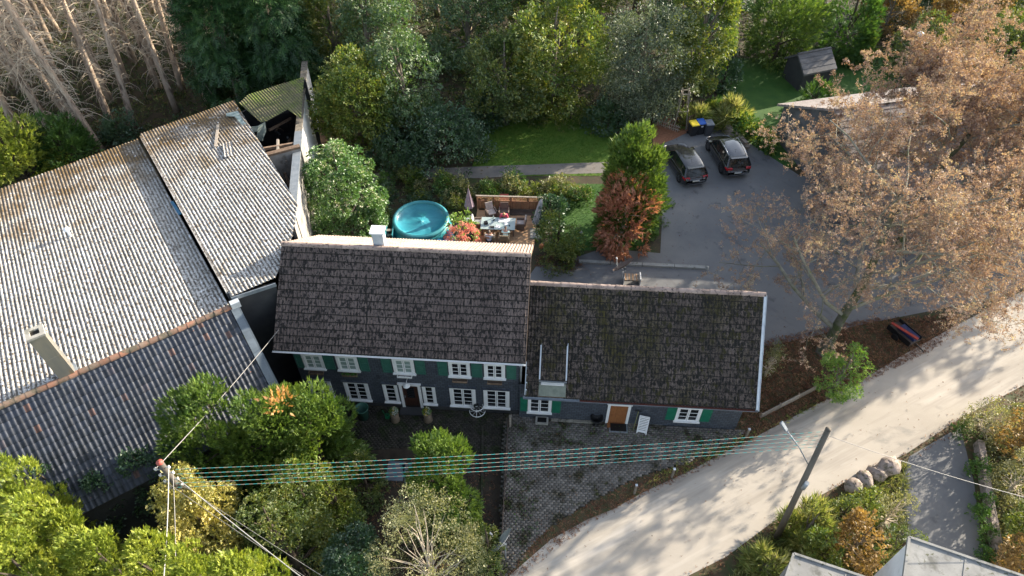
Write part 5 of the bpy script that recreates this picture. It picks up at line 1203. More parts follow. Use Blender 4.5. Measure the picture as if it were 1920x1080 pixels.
# roadside posts
m_postw = M('grey_post', (.16, .13, .10), (.22, .19, .15), 6)
for px, py, lab in ((1189, 926, 'short wooden roadside post at the lower edge of the forecourt, nearest the satellite dish'), (1259, 896, 'short wooden roadside post below the white folding chair'), (1397, 822, 'short wooden roadside post at the right corner of the annex')):
    small('roadside_post', lab, 'post', px, py, [('post', MB().box(-.045, .045, -.045, .045, 0, .85), m_postw), ('cap', MB().box(-.055, .055, -.055, .055, .851, .89), m_zinc_pale)])
# low plank edging on the bank right of the annex
e0_, e1_ = at(1425, 784), at(1530, 730); dv = e1_ - e0_
t = thing('plank_edging', 'low timber plank edging on the leafy bank right of the annex', 'edging', e0_, math.atan2(dv.y, dv.x))
for k in range(3): MB().box(k * dv.length / 3 + .01, (k + 1) * dv.length / 3 - .01, -.03, .03, 0, .38).build('plank', m_timber_grey, t)
for k in range(4): MB().box(k * dv.length / 3 - .035, k * dv.length / 3 + .035, .031, .09, 0, .42).build('stake', m_timber, t)
# red and blue trailer thing by the road
p = at(1690, 632); t = thing('garden_cart', 'small open cart with red rail and dark blue load under the autumn tree', 'cart', p, rad(-62)); t.scale = (.8, .8, .8)
MB().box(-.95, .95, -.55, .55, .38, .45).build('floor', m_deck_dark, t); MB().box(-.95, .95, -.6, -.551, .3, .72).build('side_board', m_black, t); MB().box(-.95, .95, .551, .6, .3, .72).build('side_board', m_black, t)
mr = M('red_paint', (.28, .03, .02), rough=.5, bump=0); mb = MB(); mb.bar((-.95, -.3, .74), (.95, .1, .76), .22, .05); mb.build('red_rail', mr, t); MB().box(-.5, .85, -.1, .5, .451, .66).build('load', M('navy_cover', (.02, .03, .09), rough=.5), t)
for s in (-1, 1):
    mb = MB(); mb.tube([(-.1, s * .64, .26), (-.1, s * .74, .26)], .26, 16); mb.build('wheel', m_black, t)
mb = MB(); mb.bar((.95, 0, .42), (1.7, 0, .3), .06); mb.build('drawbar', m_black, t)
# boulders at the drive
m_boul = M('pinkish_boulder', (.26, .21, .18), (.36, .30, .27), 2, bump=1.0, bscale=6, spots=[((.13, .11, .08), 3, .5, .6), ((.08, .09, .04), 6, .6, .66)])
for i, (px, py, r, lab) in enumerate(((1597, 916, .42, 'lowest left boulder of the row at the driveway mouth'), (1618, 903, .45, 'second boulder from the left in the row at the driveway mouth'), (1640, 892, .42, 'third boulder from the left in the row at the driveway mouth'), (1662, 880, .55, 'largest upper right boulder at the driveway mouth'))):
    rg = random.Random(i); vs = []; n = 10
    for j in range(7):
        ph = math.pi * j / 6
        for k in range(n): a = 2 * math.pi * k / n; q = r * (1 + rg.uniform(-.16, .16)); vs.append((q * math.sin(ph) * math.cos(a) * 1.15, q * math.sin(ph) * math.sin(a) * .85, q * .75 * math.cos(ph) + r * .55))
    o = MB().add(vs, [(j * n + k, (j + 1) * n + k, (j + 1) * n + (k + 1) % n, j * n + (k + 1) % n) for j in range(6) for k in range(n)], 0, True).build('boulder', m_boul); o.location = at(px, py); o.rotation_euler = (0, 0, .5 + i); tag(o, lab, 'boulder', 'boulders at the driveway')

# ================================================================== CARS
m_carpaint = M('black_car_paint', (.010, .011, .014), rough=.22, spec=.6, bump=0, coat=.8)
m_carglass = M('car_glass', (.010, .014, .014), rough=.06, spec=.8, bump=0)
m_carroof = M('glass_roof', (.025, .03, .038), rough=.1, spec=.8, bump=0, coat=.6)
m_tail = M('tail_light_red', (.35, .012, .018), rough=.2, bump=0); m_headl = M('headlight', (.45, .47, .5), rough=.15, bump=0); m_tyre = M('tyre_rubber', (.014, .014, .015), rough=.8, bump=.1); m_rim = M('alloy_rim', (.12, .12, .125), rough=.35, metal=.8, bump=0)
m_plate = M('number_plate', (.6, .6, .58), rough=.5, bump=0); m_chrome = M('chrome_strip', (.6, .62, .65), rough=.2, metal=1, bump=0)
def car(label, px, py, pfx, pfy, L, Wd, Hh, suv=False):
    """px,py ground under the rear centre, pfx,pfy ground under the front centre"""
    a = at(px, py); b = at(pfx, pfy); d = b - a; c = (a + b) / 2; rz = math.atan2(d.y, d.x)
    t = thing('parked_car', label, 'car', (c.x, c.y, .014), rz)
    h = Wd / 2; g = .2 if not suv else .27; belt = .88 if not suv else .98
    # lower body: sections along x from rear to front (x, z bottom, z top, half width)
    secs = [(-L / 2, .42, .62, h * .80), (-L / 2 + .04, g + .08, .80, h * .90), (-L / 2 + .22, g, belt, h * .975), (-L * .33, g - .02, belt + .02, h), (-L * .1, g - .02, belt, h), (L * .12, g - .02, belt - .02, h), (L * .22, g, belt - .04, h * .99), (L * .34, g, belt - .14, h * .965), (L * .44, g + .02, belt - .26, h * .88), (L / 2 - .03, g + .1, .58, h * .74), (L / 2, .38, .50, h * .62)]
    vs = []; m_ = 12
    for x, z0, z1, w in secs:
        for u, v in ((-.86, 0), (-1, .10), (-1.0, .45), (-.985, .72), (-.93, .93), (-.78, 1.0), (.78, 1.0), (.93, .93), (.985, .72), (1.0, .45), (1, .10), (.86, 0)): vs.append((x, u * w, z0 + (z1 - z0) * v))
    fs = [(i * m_ + k, i * m_ + (k + 1) % m_, (i + 1) * m_ + (k + 1) % m_, (i + 1) * m_ + k) for i in range(len(secs) - 1) for k in range(m_)] + [tuple(range(m_)), tuple((len(secs) - 1) * m_ + k for k in range(m_))[::-1]]
    MB().add(vs, [f[::-1] for f in fs], 0, True).build('body', m_carpaint, t)
    # cabin: glass shell
    rw = h * .74; bw = h * .93; top = Hh
    cs = [(-L / 2 + .12, belt - .02, belt - .01, bw, bw * .97), (-L / 2 + .50, belt, top - .10, bw, rw * .96), (-L * .20, belt, top - .01, bw, rw), (L * .0, belt - .01, top, bw, rw), (L * .10, belt - .02, top - .06, bw, rw * .98), (L * .28, belt - .07, belt - .05, bw * .95, bw * .9)]
    vs = []
    for x, z0, z1, w0_, w1_ in cs:
        for y, z in ((-w0_, z0), (-(w0_ * .35 + w1_ * .65), z0 + (z1 - z0) * .62), (-w1_, z1 - .025), (-w1_ * .85, z1), (w1_ * .85, z1), (w1_, z1 - .025), ((w0_ * .35 + w1_ * .65), z0 + (z1 - z0) * .62), (w0_, z0)): vs.append((x, y, z))
    k8 = 8; fs = [(i * k8 + k, i * k8 + k + 1, (i + 1) * k8 + k + 1, (i + 1) * k8 + k) for i in range(len(cs) - 1) for k in range(7)]
    MB().add(vs, [f[::-1] for f in fs], 0, False).build('windows', m_carglass, t)
    # roof panel, pillars
    def top_at(x):
        for (x0, _, z0, _, w0_), (x1, _, z1, _, w1_) in zip(cs, cs[1:]):
            if x0 <= x <= x1: u = (x - x0) / (x1 - x0); return z0 + (z1 - z0) * u, w0_ + (w1_ - w0_) * u
        return belt, rw
    xs = [-L / 2 + .46, -L * .30, -L * .20, -L * .08, 0, L * .06, L * .105]; vs = []
    for x in xs:
        z, w = top_at(x)
        for y in (-1, -.86, -.4, 0, .4, .86, 1): vs.append((x, y * w * 1.005, z + .012 + (.018 * (1 - y * y)) - (.03 if abs(y) == 1 else 0)))
    MB().add(vs, [(i * 7 + k, (i + 1) * 7 + k, (i + 1) * 7 + k + 1, i * 7 + k + 1) for i in range(len(xs) - 1) for k in range(6)], 0, True).build('roof', m_carpaint if not suv else m_carroof, t)
    for s in (-1, 1):
        mb = MB()
        def sidep(x, f): 
            z, w = top_at(x); w0_ = bw; z0 = belt; return Vector((x, s * (w0_ * (1 - f) + w * f + .008), z0 + (z - .02 - z0) * f))
        MB().bar(sidep(L * .09, 1), (L * .275, s * bw * .93, belt - .05), .06, .05).build('pillar', m_carpaint, t); mb.bar(sidep(-L * .06, .98), sidep(-L * .06, 0), .06, .03); mb.build('pillar', m_carpaint, t); MB().bar(sidep(-L * .28, .98), sidep(-L * .30, 0), .10, .03).build('pillar', m_carpaint, t); MB().bar(sidep(-L / 2 + .5, .98), (-L / 2 + .16, s * bw * .98, belt), .1, .05).build('pillar', m_carpaint, t)
        mb = MB(); mb.bar((-L * .36, s * (bw + .012), belt + .012), (L * .22, s * (bw + .006), belt - .04), .012, .02); mb.build('chrome_strip', m_chrome, t)
        if suv: mb = MB(); mb.tube([(-L * .34, s * rw * .93, top - .03), (-L * .2, s * rw * .95, top + .045), (0, s * rw * .95, top + .05), (L * .07, s * rw * .93, top - .01)], .022, 6); mb.build('roof_rail', m_chrome, t)
        mb = MB(); mb.box(L * .19, L * .25, s * h * .98 - .0, s * h * .98 + s * .2, belt - .03, belt + .11) if s > 0 else mb.box(L * .19, L * .25, s * h * .98 + s * .2, s * h * .98, belt - .03, belt + .11); mb.build('mirror', m_carpaint, t)
        for wx in (-L * .31, L * .31):
            r = .33 if not suv else .37; mb = MB()
            mb.lathe([(r * .62, -.1), (r * .96, -.11), (r, -.08), (r, .08), (r * .96, .11), (r * .62, .1)], 24)
            wm = Matrix.Translation((wx, s * (h - .1), r)) @ Matrix.Rotation(rad(90), 4, 'X'); mb.v = [tuple(wm @ Vector(v)) for v in mb.v]; w_ = mb.build('wheel', m_tyre, t)
            mb = MB(); mb.lathe([(.01, s * -.095 * -1), (r * .64, .09 * s)], 20, smooth=False)
            for k in range(5): a_ = 2 * math.pi * k / 5; mb.bar((0, 0, s * .1), (r * .6 * math.cos(a_), r * .6 * math.sin(a_), s * .1), .07, .02)
            mb.v = [tuple(wm @ Vector((v[0], v[1], -v[2]))) for v in mb.v]; mb.build('rim', m_rim, w_)
            # arch
            mb = MB(); n = 10; vs = []
            for k in range(n + 1):
                a_ = math.pi * k / n
                for rr in (r + .02, r + .075): vs.append((wx + rr * math.cos(a_), s * (h + .004), r + rr * math.sin(a_)))
            mb.add(vs, [(2 * k, 2 * k + 1, 2 * k + 3, 2 * k + 2) for k in range(n)]); mb.build('wheel_arch', m_tyre, t)
        # lights
        y0, y1 = (h * .50, h * .93) if s > 0 else (-h * .93, -h * .50)
        mb = MB(); zt_ = belt - .06
        yo = s * h * .94; yi = s * h * .52
        mb.add([(-L / 2 + .015, yi, zt_ - .12), (-L / 2 - .0, yi, zt_ - .02), (-L / 2 + .10, yo, zt_ + .02), (-L / 2 + .07, yo, zt_ - .16), (-L / 2 + .34, s * (h + .004), zt_ + .01), (-L / 2 + .3, s * (h + .004), zt_ - .08),
                (-L / 2 + .10, yi, zt_ + .03), (-L / 2 + .2, yo, zt_ + .06)], [(0, 1, 2, 3), (3, 2, 4, 5), (1, 6, 7, 2), (2, 7, 4)]); mb.build('tail_light', m_tail, t)
        mb = MB(); mb.add([(L / 2 - .03, s * h * .5, .52), (L / 2 - .02, s * h * .52, .60), (L / 2 - .2, s * h * .9, .68), (L / 2 - .2, s * h * .91, .56), (L * .36, s * h * .965, .74), (L * .36, s * h * .97, .68)], [(0, 1, 2, 3), (3, 2, 4, 5)]); mb.build('headlight', m_headl, t)
    pl = MB().box(-L / 2 - .02, -L / 2 + .0, -.26, .26, .50, .61).build('number_plate', m_plate, t)
    mb = MB(); mb.box(-L / 2 - .022, -L / 2 - .0205, -.25, -.215, .505, .605); mb.build('plate_band', m_bluevinyl, pl)
    mb = MB()
    for k in range(2): mb.bar((-L / 2 + .03 - .002, -.05, .74 + k * .03), (-L / 2 + .03, 0, .77 + k * .03), .012, .01); mb.bar((-L / 2 + .03, 0, .77 + k * .03), (-L / 2 + .03, .05, .74 + k * .03), .012, .01)
    mb.build('badge', m_chrome, t)
    MB().box(-L / 2 + .0, -L / 2 + .06, -h * .6, h * .6, g + .06, g + .10).build('bumper_strip', m_chrome, t)
    mb = MB(); mb.bar((-L / 2 + .42, -rw * .85, top - .08), (-L / 2 + .42, rw * .85, top - .08), .16, .03); mb.build('spoiler', m_carpaint, t)
    mb = MB(); mb.bar((-L / 2 + .25, 0, belt + .16), (-L / 2 + .3, .34, belt + .26), .015, .015); mb.build('rear_wiper', m_tyre, t)
    mb = MB(); mb.tube([(-L * .2, 0, top), (-L * .26, 0, top + .16)], [.012, .004], 5); mb.build('aerial', m_tyre, t)
    return t
car('black hatchback with red tail lights, left of the two cars in the yard', 1302, 351, 1258, 284, 4.35, 1.84, 1.46)
car('black crossover with roof rails, right of the two cars, partly under autumn twigs', 1383, 340, 1338, 264, 4.45, 1.88, 1.60, True)

# ================================================================== BINS, PICKET FENCE, TREE GUARD, STONE WALL
def bin_(label, px, py, rz, body, lid, sticker=False):
    p = at(px, py); t = thing('wheelie_bin', label, 'bin', (p.x, p.y, .014), rz, 'wheelie bins beside the picket fence')
    mb = MB(); vs = [(-.22, -.24, .04), (.22, -.24, .04), (.22, .22, .04), (-.22, .22, .04), (-.29, -.33, .98), (.29, -.33, .98), (.29, .33, .98), (-.29, .33, .98)]
    mb.add(vs, [(3, 2, 1, 0), (0, 1, 5, 4), (1, 2, 6, 5), (2, 3, 7, 6), (3, 0, 4, 7)]); mb.box(-.31, .31, -.35, .35, .95, 1.0); mb.build('body', body, t)
    mb = MB(); vs = [(-.31, -.37, 1.002), (.31, -.37, 1.002), (.31, .33, 1.002), (-.31, .33, 1.002), (-.27, -.32, 1.07), (.27, -.32, 1.07), (.27, .33, 1.10), (-.27, .33, 1.10)]
    mb.add(vs, [(0, 1, 5, 4), (1, 2, 6, 5), (2, 3, 7, 6), (3, 0, 4, 7), (4, 5, 6, 7)]); mb.build('lid', lid, t)
    mb = MB(); mb.tube([(-.24, .4, 1.0), (.24, .4, 1.0)], .02, 6); mb.build('handle', body, t)
    for s in (-1, 1):
        mb = MB(); mb.tube([(s * .24, .27, .11), (s * .29, .27, .11)], .11, 12); mb.build('wheel', m_tyre, t)
    if sticker:
        mb = MB(); n = 16; mb.add([(.09 * math.cos(2 * math.pi * k / n), -.318 + .0 - .09 * 0, .8 + .09 * math.sin(2 * math.pi * k / n)) for k in range(n)], [tuple(range(n))]); mb.build('round_sticker', m_white, t)
m_bin_k = M('anthracite_bin_plastic', (.02, .022, .026), (.03, .032, .036), 4, rough=.5, bump=.05); m_bin_g = M('grey_bin_plastic', (.05, .055, .065), (.07, .075, .085), 4, rough=.5, bump=.05)
bin_('dark wheelie bin with yellow lid, leftmost of the three', 1297, 253, .25, m_bin_k, M('yellow_lid', (.62, .48, .03), (.7, .55, .05), 4, rough=.45))
bin_('dark wheelie bin with blue lid and round white sticker, middle of the three', 1310, 250, .2, m_bin_k, M('blue_lid', (.02, .09, .4), (.03, .12, .46), 4, rough=.45), True)
bin_('slate grey wheelie bin with grey lid, rightmost of the three', 1325, 252, .15, m_bin_g, M('grey_lid', (.12, .14, .17), (.16, .18, .22), 4, rough=.45))
p = at(1288, 243); q = at(1318, 228); t = thing('bin_screen', 'low dark timber rail behind the three wheelie bins', 'fence', p, math.atan2((q - p).y, (q - p).x)); LL = (q - p).length
for x in (0, LL / 2, LL): MB().box(x - .04, x + .04, -.04, .04, 0, 1.2).build('post', m_timber, t)
for z in (.5, .85, 1.12): MB().box(0, LL, -.055, -.041, z, z + .09).build('rail', m_timber, t)
def picket(label, pA, pB, h, m):
    a = at(*pA); b = at(*pB); d = b - a; t = thing('picket_fence', label, 'fence', a, math.atan2(d.y, d.x)); Lf = d.length; n = int(Lf / .16)
    pm = MB().add([(0, -.01, 0), (.05, -.01, 0), (.05, .01, 0), (0, .01, 0), (0, -.01, h), (.05, -.01, h), (.05, .01, h), (0, .01, h), (.025, 0, h + .06)], [(0, 1, 5, 4), (1, 2, 6, 5), (2, 3, 7, 6), (3, 0, 4, 7), (4, 5, 8), (5, 6, 8), (6, 7, 8), (7, 4, 8)]).data('picket', m)
    for k in range(n): link('picket', pm, t, loc=(k * Lf / n, 0, 0), rot=(0, random.uniform(-.03, .03), 0))
    for z in (h * .3, h * .75): MB().box(0, Lf, .011, .035, z, z + .05).build('rail', m, t)
picket('small brown picket fence in front of the bark bed, left of the bins', (1231, 236), (1273, 249), .6, m_timber_grey)
p = at(1272, 238); t = thing('tree_guard', 'tall splayed timber frame tied around a young tree on the bark bed', 'tree guard', p)
for x0_, y0_, x1_, y1_ in ((-.5, -.5, -.25, -.2), (.5, -.45, .22, -.2), (-.4, .5, -.2, .25), (.5, .45, .25, .2)): MB().bar((x0_, y0_, 0), (x1_, y1_, 3.2), .07).build('stake', m_timber_grey, t)
for z, w in ((1.6, .4), (3.0, .3)):
    mb = MB(); mb.bar((-w, -w, z), (w, -w, z), .05); mb.bar((w, -w, z + .05), (w, w, z + .05), .05); mb.bar((w, w, z), (-w, w, z), .05); mb.bar((-w, w, z + .05), (-w, -w, z + .05), .05); mb.build('cross_bar', m_timber_grey, t)
gpoly('bark_bed', [(1222, 236), (1245, 218), (1300, 222), (1318, 236), (1290, 248), (1262, 262), (1225, 275)], .016, M('bark_mulch', (.20, .085, .045), (.30, .14, .08), 8, bump=.8, bscale=25))
w0_, w1_ = at(1337, 228), at(1378, 262); w2_ = at(1400, 285); m_sw = M('dry_stone', (.20, .165, .13), (.28, .23, .19), 3, bump=.6, rnd=.25)
t = thing('stone_wall', 'low rough stone wall along the yard beside the right car', 'wall', w0_)
rg = random.Random(3)
for a, b in ((w0_, w1_), (w1_, w2_)):
    d = b - a; n = int(d.length / .42); an = math.atan2(d.y, d.x)
    for r in range(3):
        for k in range(n):
            q = a + d * ((k + .5 * (r % 2)) / n) - w0_; wv = d.length / n * .47
            o = MB().box(-wv, wv, -.16, .16, -.105, .105).build('stone', m_sw, t); o.location = (q.x, q.y, .11 + r * .22); o.rotation_euler = (rg.uniform(-.04, .04), rg.uniform(-.05, .05), an + rg.uniform(-.06, .06)); o.scale = (1, rg.uniform(.85, 1.1), rg.uniform(.9, 1.03))

# ================================================================== RIGHT SIDE HOUSES
m_roof3 = M('grey_brown_roof', (.20, .17, .165), (.27, .24, .23), 1.5, bump=.6, bscale=14, spots=[((.08, .07, .06), 3, .56, .66)])
m_dark_gable = M('slate_grey_gable', (.085, .085, .09), (.13, .13, .135), 2, bump=.4)
def simple_house(name, label, corners, zt, rise, mwall, mroof, ridge_along=0, over=.35, tile=False):
    """corners: 4 ground points (Vector) around; gabled roof with the ridge parallel to side 0-1"""
    c = sum(corners, Vector()) / 4; t = thing(name, label, 'house', (c.x, c.y, 0)); q = [v - c for v in corners]
    ma = (q[0] + q[3]) / 2; mb_ = (q[1] + q[2]) / 2
    V = [(v.x, v.y, 0) for v in q] + [(v.x, v.y, zt) for v in q] + [(ma.x, ma.y, zt + rise - .06), (mb_.x, mb_.y, zt + rise - .06)]
    MB().add(V, [(0, 1, 5, 4), (2, 3, 7, 6), (1, 2, 6, 9, 5), (3, 0, 4, 8, 7)]).build('wall', mwall, t)
    ed = (q[1] - q[0]).normalized(); wd = (q[3] - q[0]).normalized(); half = (q[3] - q[0]).length / 2; sl = rise / half; drop = sl * over
    e = [q[0] - ed * over - wd * over, q[1] + ed * over - wd * over, q[2] + ed * over + wd * over, q[3] - ed * over + wd * over]; ra = ma - ed * over; rb = mb_ + ed * over
    z0 = zt - drop; up = Vector((0, 0, 1)); mb = MB()
    P = [e[0] + up * z0, e[1] + up * z0, rb + up * (zt + rise), ra + up * (zt + rise), e[3] + up * z0, e[2] + up * z0]
    P2 = [v - up * .14 for v in P]; mb.add(P + P2, [(0, 1, 2, 3), (3, 2, 5, 4), (9, 8, 7, 6), (10, 11, 8, 9), (0, 6, 7, 1), (4, 5, 11, 10), (0, 3, 9, 6), (3, 4, 10, 9), (1, 7, 8, 2), (2, 8, 11, 5)])
    rf = mb.build('roof', mroof, t)
    # roof courses as lapped strips
    for a0, a1, b0, b1 in ((P[0], P[1], P[3], P[2]), (P[4], P[5], P[3], P[2])):
        n = int((b0 - a0).length / .42)
        nn = (a1 - a0).cross(b0 - a0).normalized(); nn = nn if nn.z > 0 else -nn; mb = MB()
        for k in range(n):
            u, v = k / n, (k + 1.1) / n
            v = min(v, 1); A, B, C_, D_ = a0.lerp(b0, u) + nn * .045, a1.lerp(b1, u) + nn * .045, a1.lerp(b1, v) + nn * .012, a0.lerp(b0, v) + nn * .012
            mb.add([A, B, C_, D_, A - nn * .04, B - nn * .04], [(0, 1, 2, 3), (4, 5, 1, 0)])
        mb.build('roof_course', mroof, rf, kind='stuff')
    mb = MB(); mb.bar(P[3] + up * .03, P[2] + up * .03, .2, .08); mb.build('ridge_capping', mroof, rf)
    return t, ed, wd, q
# top right long house, mostly behind the autumn crown
A = at(1600, 436, 0); B = at(2250, 332, 0); dd = (B - A); dd.normalize(); nn_ = Vector((-dd.y, dd.x, 0)); 
t, ed, wd, q = simple_house('neighbour_house', 'long grey-brown roofed house at the right behind the big autumn crown', [A, A + dd * 26, A + dd * 26 + nn_ * 11, A + nn_ * 11], 2.8, 3.0, m_dark_gable, m_roof3)
for i in range(5):
    a = q[0] + ed * (2.2 + i * 4.2) - wd * .02; an = math.atan2(ed.y, ed.x); w = link('window', None, t) if 0 else None
    mb = MB(); mx = Matrix.Translation((a.x, a.y, 0)) @ Matrix.Rotation(an, 4, 'Z'); mb.box(0, 1.2, -.04, .02, 1.0, 2.2, 0, mx); w = mb.build('window', m_white, t); mb = MB(); mb.box(.08, .56, -.05, -.041, 1.08, 2.12, 0, mx); mb.box(.64, 1.12, -.05, -.041, 1.08, 2.12, 0, mx); mb.build('pane', m_glass, w)
c_ = q[0] * .62 + q[2] * .38; MB().box(c_.x - .35, c_.x + .35, c_.y - .35, c_.y + .35, 4.2, 5.9).build('chimney', m_render_grey, t)
# shed on the neighbour lawn
A = at(1497, 172); simple_house('garden_shed', 'small dark garden shed on the neighbour lawn beyond the stone wall', [A, A + Vector((2.6, .9, 0)), A + Vector((1.9, 3.3, 0)), A + Vector((-.7, 2.4, 0))], 1.8, .9, m_dark_wall, m_dark_gable, over=.2)
# bottom right: flat pale roofs close to the camera
m_flat = M('pale_flat_roofing', (.19, .19, .185), (.26, .26, .25), 1.3, bump=.3, spots=[((.11, .11, .10), 1.5, .52, .66), ((.08, .085, .05), 5, .6, .66)])
def flat_house(label, pts, z, wallm):
    c = sum(pts, Vector()) / len(pts); c.z = 0; t = thing('pale_house', label, 'house', c); P = [v - c for v in pts]
    MB().poly([(v.x, v.y) for v in P], 0, z - .25).build('wall', wallm, t)
    c0 = sum(P, Vector()) / len(P); Q = [(v - c0) * 1.035 + c0 for v in P]; r = MB().poly([(v.x, v.y) for v in Q], z - .249, z - .03).build('roof', m_flat, t)
    n = len(Q)
    for i in range(n): MB().bar((Q[i].x, Q[i].y, z), (Q[(i + 1) % n].x, Q[(i + 1) % n].y, z), .09, .05).build('roof_edge', m_flat, r)
    d = (Q[1] - Q[0]); L_ = d.length; 
    k = 1
    while k * 1.9 < L_:
        a = Q[0].lerp(Q[1], k * 1.9 / L_); b = Q[3].lerp(Q[2], k * 1.9 / L_); MB().bar((a.x, a.y, z - .02), (b.x, b.y, z - .02), .05, .02).build('seam', m_flat, r); k += 1
    return t
P4 = [at(1490, 1042, 4.2), at(1640, 1092, 4.2), at(1600, 1330, 4.2), at(1420, 1250, 4.2)]
flat_house('grey flat-roofed building at the bottom edge, left of the white-walled one', [Vector((v.x, v.y, 0)) for v in P4], 4.2, m_render_grey)
P5 = [at(1708, 1012, 5.5), at(1935, 1090, 5.5), at(1900, 1400, 5.5), at(1680, 1240, 5.5)]
flat_house('white-walled building with pale flat roof in the lower right corner', [Vector((v.x, v.y, 0)) for v in P5], 5.5, m_render_white)
# white box in the lower left corner
p = at(45, 1052); t = thing('white_garden_box', 'white metal storage box half hidden by shrubs in the lower left corner', 'box', p, rad(20)); MB().box(-.55, .55, -.5, .5, 0, .85).build('body', m_zinc_pale, t); MB().box(-.58, .58, -.53, .53, .851, .9).build('lid', m_white, t)
# paving slab patch of retaining wall on the right
a = at(1830, 835); b = at(1872, 1090); d = b - a; t = thing('driveway_wall', 'low pinkish stone wall along the right side of the driveway', 'wall', a, math.atan2(d.y, d.x)); n = int(d.length / .6)
for k in range(n): MB().box(k * .6 + .01, k * .6 + .59, -.15, .15, 0, .5 + random.uniform(-.02, .02)).build('stone', m_boul, t)

# ================================================================== VEGETATION
m_bark = M('grey_brown_bark', (.12, .10, .08), (.2, .17, .14), 6, bump=.8, bscale=18, stretch=(1, 1, .3))
m_bark_dead = M('dead_spruce_bark', (.30, .225, .17), (.46, .37, .29), 4, bump=.8, bscale=14, stretch=(1, 1, .3), spots=[((.12, .085, .065), 3, .52, .62)])
m_twig_dead = M('bare_grey_twig', (.42, .35, .27), (.54, .46, .36), 5, bump=0)
m_bark_moss = M('mossy_bark', (.09, .08, .06), (.16, .15, .12), 4, bump=.8, bscale=14, spots=[((.05, .065, .02), 2, .45, .6)])
m_bark_dark = M('dark_bark', (.04, .03, .022), (.07, .055, .04), 6, bump=.6, bscale=18)
L_thuja = leaf_mat('thuja_green', [(.15, (.028, .070, .008)), (.5, (.075, .130, .020)), (.85, (.145, .205, .035))], .25, .04)
L_thuja_d = leaf_mat('thuja_deep_green', [(.15, (.02, .056, .010)), (.5, (.045, .105, .016)), (.9, (.09, .165, .03))], .25, .04)
L_hedge = leaf_mat('golden_thuja', [(.1, (.07, .115, .010)), (.45, (.17, .22, .026)), (.85, (.30, .32, .055))], .3, .04)
L_laurel = leaf_mat('laurel_leaf', [(.15, (.028, .085, .014)), (.5, (.06, .15, .022)), (.75, (.13, .22, .04)), (.9, (.5, .45, .38))], .18, .10, grough=.3)
L_broad = leaf_mat('yellow_green_leaf', [(.1, (.035, .07, .008)), (.45, (.08, .125, .015)), (.8, (.17, .185, .028)), (.98, (.25, .22, .05))], .3, .05)
L_olive = leaf_mat('olive_green_leaf', [(.1, (.028, .055, .010)), (.5, (.065, .10, .018)), (.9, (.15, .155, .032))], .3, .05)
L_dark = leaf_mat('dark_ivy_leaf', [(.1, (.010, .035, .012)), (.5, (.022, .065, .02)), (.9, (.05, .10, .025))], .2, .08)
L_ivylit = leaf_mat('ivy_leaf', [(.1, (.018, .05, .010)), (.5, (.045, .10, .018)), (.9, (.12, .16, .04))], .28, .08)
L_silver = leaf_mat('silver_leaf', [(.1, (.030, .05, .024)), (.5, (.065, .09, .048)), (.9, (.15, .175, .10))], .25, .06)
L_spruce = leaf_mat('spruce_needle', [(.1, (.008, .028, .008)), (.5, (.016, .055, .012)), (.9, (.04, .09, .018))], .12, .04)
L_brown = leaf_mat('dead_conifer_needle', [(.1, (.16, .07, .04)), (.5, (.34, .15, .09)), (.9, (.50, .26, .17))], .25, .03)
L_autumn = leaf_mat('autumn_beech_leaf', [(.1, (.11, .064, .050)), (.4, (.21, .130, .10)), (.7, (.29, .20, .155)), (.95, (.35, .30, .19))], .3, .04)
L_orange = leaf_mat('orange_bush_leaf', [(.1, (.09, .06, .02)), (.5, (.20, .125, .04)), (.9, (.32, .21, .07))], .3, .04)
L_yellow = leaf_mat('yellowing_ivy_leaf', [(.1, (.10, .11, .02)), (.45, (.26, .24, .05)), (.85, (.45, .38, .12))], .3, .06)
L_pale = leaf_mat('pale_bush_leaf', [(.1, (.05, .065, .02)), (.5, (.12, .13, .045)), (.9, (.3, .28, .13))], .3, .06)
L_bright = leaf_mat('bright_green_leaf', [(.1, (.04, .10, .010)), (.5, (.095, .185, .02)), (.9, (.2, .27, .05))], .35, .05)
L_grass = leaf_mat('tall_grass', [(.1, (.06, .10, .02)), (.5, (.16, .19, .05)), (.9, (.34, .32, .14))], .3, .03)
L_under = leaf_mat('undergrowth_leaf', [(.1, (.014, .03, .008)), (.5, (.035, .06, .014)), (.9, (.12, .12, .03))], .25, .04)
L_fall = leaf_mat('fallen_leaf', [(.1, (.06, .028, .016)), (.5, (.15, .065, .036)), (.9, (.28, .16, .085))], .1, .03, nscale=2)
L_pink = leaf_mat('hydrangea_petal', [(.1, (.5, .14, .13)), (.5, (.60, .25, .22)), (.95, (.6, .38, .32))], .25, .03)

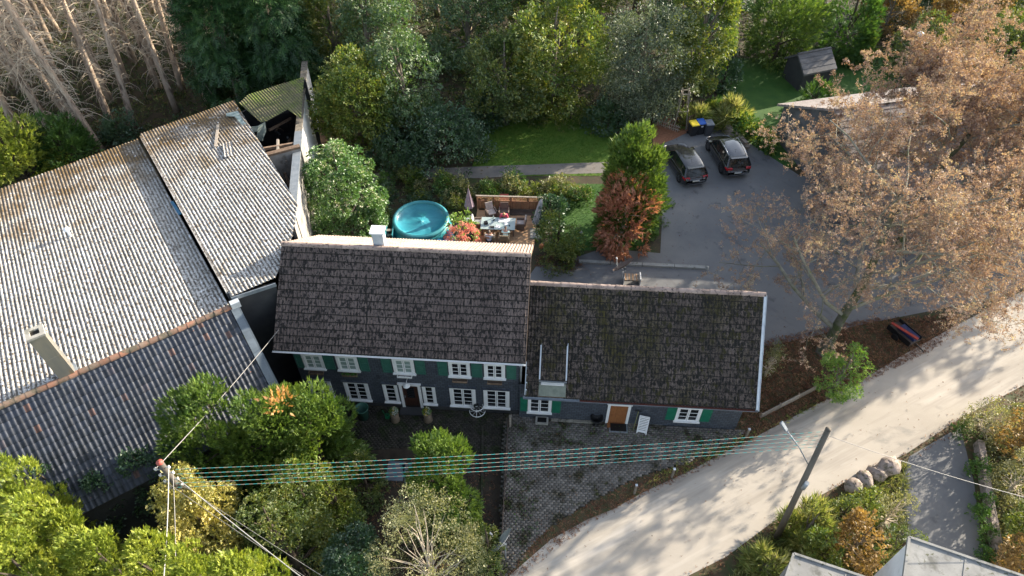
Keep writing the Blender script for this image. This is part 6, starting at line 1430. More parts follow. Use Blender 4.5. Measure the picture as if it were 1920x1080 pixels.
def zfor(base, topy):
    lo, hi = 0, 40
    for _ in range(40):
        z = (lo + hi) / 2; dz = z - CAM_H; dep = base.y * CP - dz * SP; up = base.y * SP + dz * CP; y = 540 - 1280 * up / dep
        if y > topy: lo = z
        else: hi = z
    return lo
SP_ = {  # species: profile, spray, spray size, material, bark, sprays per m2 of shell, clumps, clump size, up, inner, crown base share
    'thuja': ('column', 'thuja', .34, L_thuja, m_bark_dark, 88, 40, .36, .55, .10, .0),
    'thuja_d': ('column', 'thuja', .34, L_thuja_d, m_bark_dark, 88, 40, .34, .55, .10, .0),
    'golden': ('column', 'thuja', .34, L_hedge, m_bark_dark, 80, 40, .38, .6, .10, .0),
    'laurel': ('dome', 'laurel', .22, L_laurel, m_bark_dark, 110, 90, .22, .25, .12, .0),
    'broad': ('round', 'broad', .40, L_broad, m_bark, 42, 40, .32, .15, .14, .12),
    'olive': ('round', 'broad', .38, L_olive, m_bark, 34, 34, .32, .15, .14, .15),
    'darkbush': ('dome', 'broad', .32, L_dark, m_bark_dark, 46, 36, .32, .2, .12, .0),
    'ivy': ('column', 'broad', .36, L_ivylit, m_bark, 36, 50, .40, -.35, .12, .0),
    'silver': ('round', 'fine', .50, L_silver, m_bark, 34, 40, .30, .2, .16, .12),
    'spruce': ('cone', 'spruce', .62, L_spruce, m_bark, 26, 50, .36, -.25, .14, .05),
    'brown': ('column', 'thuja', .36, L_brown, m_twig_dead, 46, 30, .36, .35, .12, .0),
    'orange': ('dome', 'broad', .40, L_orange, m_bark, 26, 26, .36, .2, .12, .05),
    'yellowivy': ('egg', 'broad', .30, L_yellow, m_bark, 46, 22, .42, .1, .12, .0),
    'pale': ('dome', 'fine', .36, L_pale, m_twig_dead, 34, 44, .30, .5, .2, .0),
    'bright': ('round', 'broad', .36, L_bright, m_bark, 24, 22, .36, .2, .14, .15),
    'shrub': ('dome', 'broad', .28, L_broad, m_bark_dark, 46, 24, .38, .3, .12, .0),
    'oliveshrub': ('dome', 'broad', .26, L_olive, m_bark_dark, 44, 24, .38, .3, .12, .0),
    'grass': ('dome', 'blade', .75, L_grass, m_bark, 40, 16, .4, 1.2, .2, .0),
}
SEED = [100]
def plant(sp, name, label, cat, bx, by, topy, rpx, z=None, dens=1.0, group=None, lean=None, hmin=.6, Rm=None, size=1.0, clumps=None, prof=None, trunk=True):
    SEED[0] += 7; s = SEED[0]; pr, spk, sz, mat, bark, per, ncl, rc, up, inner, cb = SP_[sp]
    base = at(bx, by); h = max(hmin, z if z else zfor(base, topy) * 1.06)
    mid = Vector((base.x, base.y, h * .5)); R = Rm or rpx * depth(mid) / 1280
    if not z and sp not in ('spruce',): h = max(hmin, h * 1.0)
    z0 = h * cb; Hc = h - z0
    area = 2 * math.pi * R * R * .9 + 2 * math.pi * R * Hc * .55 if R < Hc else 2 * math.pi * R * (R + Hc) * .5
    k = max(.5, depth(mid) / 38)            # farther plants: fewer, slightly larger sprays
    n = int(min(12500, area * per * dens / (size * k) ** 1.5 * .95)); nclump = clumps or ncl
    me, C = crown('crown', prof or pr, R, Hc, n, spk, sz * size * k ** .75, mat, s, nclump, rc, up, .8, inner, .0, .85)
    t = thing(name, label, cat, (base.x, base.y, 0), 0, group)
    c = link('crown' if h > 1.5 else 'foliage', me, t, loc=(0, 0, z0))
    if trunk: link('trunk' if h > 1.5 else 'stem', limbs('trunk', h * (.92 if pr != 'column' else .72), max(.03, min(.22, .028 * h)) if sp not in ('spruce', 'pale') else (.16 if sp == 'spruce' else .06), C, bark, s, z0, nlimb=14 if sp != 'pale' else 44), t)
    return t
# --- foreground
plant('thuja', 'thuja', 'round green thuja left of the brown-tufted one', 'tree', 464, 925, 744, 90)
plant('thuja', 'thuja', 'round green thuja with a dead brown tuft near its top', 'tree', 536, 905, 722, 92)
plant('thuja', 'thuja', 'round green thuja beside the green barrel, right of the brown-tufted one', 'tree', 612, 885, 722, 80)
p = at(527, 742, zfor(at(534, 905), 730) - .1); rgb_ = np.random.default_rng(8)
o_ = [o for o in COL.objects if o.name.startswith('thuja') and 'brown tuft' in o.get('label', '')][0]
P = rgb_.normal(size=(60, 3)) * .22; V, F = sprays_mesh(P, P + [0, 0, .4], np.full(60, .26), 'thuja', 3)
c_ = link('brown_tuft', np_mesh('brown_tuft', V, F, leaf_mat('browned_shoot', [(.2, (.26, .12, .03)), (.8, (.45, .24, .07))])), o_, kind='stuff'); c_.location = p - o_.location + Vector((0, -.3, .1))
plant('thuja', 'thuja', 'tall bright green columnar thuja standing alone before the front door', 'tree', 842, 985, 798, 64)
plant('pale', 'twiggy_bush', 'large pale twiggy bush with bare branches at the bottom, below the columnar thuja', 'bush', 818, 1120, 945, 108, dens=.62)
plant('shrub', 'bush', 'yellow-green leafy bush with golden top, left of the pair by the slabs', 'bush', 590, 975, 860, 70)
plant('shrub', 'bush', 'olive yellow-green bush leaning right below the wires, right part of the leafy pair', 'bush', 650, 990, 890, 48)
plant('oliveshrub', 'bush', 'small round green bush beside the two stone slabs', 'bush', 693, 930, 858, 42)
plant('oliveshrub', 'bush', 'wide dark olive bush under the wires at the lower left of the twiggy bush', 'bush', 570, 1080, 950, 90)
plant('oliveshrub', 'bush', 'dark green bush right of the ivy-covered pole', 'bush', 450, 985, 895, 52)
plant('darkbush', 'bush', 'dark bush in the shade between the pantiled roof and the ivy pole', 'bush', 335, 960, 850, 44)
plant('darkbush', 'bush', 'dark bush below the eave of the pantiled roof, left of the round thujas', 'bush', 400, 960, 845, 42)
plant('darkbush', 'bush', 'dark low bush between the olive bush and the golden hedge', 'bush', 480, 1010, 945, 44)
plant('darkbush', 'bush', 'dark ivy mound in the gap left of the ivy pole', 'bush', 262, 985, 880, 40)
plant('darkbush', 'bush', 'dark bush against the lower edge of the pantiled roof', 'bush', 190, 1000, 880, 40)
plant('oliveshrub', 'bush', 'small leafy shrub at the foot of the garden divider', 'bush', 915, 1060, 985, 38)
plant('darkbush', 'bush', 'low dark bush at the bottom left of the twiggy bush', 'bush', 690, 1110, 1015, 62)
for i, (bx, by, ty, r, lb) in enumerate((
    (170, 985, 888, 62, 'sunlit golden-green thuja at the top of the lower left hedge'),
    (115, 1040, 935, 60, 'golden-green thuja of the hedge nearest the white storage box'),
    (230, 1040, 945, 58, 'golden-green thuja of the hedge below the topmost one'),
    (200, 1120, 1000, 66, 'golden-green thuja of the hedge at the bottom edge on the left'),
    (310, 1085, 985, 60, 'golden-green thuja of the hedge under the hanging cables'),
    (395, 1110, 1010, 62, 'golden-green thuja of the hedge right of the hanging cables'),
    (480, 1130, 1025, 62, 'golden-green thuja of the hedge second from its right end'),
    (560, 1150, 1040, 60, 'golden-green thuja at the right end of the lower left hedge'),
    (100, 1130, 1010, 60, 'deep golden-green thuja of the hedge in the lower left corner'))):
    plant('golden', 'hedge_thuja', lb, 'tree', bx + 12, by + 75, ty - 14, r, group='golden thujas of the lower left hedge')
plant('broad', 'young_tree', 'loose light-leaved young tree against the left end of the pantiled roof', 'tree', 110, 1075, 885, 46, dens=.8, size=.8)
plant('broad', 'young_tree', 'loose light-leaved young tree over the dark lean-to, below its taller neighbour', 'tree', 72, 1130, 925, 40, dens=.8, size=.8)
# --- around the terrace
plant('laurel', 'laurel', 'large dome-shaped variegated laurel between the white parapet wall and the pool', 'bush', 657, 432, 280, 84, clumps=110)
plant('broad', 'tree', 'layered yellow-green tree directly behind the white parapet wall', 'tree', 684, 275, 112, 72, clumps=60, dens=1.2)
plant('darkbush', 'bush', 'large deep green mound of shrubbery left of the back lawn', 'bush', 838, 300, 222, 82)
plant('darkbush', 'bush', 'deep green shrub between the laurel and the large dark mound', 'bush', 748, 312, 250, 56)
plant('oliveshrub', 'bush', 'green shrub at the foot of the ivy-clad tree', 'bush', 745, 262, 190, 60)
plant('ivy', 'ivy_tree', 'tall ivy-clad tree rising behind the dark shrubs', 'tree', 768, 262, -20, 66, clumps=70)
plant('ivy', 'ivy_tree', 'second ivy-clad tree with pale sunlit shoots at the top edge', 'tree', 705, 175, -150, 46, clumps=60)
plant('olive', 'tree', 'olive-green tree left of the taller yellow-green one behind the back lawn', 'tree', 948, 232, 70, 74)
plant('broad', 'tree', 'broad yellow-green tree in the middle behind the back lawn', 'tree', 1035, 212, 5, 88, clumps=56)
plant('silver', 'tree', 'silvery-leaved tree at the right end of the back lawn', 'tree', 1192, 205, 15, 92, clumps=60)
plant('broad', 'tree', 'tall sunlit yellow-green tree right of the silvery one', 'tree', 1290, 190, -60, 56, clumps=44)
plant('silver', 'bush', 'silvery shrub at the foot of the silvery tree near the picket fence', 'bush', 1215, 226, 160, 44)
plant('darkbush', 'bush', 'dark shrub between the back lawn and the silvery tree', 'bush', 1140, 240, 195, 40)
plant('darkbush', 'bush', 'low dark shrub behind the back lawn, right of the large dark mound', 'bush', 925, 222, 170, 42)
plant('oliveshrub', 'bush', 'low shrub at the back edge of the lawn, middle of the row', 'bush', 1000, 215, 175, 42)
plant('oliveshrub', 'bush', 'low shrub at the back edge of the lawn, under the broad tree', 'bush', 1070, 222, 180, 42)
plant('thuja', 'thuja', 'tall thick green thuja column between the lawn and the yard', 'tree', 1174, 442, 238, 57, clumps=80, dens=2.2, prof='pillar')
plant('brown', 'dead_conifer', 'rusty brown dead conifer in front of the tall green thuja column', 'tree', 1162, 466, 322, 48, clumps=50, dens=1.7, prof='pillar')
plant('shrub', 'bush', 'round mixed green shrub at the right end of the terrace', 'bush', 1044, 482, 396, 40)
plant('oliveshrub', 'bush', 'grassy green clump at the corner of the farmhouse below the terrace shrub', 'bush', 1042, 502, 462, 28)
plant('darkbush', 'bush', 'green shrub between the terrace shrub and the side lawn, with orange berries', 'bush', 1030, 420, 372, 30)
# mixed flowering hedge: one long thing
def hedge(name, label, cat, pts, mats, per, size, kind, R=(.7, 1.1), H=(.9, 1.6), seed=5):
    t = thing(name, label, cat, at(*pts[0])); rg = random.Random(seed); W = [at(*q) for q in pts]; tot = []
    for a, b in zip(W, W[1:]):
        d = (b - a); n = max(1, int(d.length / .75))
        for k in range(n): tot.append(a + d * (k / n) + Vector((rg.uniform(-.4, .4), rg.uniform(-.6, .6), 0)))
    for mi, (m, share) in enumerate(mats):
        Vs = []; off = 0
        for i, c in enumerate(tot):
            if rg.random() > share: continue
            r = rg.uniform(*R); h = rg.uniform(*H); P, d, out, C = crown_pts('dome', r, h, int(per * r * h), 7, .5, seed * 31 + i + 100 * mi)
            D = d * .5 + out * .7 + np.random.default_rng(i).normal(size=P.shape) * .5; D[:, 2] += .3
            V, F = sprays_mesh(P + np.array(c - W[0]), D, size * np.random.default_rng(i + 3).uniform(.7, 1.2, len(P)), kind, i + 5); Vs.append(V)
        if not Vs: continue
        V = np.concatenate(Vs); link('foliage', np_mesh('foliage', V, np.arange(len(V)).reshape(-1, 4), m), t)
    return t
hedge('bramble_hedge', 'long wild bramble hedge along the garden path behind pool and terrace', 'hedge', [(725, 352), (800, 362), (880, 366), (960, 364), (1040, 368), (1118, 372)], [(L_broad, .6), (L_pale, .5), (L_thuja_d, .5), (L_fall, .12)], 230, .26, 'broad')
hedge('bramble_hedge', 'lower bushes of the hedge between laurel and pool', 'hedge', [(722, 400), (735, 370), (810, 380), (875, 385)], [(L_broad, .6), (L_dark, .6)], 230, .24, 'broad', (.5, .8), (.7, 1.2), 9)
hedge('ivy_border', 'leafy border along the foot of the green and brown thujas', 'border', [(1120, 462), (1165, 474), (1200, 462), (1238, 440), (1243, 380)], [(L_thuja_d, .5), (L_ivylit, .5)], 200, .2, 'broad', (.3, .45), (.3, .5), 11)
hedge('wall_hedge', 'sunlit feathery hedge behind the low stone wall right of the cars', 'hedge', [(1350, 222), (1385, 238), (1415, 262), (1445, 290)], [(L_hedge, .9), (L_thuja_d, .8)], 200, .34, 'thuja', (.8, 1.1), (1.2, 1.9), 13)
plant('grass', 'ornamental_grass', 'tall pale ornamental grass at the upper end of the stone wall', 'grass', 1362, 232, 196, 26, dens=2.2)
plant('grass', 'ornamental_grass', 'grass clump on the bark bed behind the wheelie bins', 'grass', 1302, 232, 205, 18, dens=1.6)
plant('shrub', 'tree', 'thin young tree inside the splayed timber frame', 'tree', 1272, 238, 180, 10, dens=.5)
# hydrangea
t = plant('bright', 'hydrangea', 'pink flowering hydrangea between the pool and the dining table', 'bush', 868, 462, 408, 28, dens=.55)
rg = np.random.default_rng(3); Rh = 1.12
for k in range(60):
    d = rg.normal(size=3); d[2] = abs(d[2]) * .8 + .15; d /= np.linalg.norm(d); c = d * np.array([Rh, Rh, 1.35]) * rg.uniform(.8, 1.05) + [0, 0, .35]
    P = unit(rg.normal(size=(40, 3))) * .14 + c; V, F = sprays_mesh(P, P - c, np.full(40, .085), 'laurel', 4, 1); link('flower_head', np_mesh('flower_head', V, F, L_pink), t)
# --- forest edge at the top
for bx, by, h, r, lb in ((455, 205, 17, 2.9, 'dark spruce with drooping boughs, left of three behind the ruined shed'), (545, 185, 19, 3.0, 'dark spruce with drooping boughs, middle of three behind the ruined shed'), (500, 110, 20, 3.4, 'dark spruce with drooping boughs, farthest of three behind the ruined shed')):
    plant('spruce', 'spruce', lb, 'tree', bx, by, 0, 0, z=h, Rm=r, clumps=90, dens=1.5)
plant('olive', 'tree', 'green tree beside the bare trunk above the parapet wall', 'tree', 640, 150, 0, 0, z=9, Rm=2.3)
for bx, by, h, R, sp, lb in ((880, 120, 13, 3.4, 'ivy', 'dark ivy-clad tree between the tall ivy tree and the olive one'), (980, 60, 14, 4.2, 'olive', 'far olive tree at the top edge above the middle of the lawn'), (1100, 60, 15, 4.2, 'broad', 'far yellow-green tree at the top edge, left of the silvery one'),
    (1190, 20, 15, 4.5, 'olive', 'far tree at the top edge above the silvery tree'), (820, 30, 16, 4, 'olive', 'far green tree at the top edge behind the ivy-clad tree'), (690, 10, 16, 4, 'olive', 'far tree at the top edge above the parapet wall'), (1290, 90, 15, 3.6, 'darkbush', 'dark tree mass right of the sunlit yellow-green tree'), (1340, 10, 16, 4.5, 'darkbush', 'far dark tree at the top edge above the neighbour lawn'), (590, 40, 17, 4.0, 'olive', 'far green tree behind the dark spruces at the top edge')):
    plant(sp, 'tree', lb, 'tree', bx, by, 0, 0, z=h, Rm=R, dens=.8)
plant('golden', 'conifer', 'bushy yellow-green conifer at the left edge behind the barn roof', 'tree', 62, 352, 205, 66)
plant('thuja_d', 'conifer', 'bushy green conifer right of the yellow-green one behind the barn roof', 'tree', 140, 318, 220, 50)
plant('darkbush', 'bush', 'low green shrub at the back edge of the barn roof beside the dead trunks', 'bush', 235, 262, 215, 30)
# --- neighbour garden, top right
plant('thuja', 'clipped_tree', 'broad clipped green tree on two short trunks at the far side of the neighbour lawn', 'tree', 1448, 118, -30, 72, prof='round', clumps=60)
plant('thuja_d', 'clipped_tree', 'dark conical clipped tree right of the broad one on the neighbour lawn', 'tree', 1570, 108, -40, 50, clumps=60)
plant('darkbush', 'bush', 'small dark green bush at the left side of the neighbour lawn', 'bush', 1354, 165, 90, 26)
plant('thuja', 'conifer', 'slim bright green column beside the dark conical tree', 'tree', 1610, 120, 50, 16)
plant('thuja_d', 'bush', 'round clipped green bush in front of the small garden shed', 'bush', 1522, 205, 150, 27, prof='dome')
plant('orange', 'bush', 'orange autumn bush at the top edge right of the dark conical tree', 'bush', 1655, 60, -20, 50)
plant('oliveshrub', 'bush', 'tall rounded green bush behind the street lamp', 'tree', 1715, 135, 35, 60)
plant('oliveshrub', 'tree', 'broad grey-green tree at the upper right corner', 'tree', 1865, 145, 30, 82)
plant('orange', 'tree', 'golden brown autumn tree at the top edge near the upper right corner', 'tree', 1800, 70, -60, 60)
plant('olive', 'tree', 'dark green tree beyond the golden brown one at the top edge', 'tree', 1920, 60, -60, 80)
plant('darkbush', 'bush', 'low dark hedge bush behind the neighbour house, under the lamp', 'bush', 1790, 150, 85, 50)
plant('darkbush', 'tree', 'dark tree at the top edge between conical tree and autumn bush', 'tree', 1710, 20, -80, 60)
# --- right bank and roadside
plant('bright', 'young_maple', 'bright green young maple at the roadside below the autumn tree', 'tree', 1552, 745, 660, 40, dens=1.2, size=.7)
plant('pale', 'bush', 'narrow pale green shrub against the right gable of the annex', 'bush', 1434, 705, 650, 13, dens=1.6)
for bx, by, ty, r, sp, lb in ((1500, 1010, 962, 40, 'grass', 'pale spiky plant beside the foot of the right utility pole'), (1560, 990, 945, 38, 'oliveshrub', 'green garden shrub left of the boulders'), (1612, 968, 925, 32, 'shrub', 'leafy shrub directly below the boulders'),
    (1650, 985, 930, 30, 'pale', 'pale green shrub at the left edge of the driveway'), (1585, 1045, 985, 46, 'orange', 'golden-brown bush above the grey flat roof'), (1655, 1060, 1000, 36, 'oliveshrub', 'dark green shrub between the two flat-roofed buildings'),
    (1430, 1075, 1035, 34, 'grass', 'tufted grass on the road verge left of the right pole'), (1520, 1050, 1000, 34, 'shrub', 'low shrub above the left corner of the grey flat roof'), (1840, 815, 760, 40, 'pale', 'pale yellow bush at the top of the driveway wall'),
    (1900, 850, 775, 42, 'orange', 'rusty bush at the right edge beyond the driveway'), (1885, 925, 850, 44, 'pale', 'pale green bush at the right edge beyond the driveway wall'), (1905, 1010, 930, 48, 'shrub', 'yellow-green bush at the right edge, below the pale one'), (1890, 1095, 1010, 50, 'orange', 'orange bush behind the white-walled building')):
    plant(sp, 'bush' if sp != 'grass' else 'grass_clump', lb, 'bush' if sp != 'grass' else 'grass', bx, by, ty, r)
hedge('clipped_hedge', 'narrow dark green hedge along the right side of the driveway', 'hedge', [(1812, 830), (1822, 900), (1838, 1000), (1848, 1085)], [(L_thuja_d, 1)], 240, .24, 'broad', (.4, .5), (.9, 1.1), 17)

# --- the big autumn tree: real branching, sparse rusty leaves
def branching(name, label, base, h, R, seed, leafm, bark, leafn=6, levels=4, dens=1.0, lsize=.13, first=.3, group=None, cat='tree'):
    rg = random.Random(seed); tr = MB(); br = MB(); LP = []; LD = []
    def grow(p, d, L, r, lvl):
        n = 4 if lvl < 3 else 3; pts = [p]; q = p.copy(); dd = d.copy()
        for i in range(n):
            dd = (dd + Vector((rg.uniform(-1, 1), rg.uniform(-1, 1), rg.uniform(-.6, .8))) * (.20 + .06 * lvl)).normalized(); q = q + dd * (L / n); pts.append(q.copy())
        rs = [r * (1 - .62 * i / n) for i in range(n + 1)]
        (tr if lvl == 0 else br).tube(pts, rs, 7 if lvl == 0 else (5 if lvl < 2 else 3), cap=False)
        if lvl >= levels - 1:
            for i in range(int(leafn * dens + rg.random())):
                t = rg.uniform(.1, 1); k = min(n - 1, int(t * n)); c = pts[k].lerp(pts[k + 1], t * n - k); LP.append(c + Vector((rg.uniform(-.1, .1), rg.uniform(-.1, .1), rg.uniform(-.1, .05)))); LD.append((dd.x + rg.uniform(-.9, .9), dd.y + rg.uniform(-.9, .9), rg.uniform(-.9, .5)))
        if lvl < levels:
            nb = (8, 7, 6, 4, 3)[lvl] if lvl else 11
            for i in range(nb):
                t = (first + (1 - first) * (i + rg.random()) / nb) if lvl == 0 else rg.uniform(.25, 1); k = min(n - 1, int(t * n)); c = pts[k].lerp(pts[k + 1], t * n - k)
                a = rg.uniform(0, 2 * math.pi); ref = (pts[k + 1] - pts[k]).normalized(); s1 = ref.orthogonal().normalized(); s2 = ref.cross(s1); side = s1 * math.cos(a) + s2 * math.sin(a)
                nd = (ref * rg.uniform(.25, .75) + side * rg.uniform(.8, 1.2) + Vector((0, 0, .18 if lvl == 0 else .02))).normalized(); tgtL = (R * 1.05 * (1 - .45 * max(0, t - .5)) if lvl == 0 else L * rg.uniform(.42, .62))
                grow(c, nd, tgtL, max(.006, rs[k] * (.5 if lvl == 0 else .45)), lvl + 1)
    t = thing(name, label, cat, (base.x, base.y, 0), 0, group)
    grow(Vector((0, 0, 0)), Vector((.02, .02, 1)), h * .86, .30, 0)
    tr.tube([(0, 0, 0), (0, 0, .5)], [.5, .31], 8, cap=False); tr.build('trunk', bark, t); br.build('branches', m_twig_aut, t, kind='stuff')
    P = np.array([list(v) for v in LP]); D = np.array(LD); V, F = sprays_mesh(P, D, lsize * np.random.default_rng(seed).uniform(.7, 1.35, len(P)), 'broad', seed, 8); link('crown', np_mesh('crown', V, F, leafm), t)
    return t
m_twig_aut = M('lichened_branch', (.15, .14, .11), (.26, .25, .2), 3, bump=0, spots=[((.12, .13, .05), 1.5, .55, .65)])
branching('autumn_beech', 'huge rust-leaved autumn tree with lichened limbs right of the annex', at(1545, 660), 11.5, 6.0, 5, L_autumn, m_bark_moss, 7, 4, 1.15, .16, first=.14)
branching('autumn_beech', 'second rust-leaved autumn tree farther right, in front of the long house', at(1685, 470), 10.0, 6.6, 8, L_autumn, m_bark_moss, 18, 4, 1.15, .18, first=.16)
branching('autumn_beech', 'third rust-leaved autumn tree at the right edge above the road', at(1945, 340), 8.4, 6.2, 9, L_autumn, m_bark_moss, 20, 4, 1.1, .20, first=.2)
# bare twiggy crown at the top edge
# --- dead spruces behind the barn
def dead_spruce(seed, h):
    rg = random.Random(seed); tr = MB(); bx, by = rg.uniform(-.6, .6), rg.uniform(-.6, .6)
    pts = [Vector((bx * t * t, by * t * t, h * t)) for t in (0, .1, .3, .5, .7, .85, 1)]; tr.tube(pts, [.32, .27, .23, .19, .13, .075, .015], 8)
    br = MB(); n = 170
    for k in range(n):
        t = .12 + .86 * (k + rg.random()) / n; z = h * t; a = rg.uniform(0, 6.28); L = (2.6 * (1 - t) + .5) * rg.uniform(.45, 1.25) * (1.25 if t > .3 else .6); dr = rg.uniform(.1, .75)
        d = Vector((math.cos(a), math.sin(a), 0)); p0 = Vector((bx * t * t, by * t * t, z)); bend = Vector((rg.uniform(-.3, .3), rg.uniform(-.3, .3), 0))
        p1 = p0 + d * L * .4 + Vector((0, 0, .05 * L)) + bend * .2; p2 = p0 + d * L * .78 + Vector((0, 0, -dr * L * .35)) + bend * L * .5; p3 = p0 + d * L * .95 + Vector((0, 0, -dr * L * .9)) + bend * L
        br.tube([p0, p1, p2, p3], [.030, .022, .014, .006], 3, cap=False)
        for q in range(2):
            u = rg.uniform(.3, .9); c = p1.lerp(p2, u); e = c + Vector((rg.uniform(-.5, .5), rg.uniform(-.5, .5), -rg.uniform(.2, .8))) * L * .4; br.tube([c, e], [.010, .004], 3, cap=False)
    return tr.data('trunk', m_bark_dead), br.data('branches', m_twig_dead)
variants = [dead_spruce(40 + i, 21 + i * 1.3) for i in range(4)]
rg = random.Random(21); placed = []; LABS = {}
near_labels = {(190, 283): 'dead spruce rooted at the barn roof edge, nearest the green conifers', (252, 240): 'dead spruce rooted where the raised shed roof begins', (332, 210): 'dead spruce rooted behind the middle of the raised shed roof', (392, 197): 'dead spruce at the right end of the dead stand'}
cand = [(190, 283), (252, 240), (332, 210), (392, 197), (20, 330), (120, 290), (-40, 300), (300, 170), (420, 150)]
for i in range(900):
    x = rg.uniform(-260, 430); y = rg.uniform(-60, 320)
    if y < 335 - .40 * x: cand.append((x, y))
for x, y in cand:
    w = at(x, y)
    if any((w - v).length < 1.95 for v in placed): continue
    if (x, y) in near_labels: LABS[len(placed)] = near_labels[(x, y)]
    placed.append(w)
    if len(placed) > 105: break
for i, w in enumerate(placed):
    lab = LABS.get(i, 'bare dead spruce farther back in the dead stand behind the barn')
    t = thing('dead_spruce', lab, 'tree', (w.x, w.y, 0), rg.uniform(0, 6.28), 'bare dead spruces behind the barn'); s = rg.uniform(.85, 1.1); t.scale = (s, s, s); t.rotation_euler = (rg.gauss(0, .06), rg.gauss(0, .06), t.rotation_euler[2])
    v = variants[i % 4]; link('trunk', v[0], t); link('branches', v[1], t, kind='stuff')
for i, (x, y) in enumerate(((1060, 60), (1120, 70), (1015, 40), (880, 60), (600, 75), (935, 30))):
    w = at(x, y); t = thing('dead_spruce', 'bare grey spruce trunk at the top edge among green trees', 'tree', (w.x, w.y, 0), i, 'bare spruces among the green trees'); v = variants[i % 4]; link('trunk', v[0], t); link('branches', v[1], t, kind='stuff'); t.scale = (.8, .8, .8)

# --- ground cover
def scatter(name, poly_px, n, kind, size, mat, up=.4, zr=(0, .25), seed=1, world=None, avoid=()):
    rg = np.random.default_rng(seed); poly = world or [(at(*p).x, at(*p).y) for p in poly_px]
    xs = [p[0] for p in poly]; ys = [p[1] for p in poly]; x = rg.uniform(min(xs), max(xs), n * 3); y = rg.uniform(min(ys), max(ys), n * 3); k = inpoly_np(x, y, poly)
    for a in avoid: k &= ~inpoly_np(x, y, a)
    x = x[k][:n]; y = y[k][:n]; c = np.sin(x * 1.7 + 3 * np.sin(y * .9)) * .5 + .5
    P = np.stack([x, y, zr[0] + (zr[1] - zr[0]) * rg.uniform(0, 1, len(x)) * (.35 + .65 * c)], 1); D = rg.normal(size=P.shape); D[:, 2] = np.abs(D[:, 2]) * up + .1
    V, F = sprays_mesh(P, D, size * rg.uniform(.6, 1.3, len(x)), kind, seed + 1); return link(name, np_mesh(name, V, F, mat), None, kind='stuff')
BARNP = [(R0.x + UB.x * a + VB.x * b, R0.y + UB.y * a + VB.y * b) for a, b in ((-8, -6), (18, -6), (18, 21), (0, 21), (-1, 26), (-8, 26))]
scatter('forest_undergrowth', [(-400, 420), (-300, -120), (1400, -120), (1330, 180), (1230, 225), (900, 215), (880, 320), (640, 330), (600, 180), (240, 270), (0, 360)], 26000, 'broad', .42, L_under, .6, (.05, .9), 3, avoid=(BARNP, LAWN, PATH))
scatter('far_undergrowth', [(1330, 120), (1330, -150), (2200, -150), (2200, 160), (1720, 140)], 9000, 'broad', .5, L_under, .6, (.05, .8), 4)
scatter('garden_ground_cover', [(300, 1150), (380, 880), (640, 870), (660, 1150)], 2600, 'broad', .3, L_dark, .5, (.02, .4), 5)
scatter('dry_garden_litter', [(640, 1150), (650, 900), (760, 860), (930, 860), (930, 1150)], 2600, 'broad', .10, L_fall, .2, (.01, .03), 6)
scatter('fallen_leaves', [(1385, 800), (1425, 640), (1620, 600), (1800, 590), (1760, 650), (1500, 775), (1400, 830)], 9000, 'broad', .13, L_fall, .25, (.015, .06), 7)
scatter('fallen_leaves_on_verge', [(950, 1085), (1010, 1000), (1100, 948), (1180, 905), (1290, 868), (1400, 812), (1420, 826), (1289, 892), (1205, 932), (1100, 984), (960, 1095)], 4500, 'broad', .11, L_fall, .25, (.02, .05), 8)
scatter('fallen_leaves_beyond_road', [(1100, 1240), (1270, 1085), (1360, 1040), (1450, 973), (1582, 900), (1700, 845), (1800, 780), (1920, 716), (2300, 560), (2300, 620), (1920, 745), (1800, 810), (1600, 925), (1450, 1000), (1300, 1110)], 7000, 'broad', .13, L_fall, .25, (.02, .06), 9)
scatter('fallen_leaves_on_yard', None, 1500, 'broad', .08, L_fall, .15, (.018, .03), 10, world=YARD)
scatter('fallen_leaves_on_road', None, 700, 'broad', .08, L_fall, .15, (.026, .034), 19, world=ROAD)
scatter('fallen_leaves_on_forecourt', None, 420, 'broad', .07, L_fall, .15, (.055, .06), 16, world=PAVED)
scatter('leaves_under_terrace_shrub', [(1005, 500), (1005, 480), (1080, 475), (1095, 500), (1060, 515)], 900, 'broad', .1, L_fall, .25, (.02, .05), 11)
scatter('lawn_grass', None, 15000, 'blade', .10, leaf_mat('lawn_blade', [(.1, (.025, .075, .006)), (.5, (.045, .12, .01)), (.9, (.10, .16, .025))], .3, .02), 2.0, (.0, .01), 12, world=LAWN, avoid=(PATH,))
scatter('side_lawn_grass', None, 6000, 'blade', .10, leaf_mat('side_lawn_blade', [(.1, (.012, .055, .006)), (.5, (.025, .09, .01)), (.9, (.06, .12, .02))], .3, .02), 2.0, (.0, .01), 13, world=SLAWN)
scatter('verge_grass', [(1290, 885), (1200, 915), (1290, 850), (1400, 812), (1440, 800), (1540, 745), (1620, 700), (1500, 780)], 1600, 'blade', .28, L_grass, 2.0, (.0, .02), 14)
scatter('garden_grass_beyond_road', [(1300, 1240), (1380, 1060), (1460, 990), (1700, 870), (1700, 1000), (1680, 1240)], 5500, 'blade', .35, L_grass, 1.6, (.0, .05), 15)
scatter('rough_grass_right', [(1840, 780), (2100, 700), (2200, 1200), (1870, 1200)], 5500, 'broad', .3, L_pale, .8, (.0, .4), 17)
scatter('moss_and_weeds', [(945, 800), (960, 1060), (1010, 1000), (985, 850), (1150, 830), (1380, 830), (1380, 815), (1000, 790)], 900, 'broad', .09, L_thuja_d, .3, (.05, .08), 18)

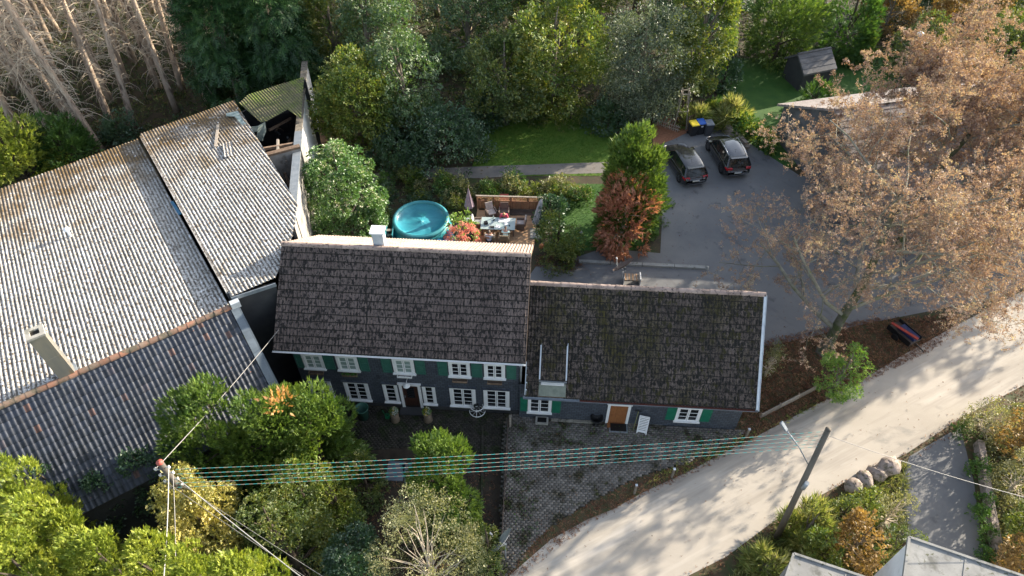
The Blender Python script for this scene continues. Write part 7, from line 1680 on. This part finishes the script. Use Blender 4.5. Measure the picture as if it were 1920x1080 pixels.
# ================================================================== POLES AND CABLES
m_polewood = M('grey_pole_wood', (.085, .075, .062), (.13, .115, .095), 3, bump=.5, stretch=(1, 1, .2)); m_porc = M('insulator_porcelain', (.7, .68, .66), rough=.25, bump=0)
m_redcap = M('red_oxide_paint', (.35, .08, .06), rough=.6, bump=0)
top = at(300, 868, 8.4); base = Vector((top.x, top.y, 0))
lp = thing('utility_pole', 'wooden utility pole with white insulators, overgrown by yellowing ivy at lower left', 'utility pole', base)
mb = MB(); mb.tube([(0, 0, 0), (0, 0, 8.4)], [.15, .11], 10); mb.build('pole', m_polewood, lp); mb = MB(); mb.lathe([(.12, 8.4), (.12, 8.46), (.01, 8.5)], 10); mb.build('cap', m_redcap, lp)
ins = []
for k, (z, s) in enumerate(((8.15, 1), (8.0, -1), (7.75, 1), (7.55, -1), (7.3, 1), (7.1, -1), (6.85, 1), (6.6, -1))):
    MB().bar((0, 0, z), (s * .26, -.06, z), .03, .03, m_porc and 0).build('bracket', m_zinc, lp)
    mb = MB(); mb.lathe([(.02, 0), (.055, .02), (.035, .06), (.055, .1), (.02, .13)], 10, (s * .26, -.06, z + .01)); mb.build('insulator', m_porc, lp); ins.append(base + Vector((s * .26, -.06, z + .08)))
# ivy on the pole
P = []; rg = np.random.default_rng(77); n = 2600
z = rg.uniform(.5, 7.0, n); r = (.35 + .75 * np.sin(np.clip(z / 7.2, 0, 1) * 2.9) ** 1.2) * rg.uniform(.45, 1.1, n); a = rg.uniform(0, 6.28, n); r *= 1 + .35 * np.sin(3 * a + z * 1.3)
P = np.stack([r * np.cos(a), r * np.sin(a), z], 1); D = np.stack([np.cos(a), np.sin(a), rg.uniform(-.4, .6, n)], 1) + rg.normal(size=(n, 3)) * .4; V, F = sprays_mesh(P, D, rg.uniform(.2, .34, n), 'broad', 9)
iv = thing('pole_ivy', 'yellowing ivy climbing the left utility pole', 'ivy', base); link('foliage', np_mesh('foliage', V, F, L_yellow), iv); mb = MB()
for k in range(5): a = k * 1.25; mb.tube([(.16 * math.cos(a + z * .5), .16 * math.sin(a + z * .5), z) for z in np.linspace(0, 6.8, 9)], .02, 4)
mb.build('stem', m_bark, iv, kind='stuff')
rb = at(1455, 1010); rt_ = at(1553, 805, 8.7)
rp = thing('utility_pole', 'grey wooden utility pole with a pale lamp arm at the roadside, lower right', 'utility pole', rb); q = rt_ - rb
mb = MB(); mb.tube([(0, 0, 0), q], [.14, .10], 12); mb.build('pole', m_polewood, rp); mb = MB(); mb.tube([q, q + Vector((0, 0, .05))], [.11, .02], 10); mb.build('cap', m_polewood, rp)
la = q * .70; le = at(1472, 803, 7.4) - rb
mb = MB(); mb.tube([la, la.lerp(le, .5) + Vector((0, 0, .12)), le], .025, 8); mb.build('lamp_arm', m_zinc, rp); ldir = (le - la).normalized(); mb = MB(); mb.bar(le - ldir * .1, le + ldir * .3, .14, .08); mb.build('lamp_head', m_zinc, rp)
mb = MB(); mb.tube([q * .55 + Vector((0, -.16, 0)), q * .55 + Vector((0, -.18, .5))], .09, 8); mb.build('junction_box', m_zinc, rp)
# five long cables
def cable_mat(name, c1, c2, sc):
    m, nt, out = new_mat(name); p = nt.nodes.new('ShaderNodeBsdfPrincipled'); nt.links.new(p.outputs[0], out.inputs[0]); p.inputs['Roughness'].default_value = .5
    g = nt.nodes.new('ShaderNodeNewGeometry').outputs['Position']; s = nt.nodes.new('ShaderNodeSeparateXYZ'); nt.links.new(g, s.inputs[0]); a = nt.nodes.new('ShaderNodeMath'); a.operation = 'MULTIPLY'; a.inputs[1].default_value = sc; nt.links.new(s.outputs[0], a.inputs[0])
    f = nt.nodes.new('ShaderNodeMath'); f.operation = 'SINE'; nt.links.new(a.outputs[0], f.inputs[0]); nt.links.new(mixc(nt, c1, c2, step(nt, f.outputs[0], -.1, .1)), p.inputs['Base Color']); return m
m_cab = cable_mat('weathered_copper_cable', (.05, .30, .28), (.30, .25, .2), 21.0); m_cabg = M('grey_cable', (.24, .23, .22), rough=.4, bump=0); m_cabw = M('pale_cable', (.36, .35, .34), rough=.4, bump=0)
def cable(label, a, b, sag, r, m, group=None, n=18):
    pts = [a.lerp(b, t) - Vector((0, 0, sag * 4 * t * (1 - t))) for t in np.linspace(0, 1, n)]; o = MB().tube([p - a for p in pts], r, 5, cap=False).build('overhead_cable', m); o.location = a; tag(o, label, 'cable', group)
ends = [(q * t + rb) for t in (.985, .955, .925, .895, .87)]
ord_ = ('topmost', 'second highest', 'middle', 'second lowest', 'lowest')
for k in range(5):
    yl = (880, 889, 897, 906, 914)[k]; A_w = at(330, yl, 8.1 - .28 * k)
    cable('%s of the five teal and brown cables before the houses' % ord_[k], A_w, ends[k], .25, .0105, m_cab, 'long cables between the two poles')
cable('single grey cable from the left pole up to the farmhouse gable', ins[1], ab(A1 - .02, B1 + 2.2, 5.2), .2, .016, m_cabg)
cable('thick pale cable running down from the left pole', ins[0], at(297, 1180, 7.4), .2, .018, m_cabw)
cable('thin grey cable running down just right of the thick pale one', ins[2], at(326, 1180, 7.2), .2, .012, m_cabg)
cable('pale cable running from the left pole to the lower right', ins[4], at(640, 1140, 7.0), .2, .018, m_cabw)
cable('upper of two thin grey cables running to the lower right', ins[6], at(700, 1140, 6.6), .2, .009, m_cabg)
cable('lower of two thin grey cables running to the lower right', ins[5], at(670, 1145, 6.6), .25, .009, m_cabg)
cable('thin cable running from the right pole to the right edge', rt_ * .96 + rb * .04, at(1990, 950, 6.5), .2, .012, m_cabg)
# far street lamp
b = at(1675, 175); t = thing('street_lamp', 'slender grey street lamp at the upper right above the autumn crown', 'street lamp', b); mb = MB(); mb.tube([(0, 0, 0), (0, 0, 4.9)], [.12, .08], 10); mb.build('pole', m_polewood, t); mb = MB(); mb.lathe([(.1, 4.9), (.24, 5.0), (.26, 5.15), (.12, 5.25), (.01, 5.28)], 14); mb.build('lamp_head', m_zinc_pale, t)
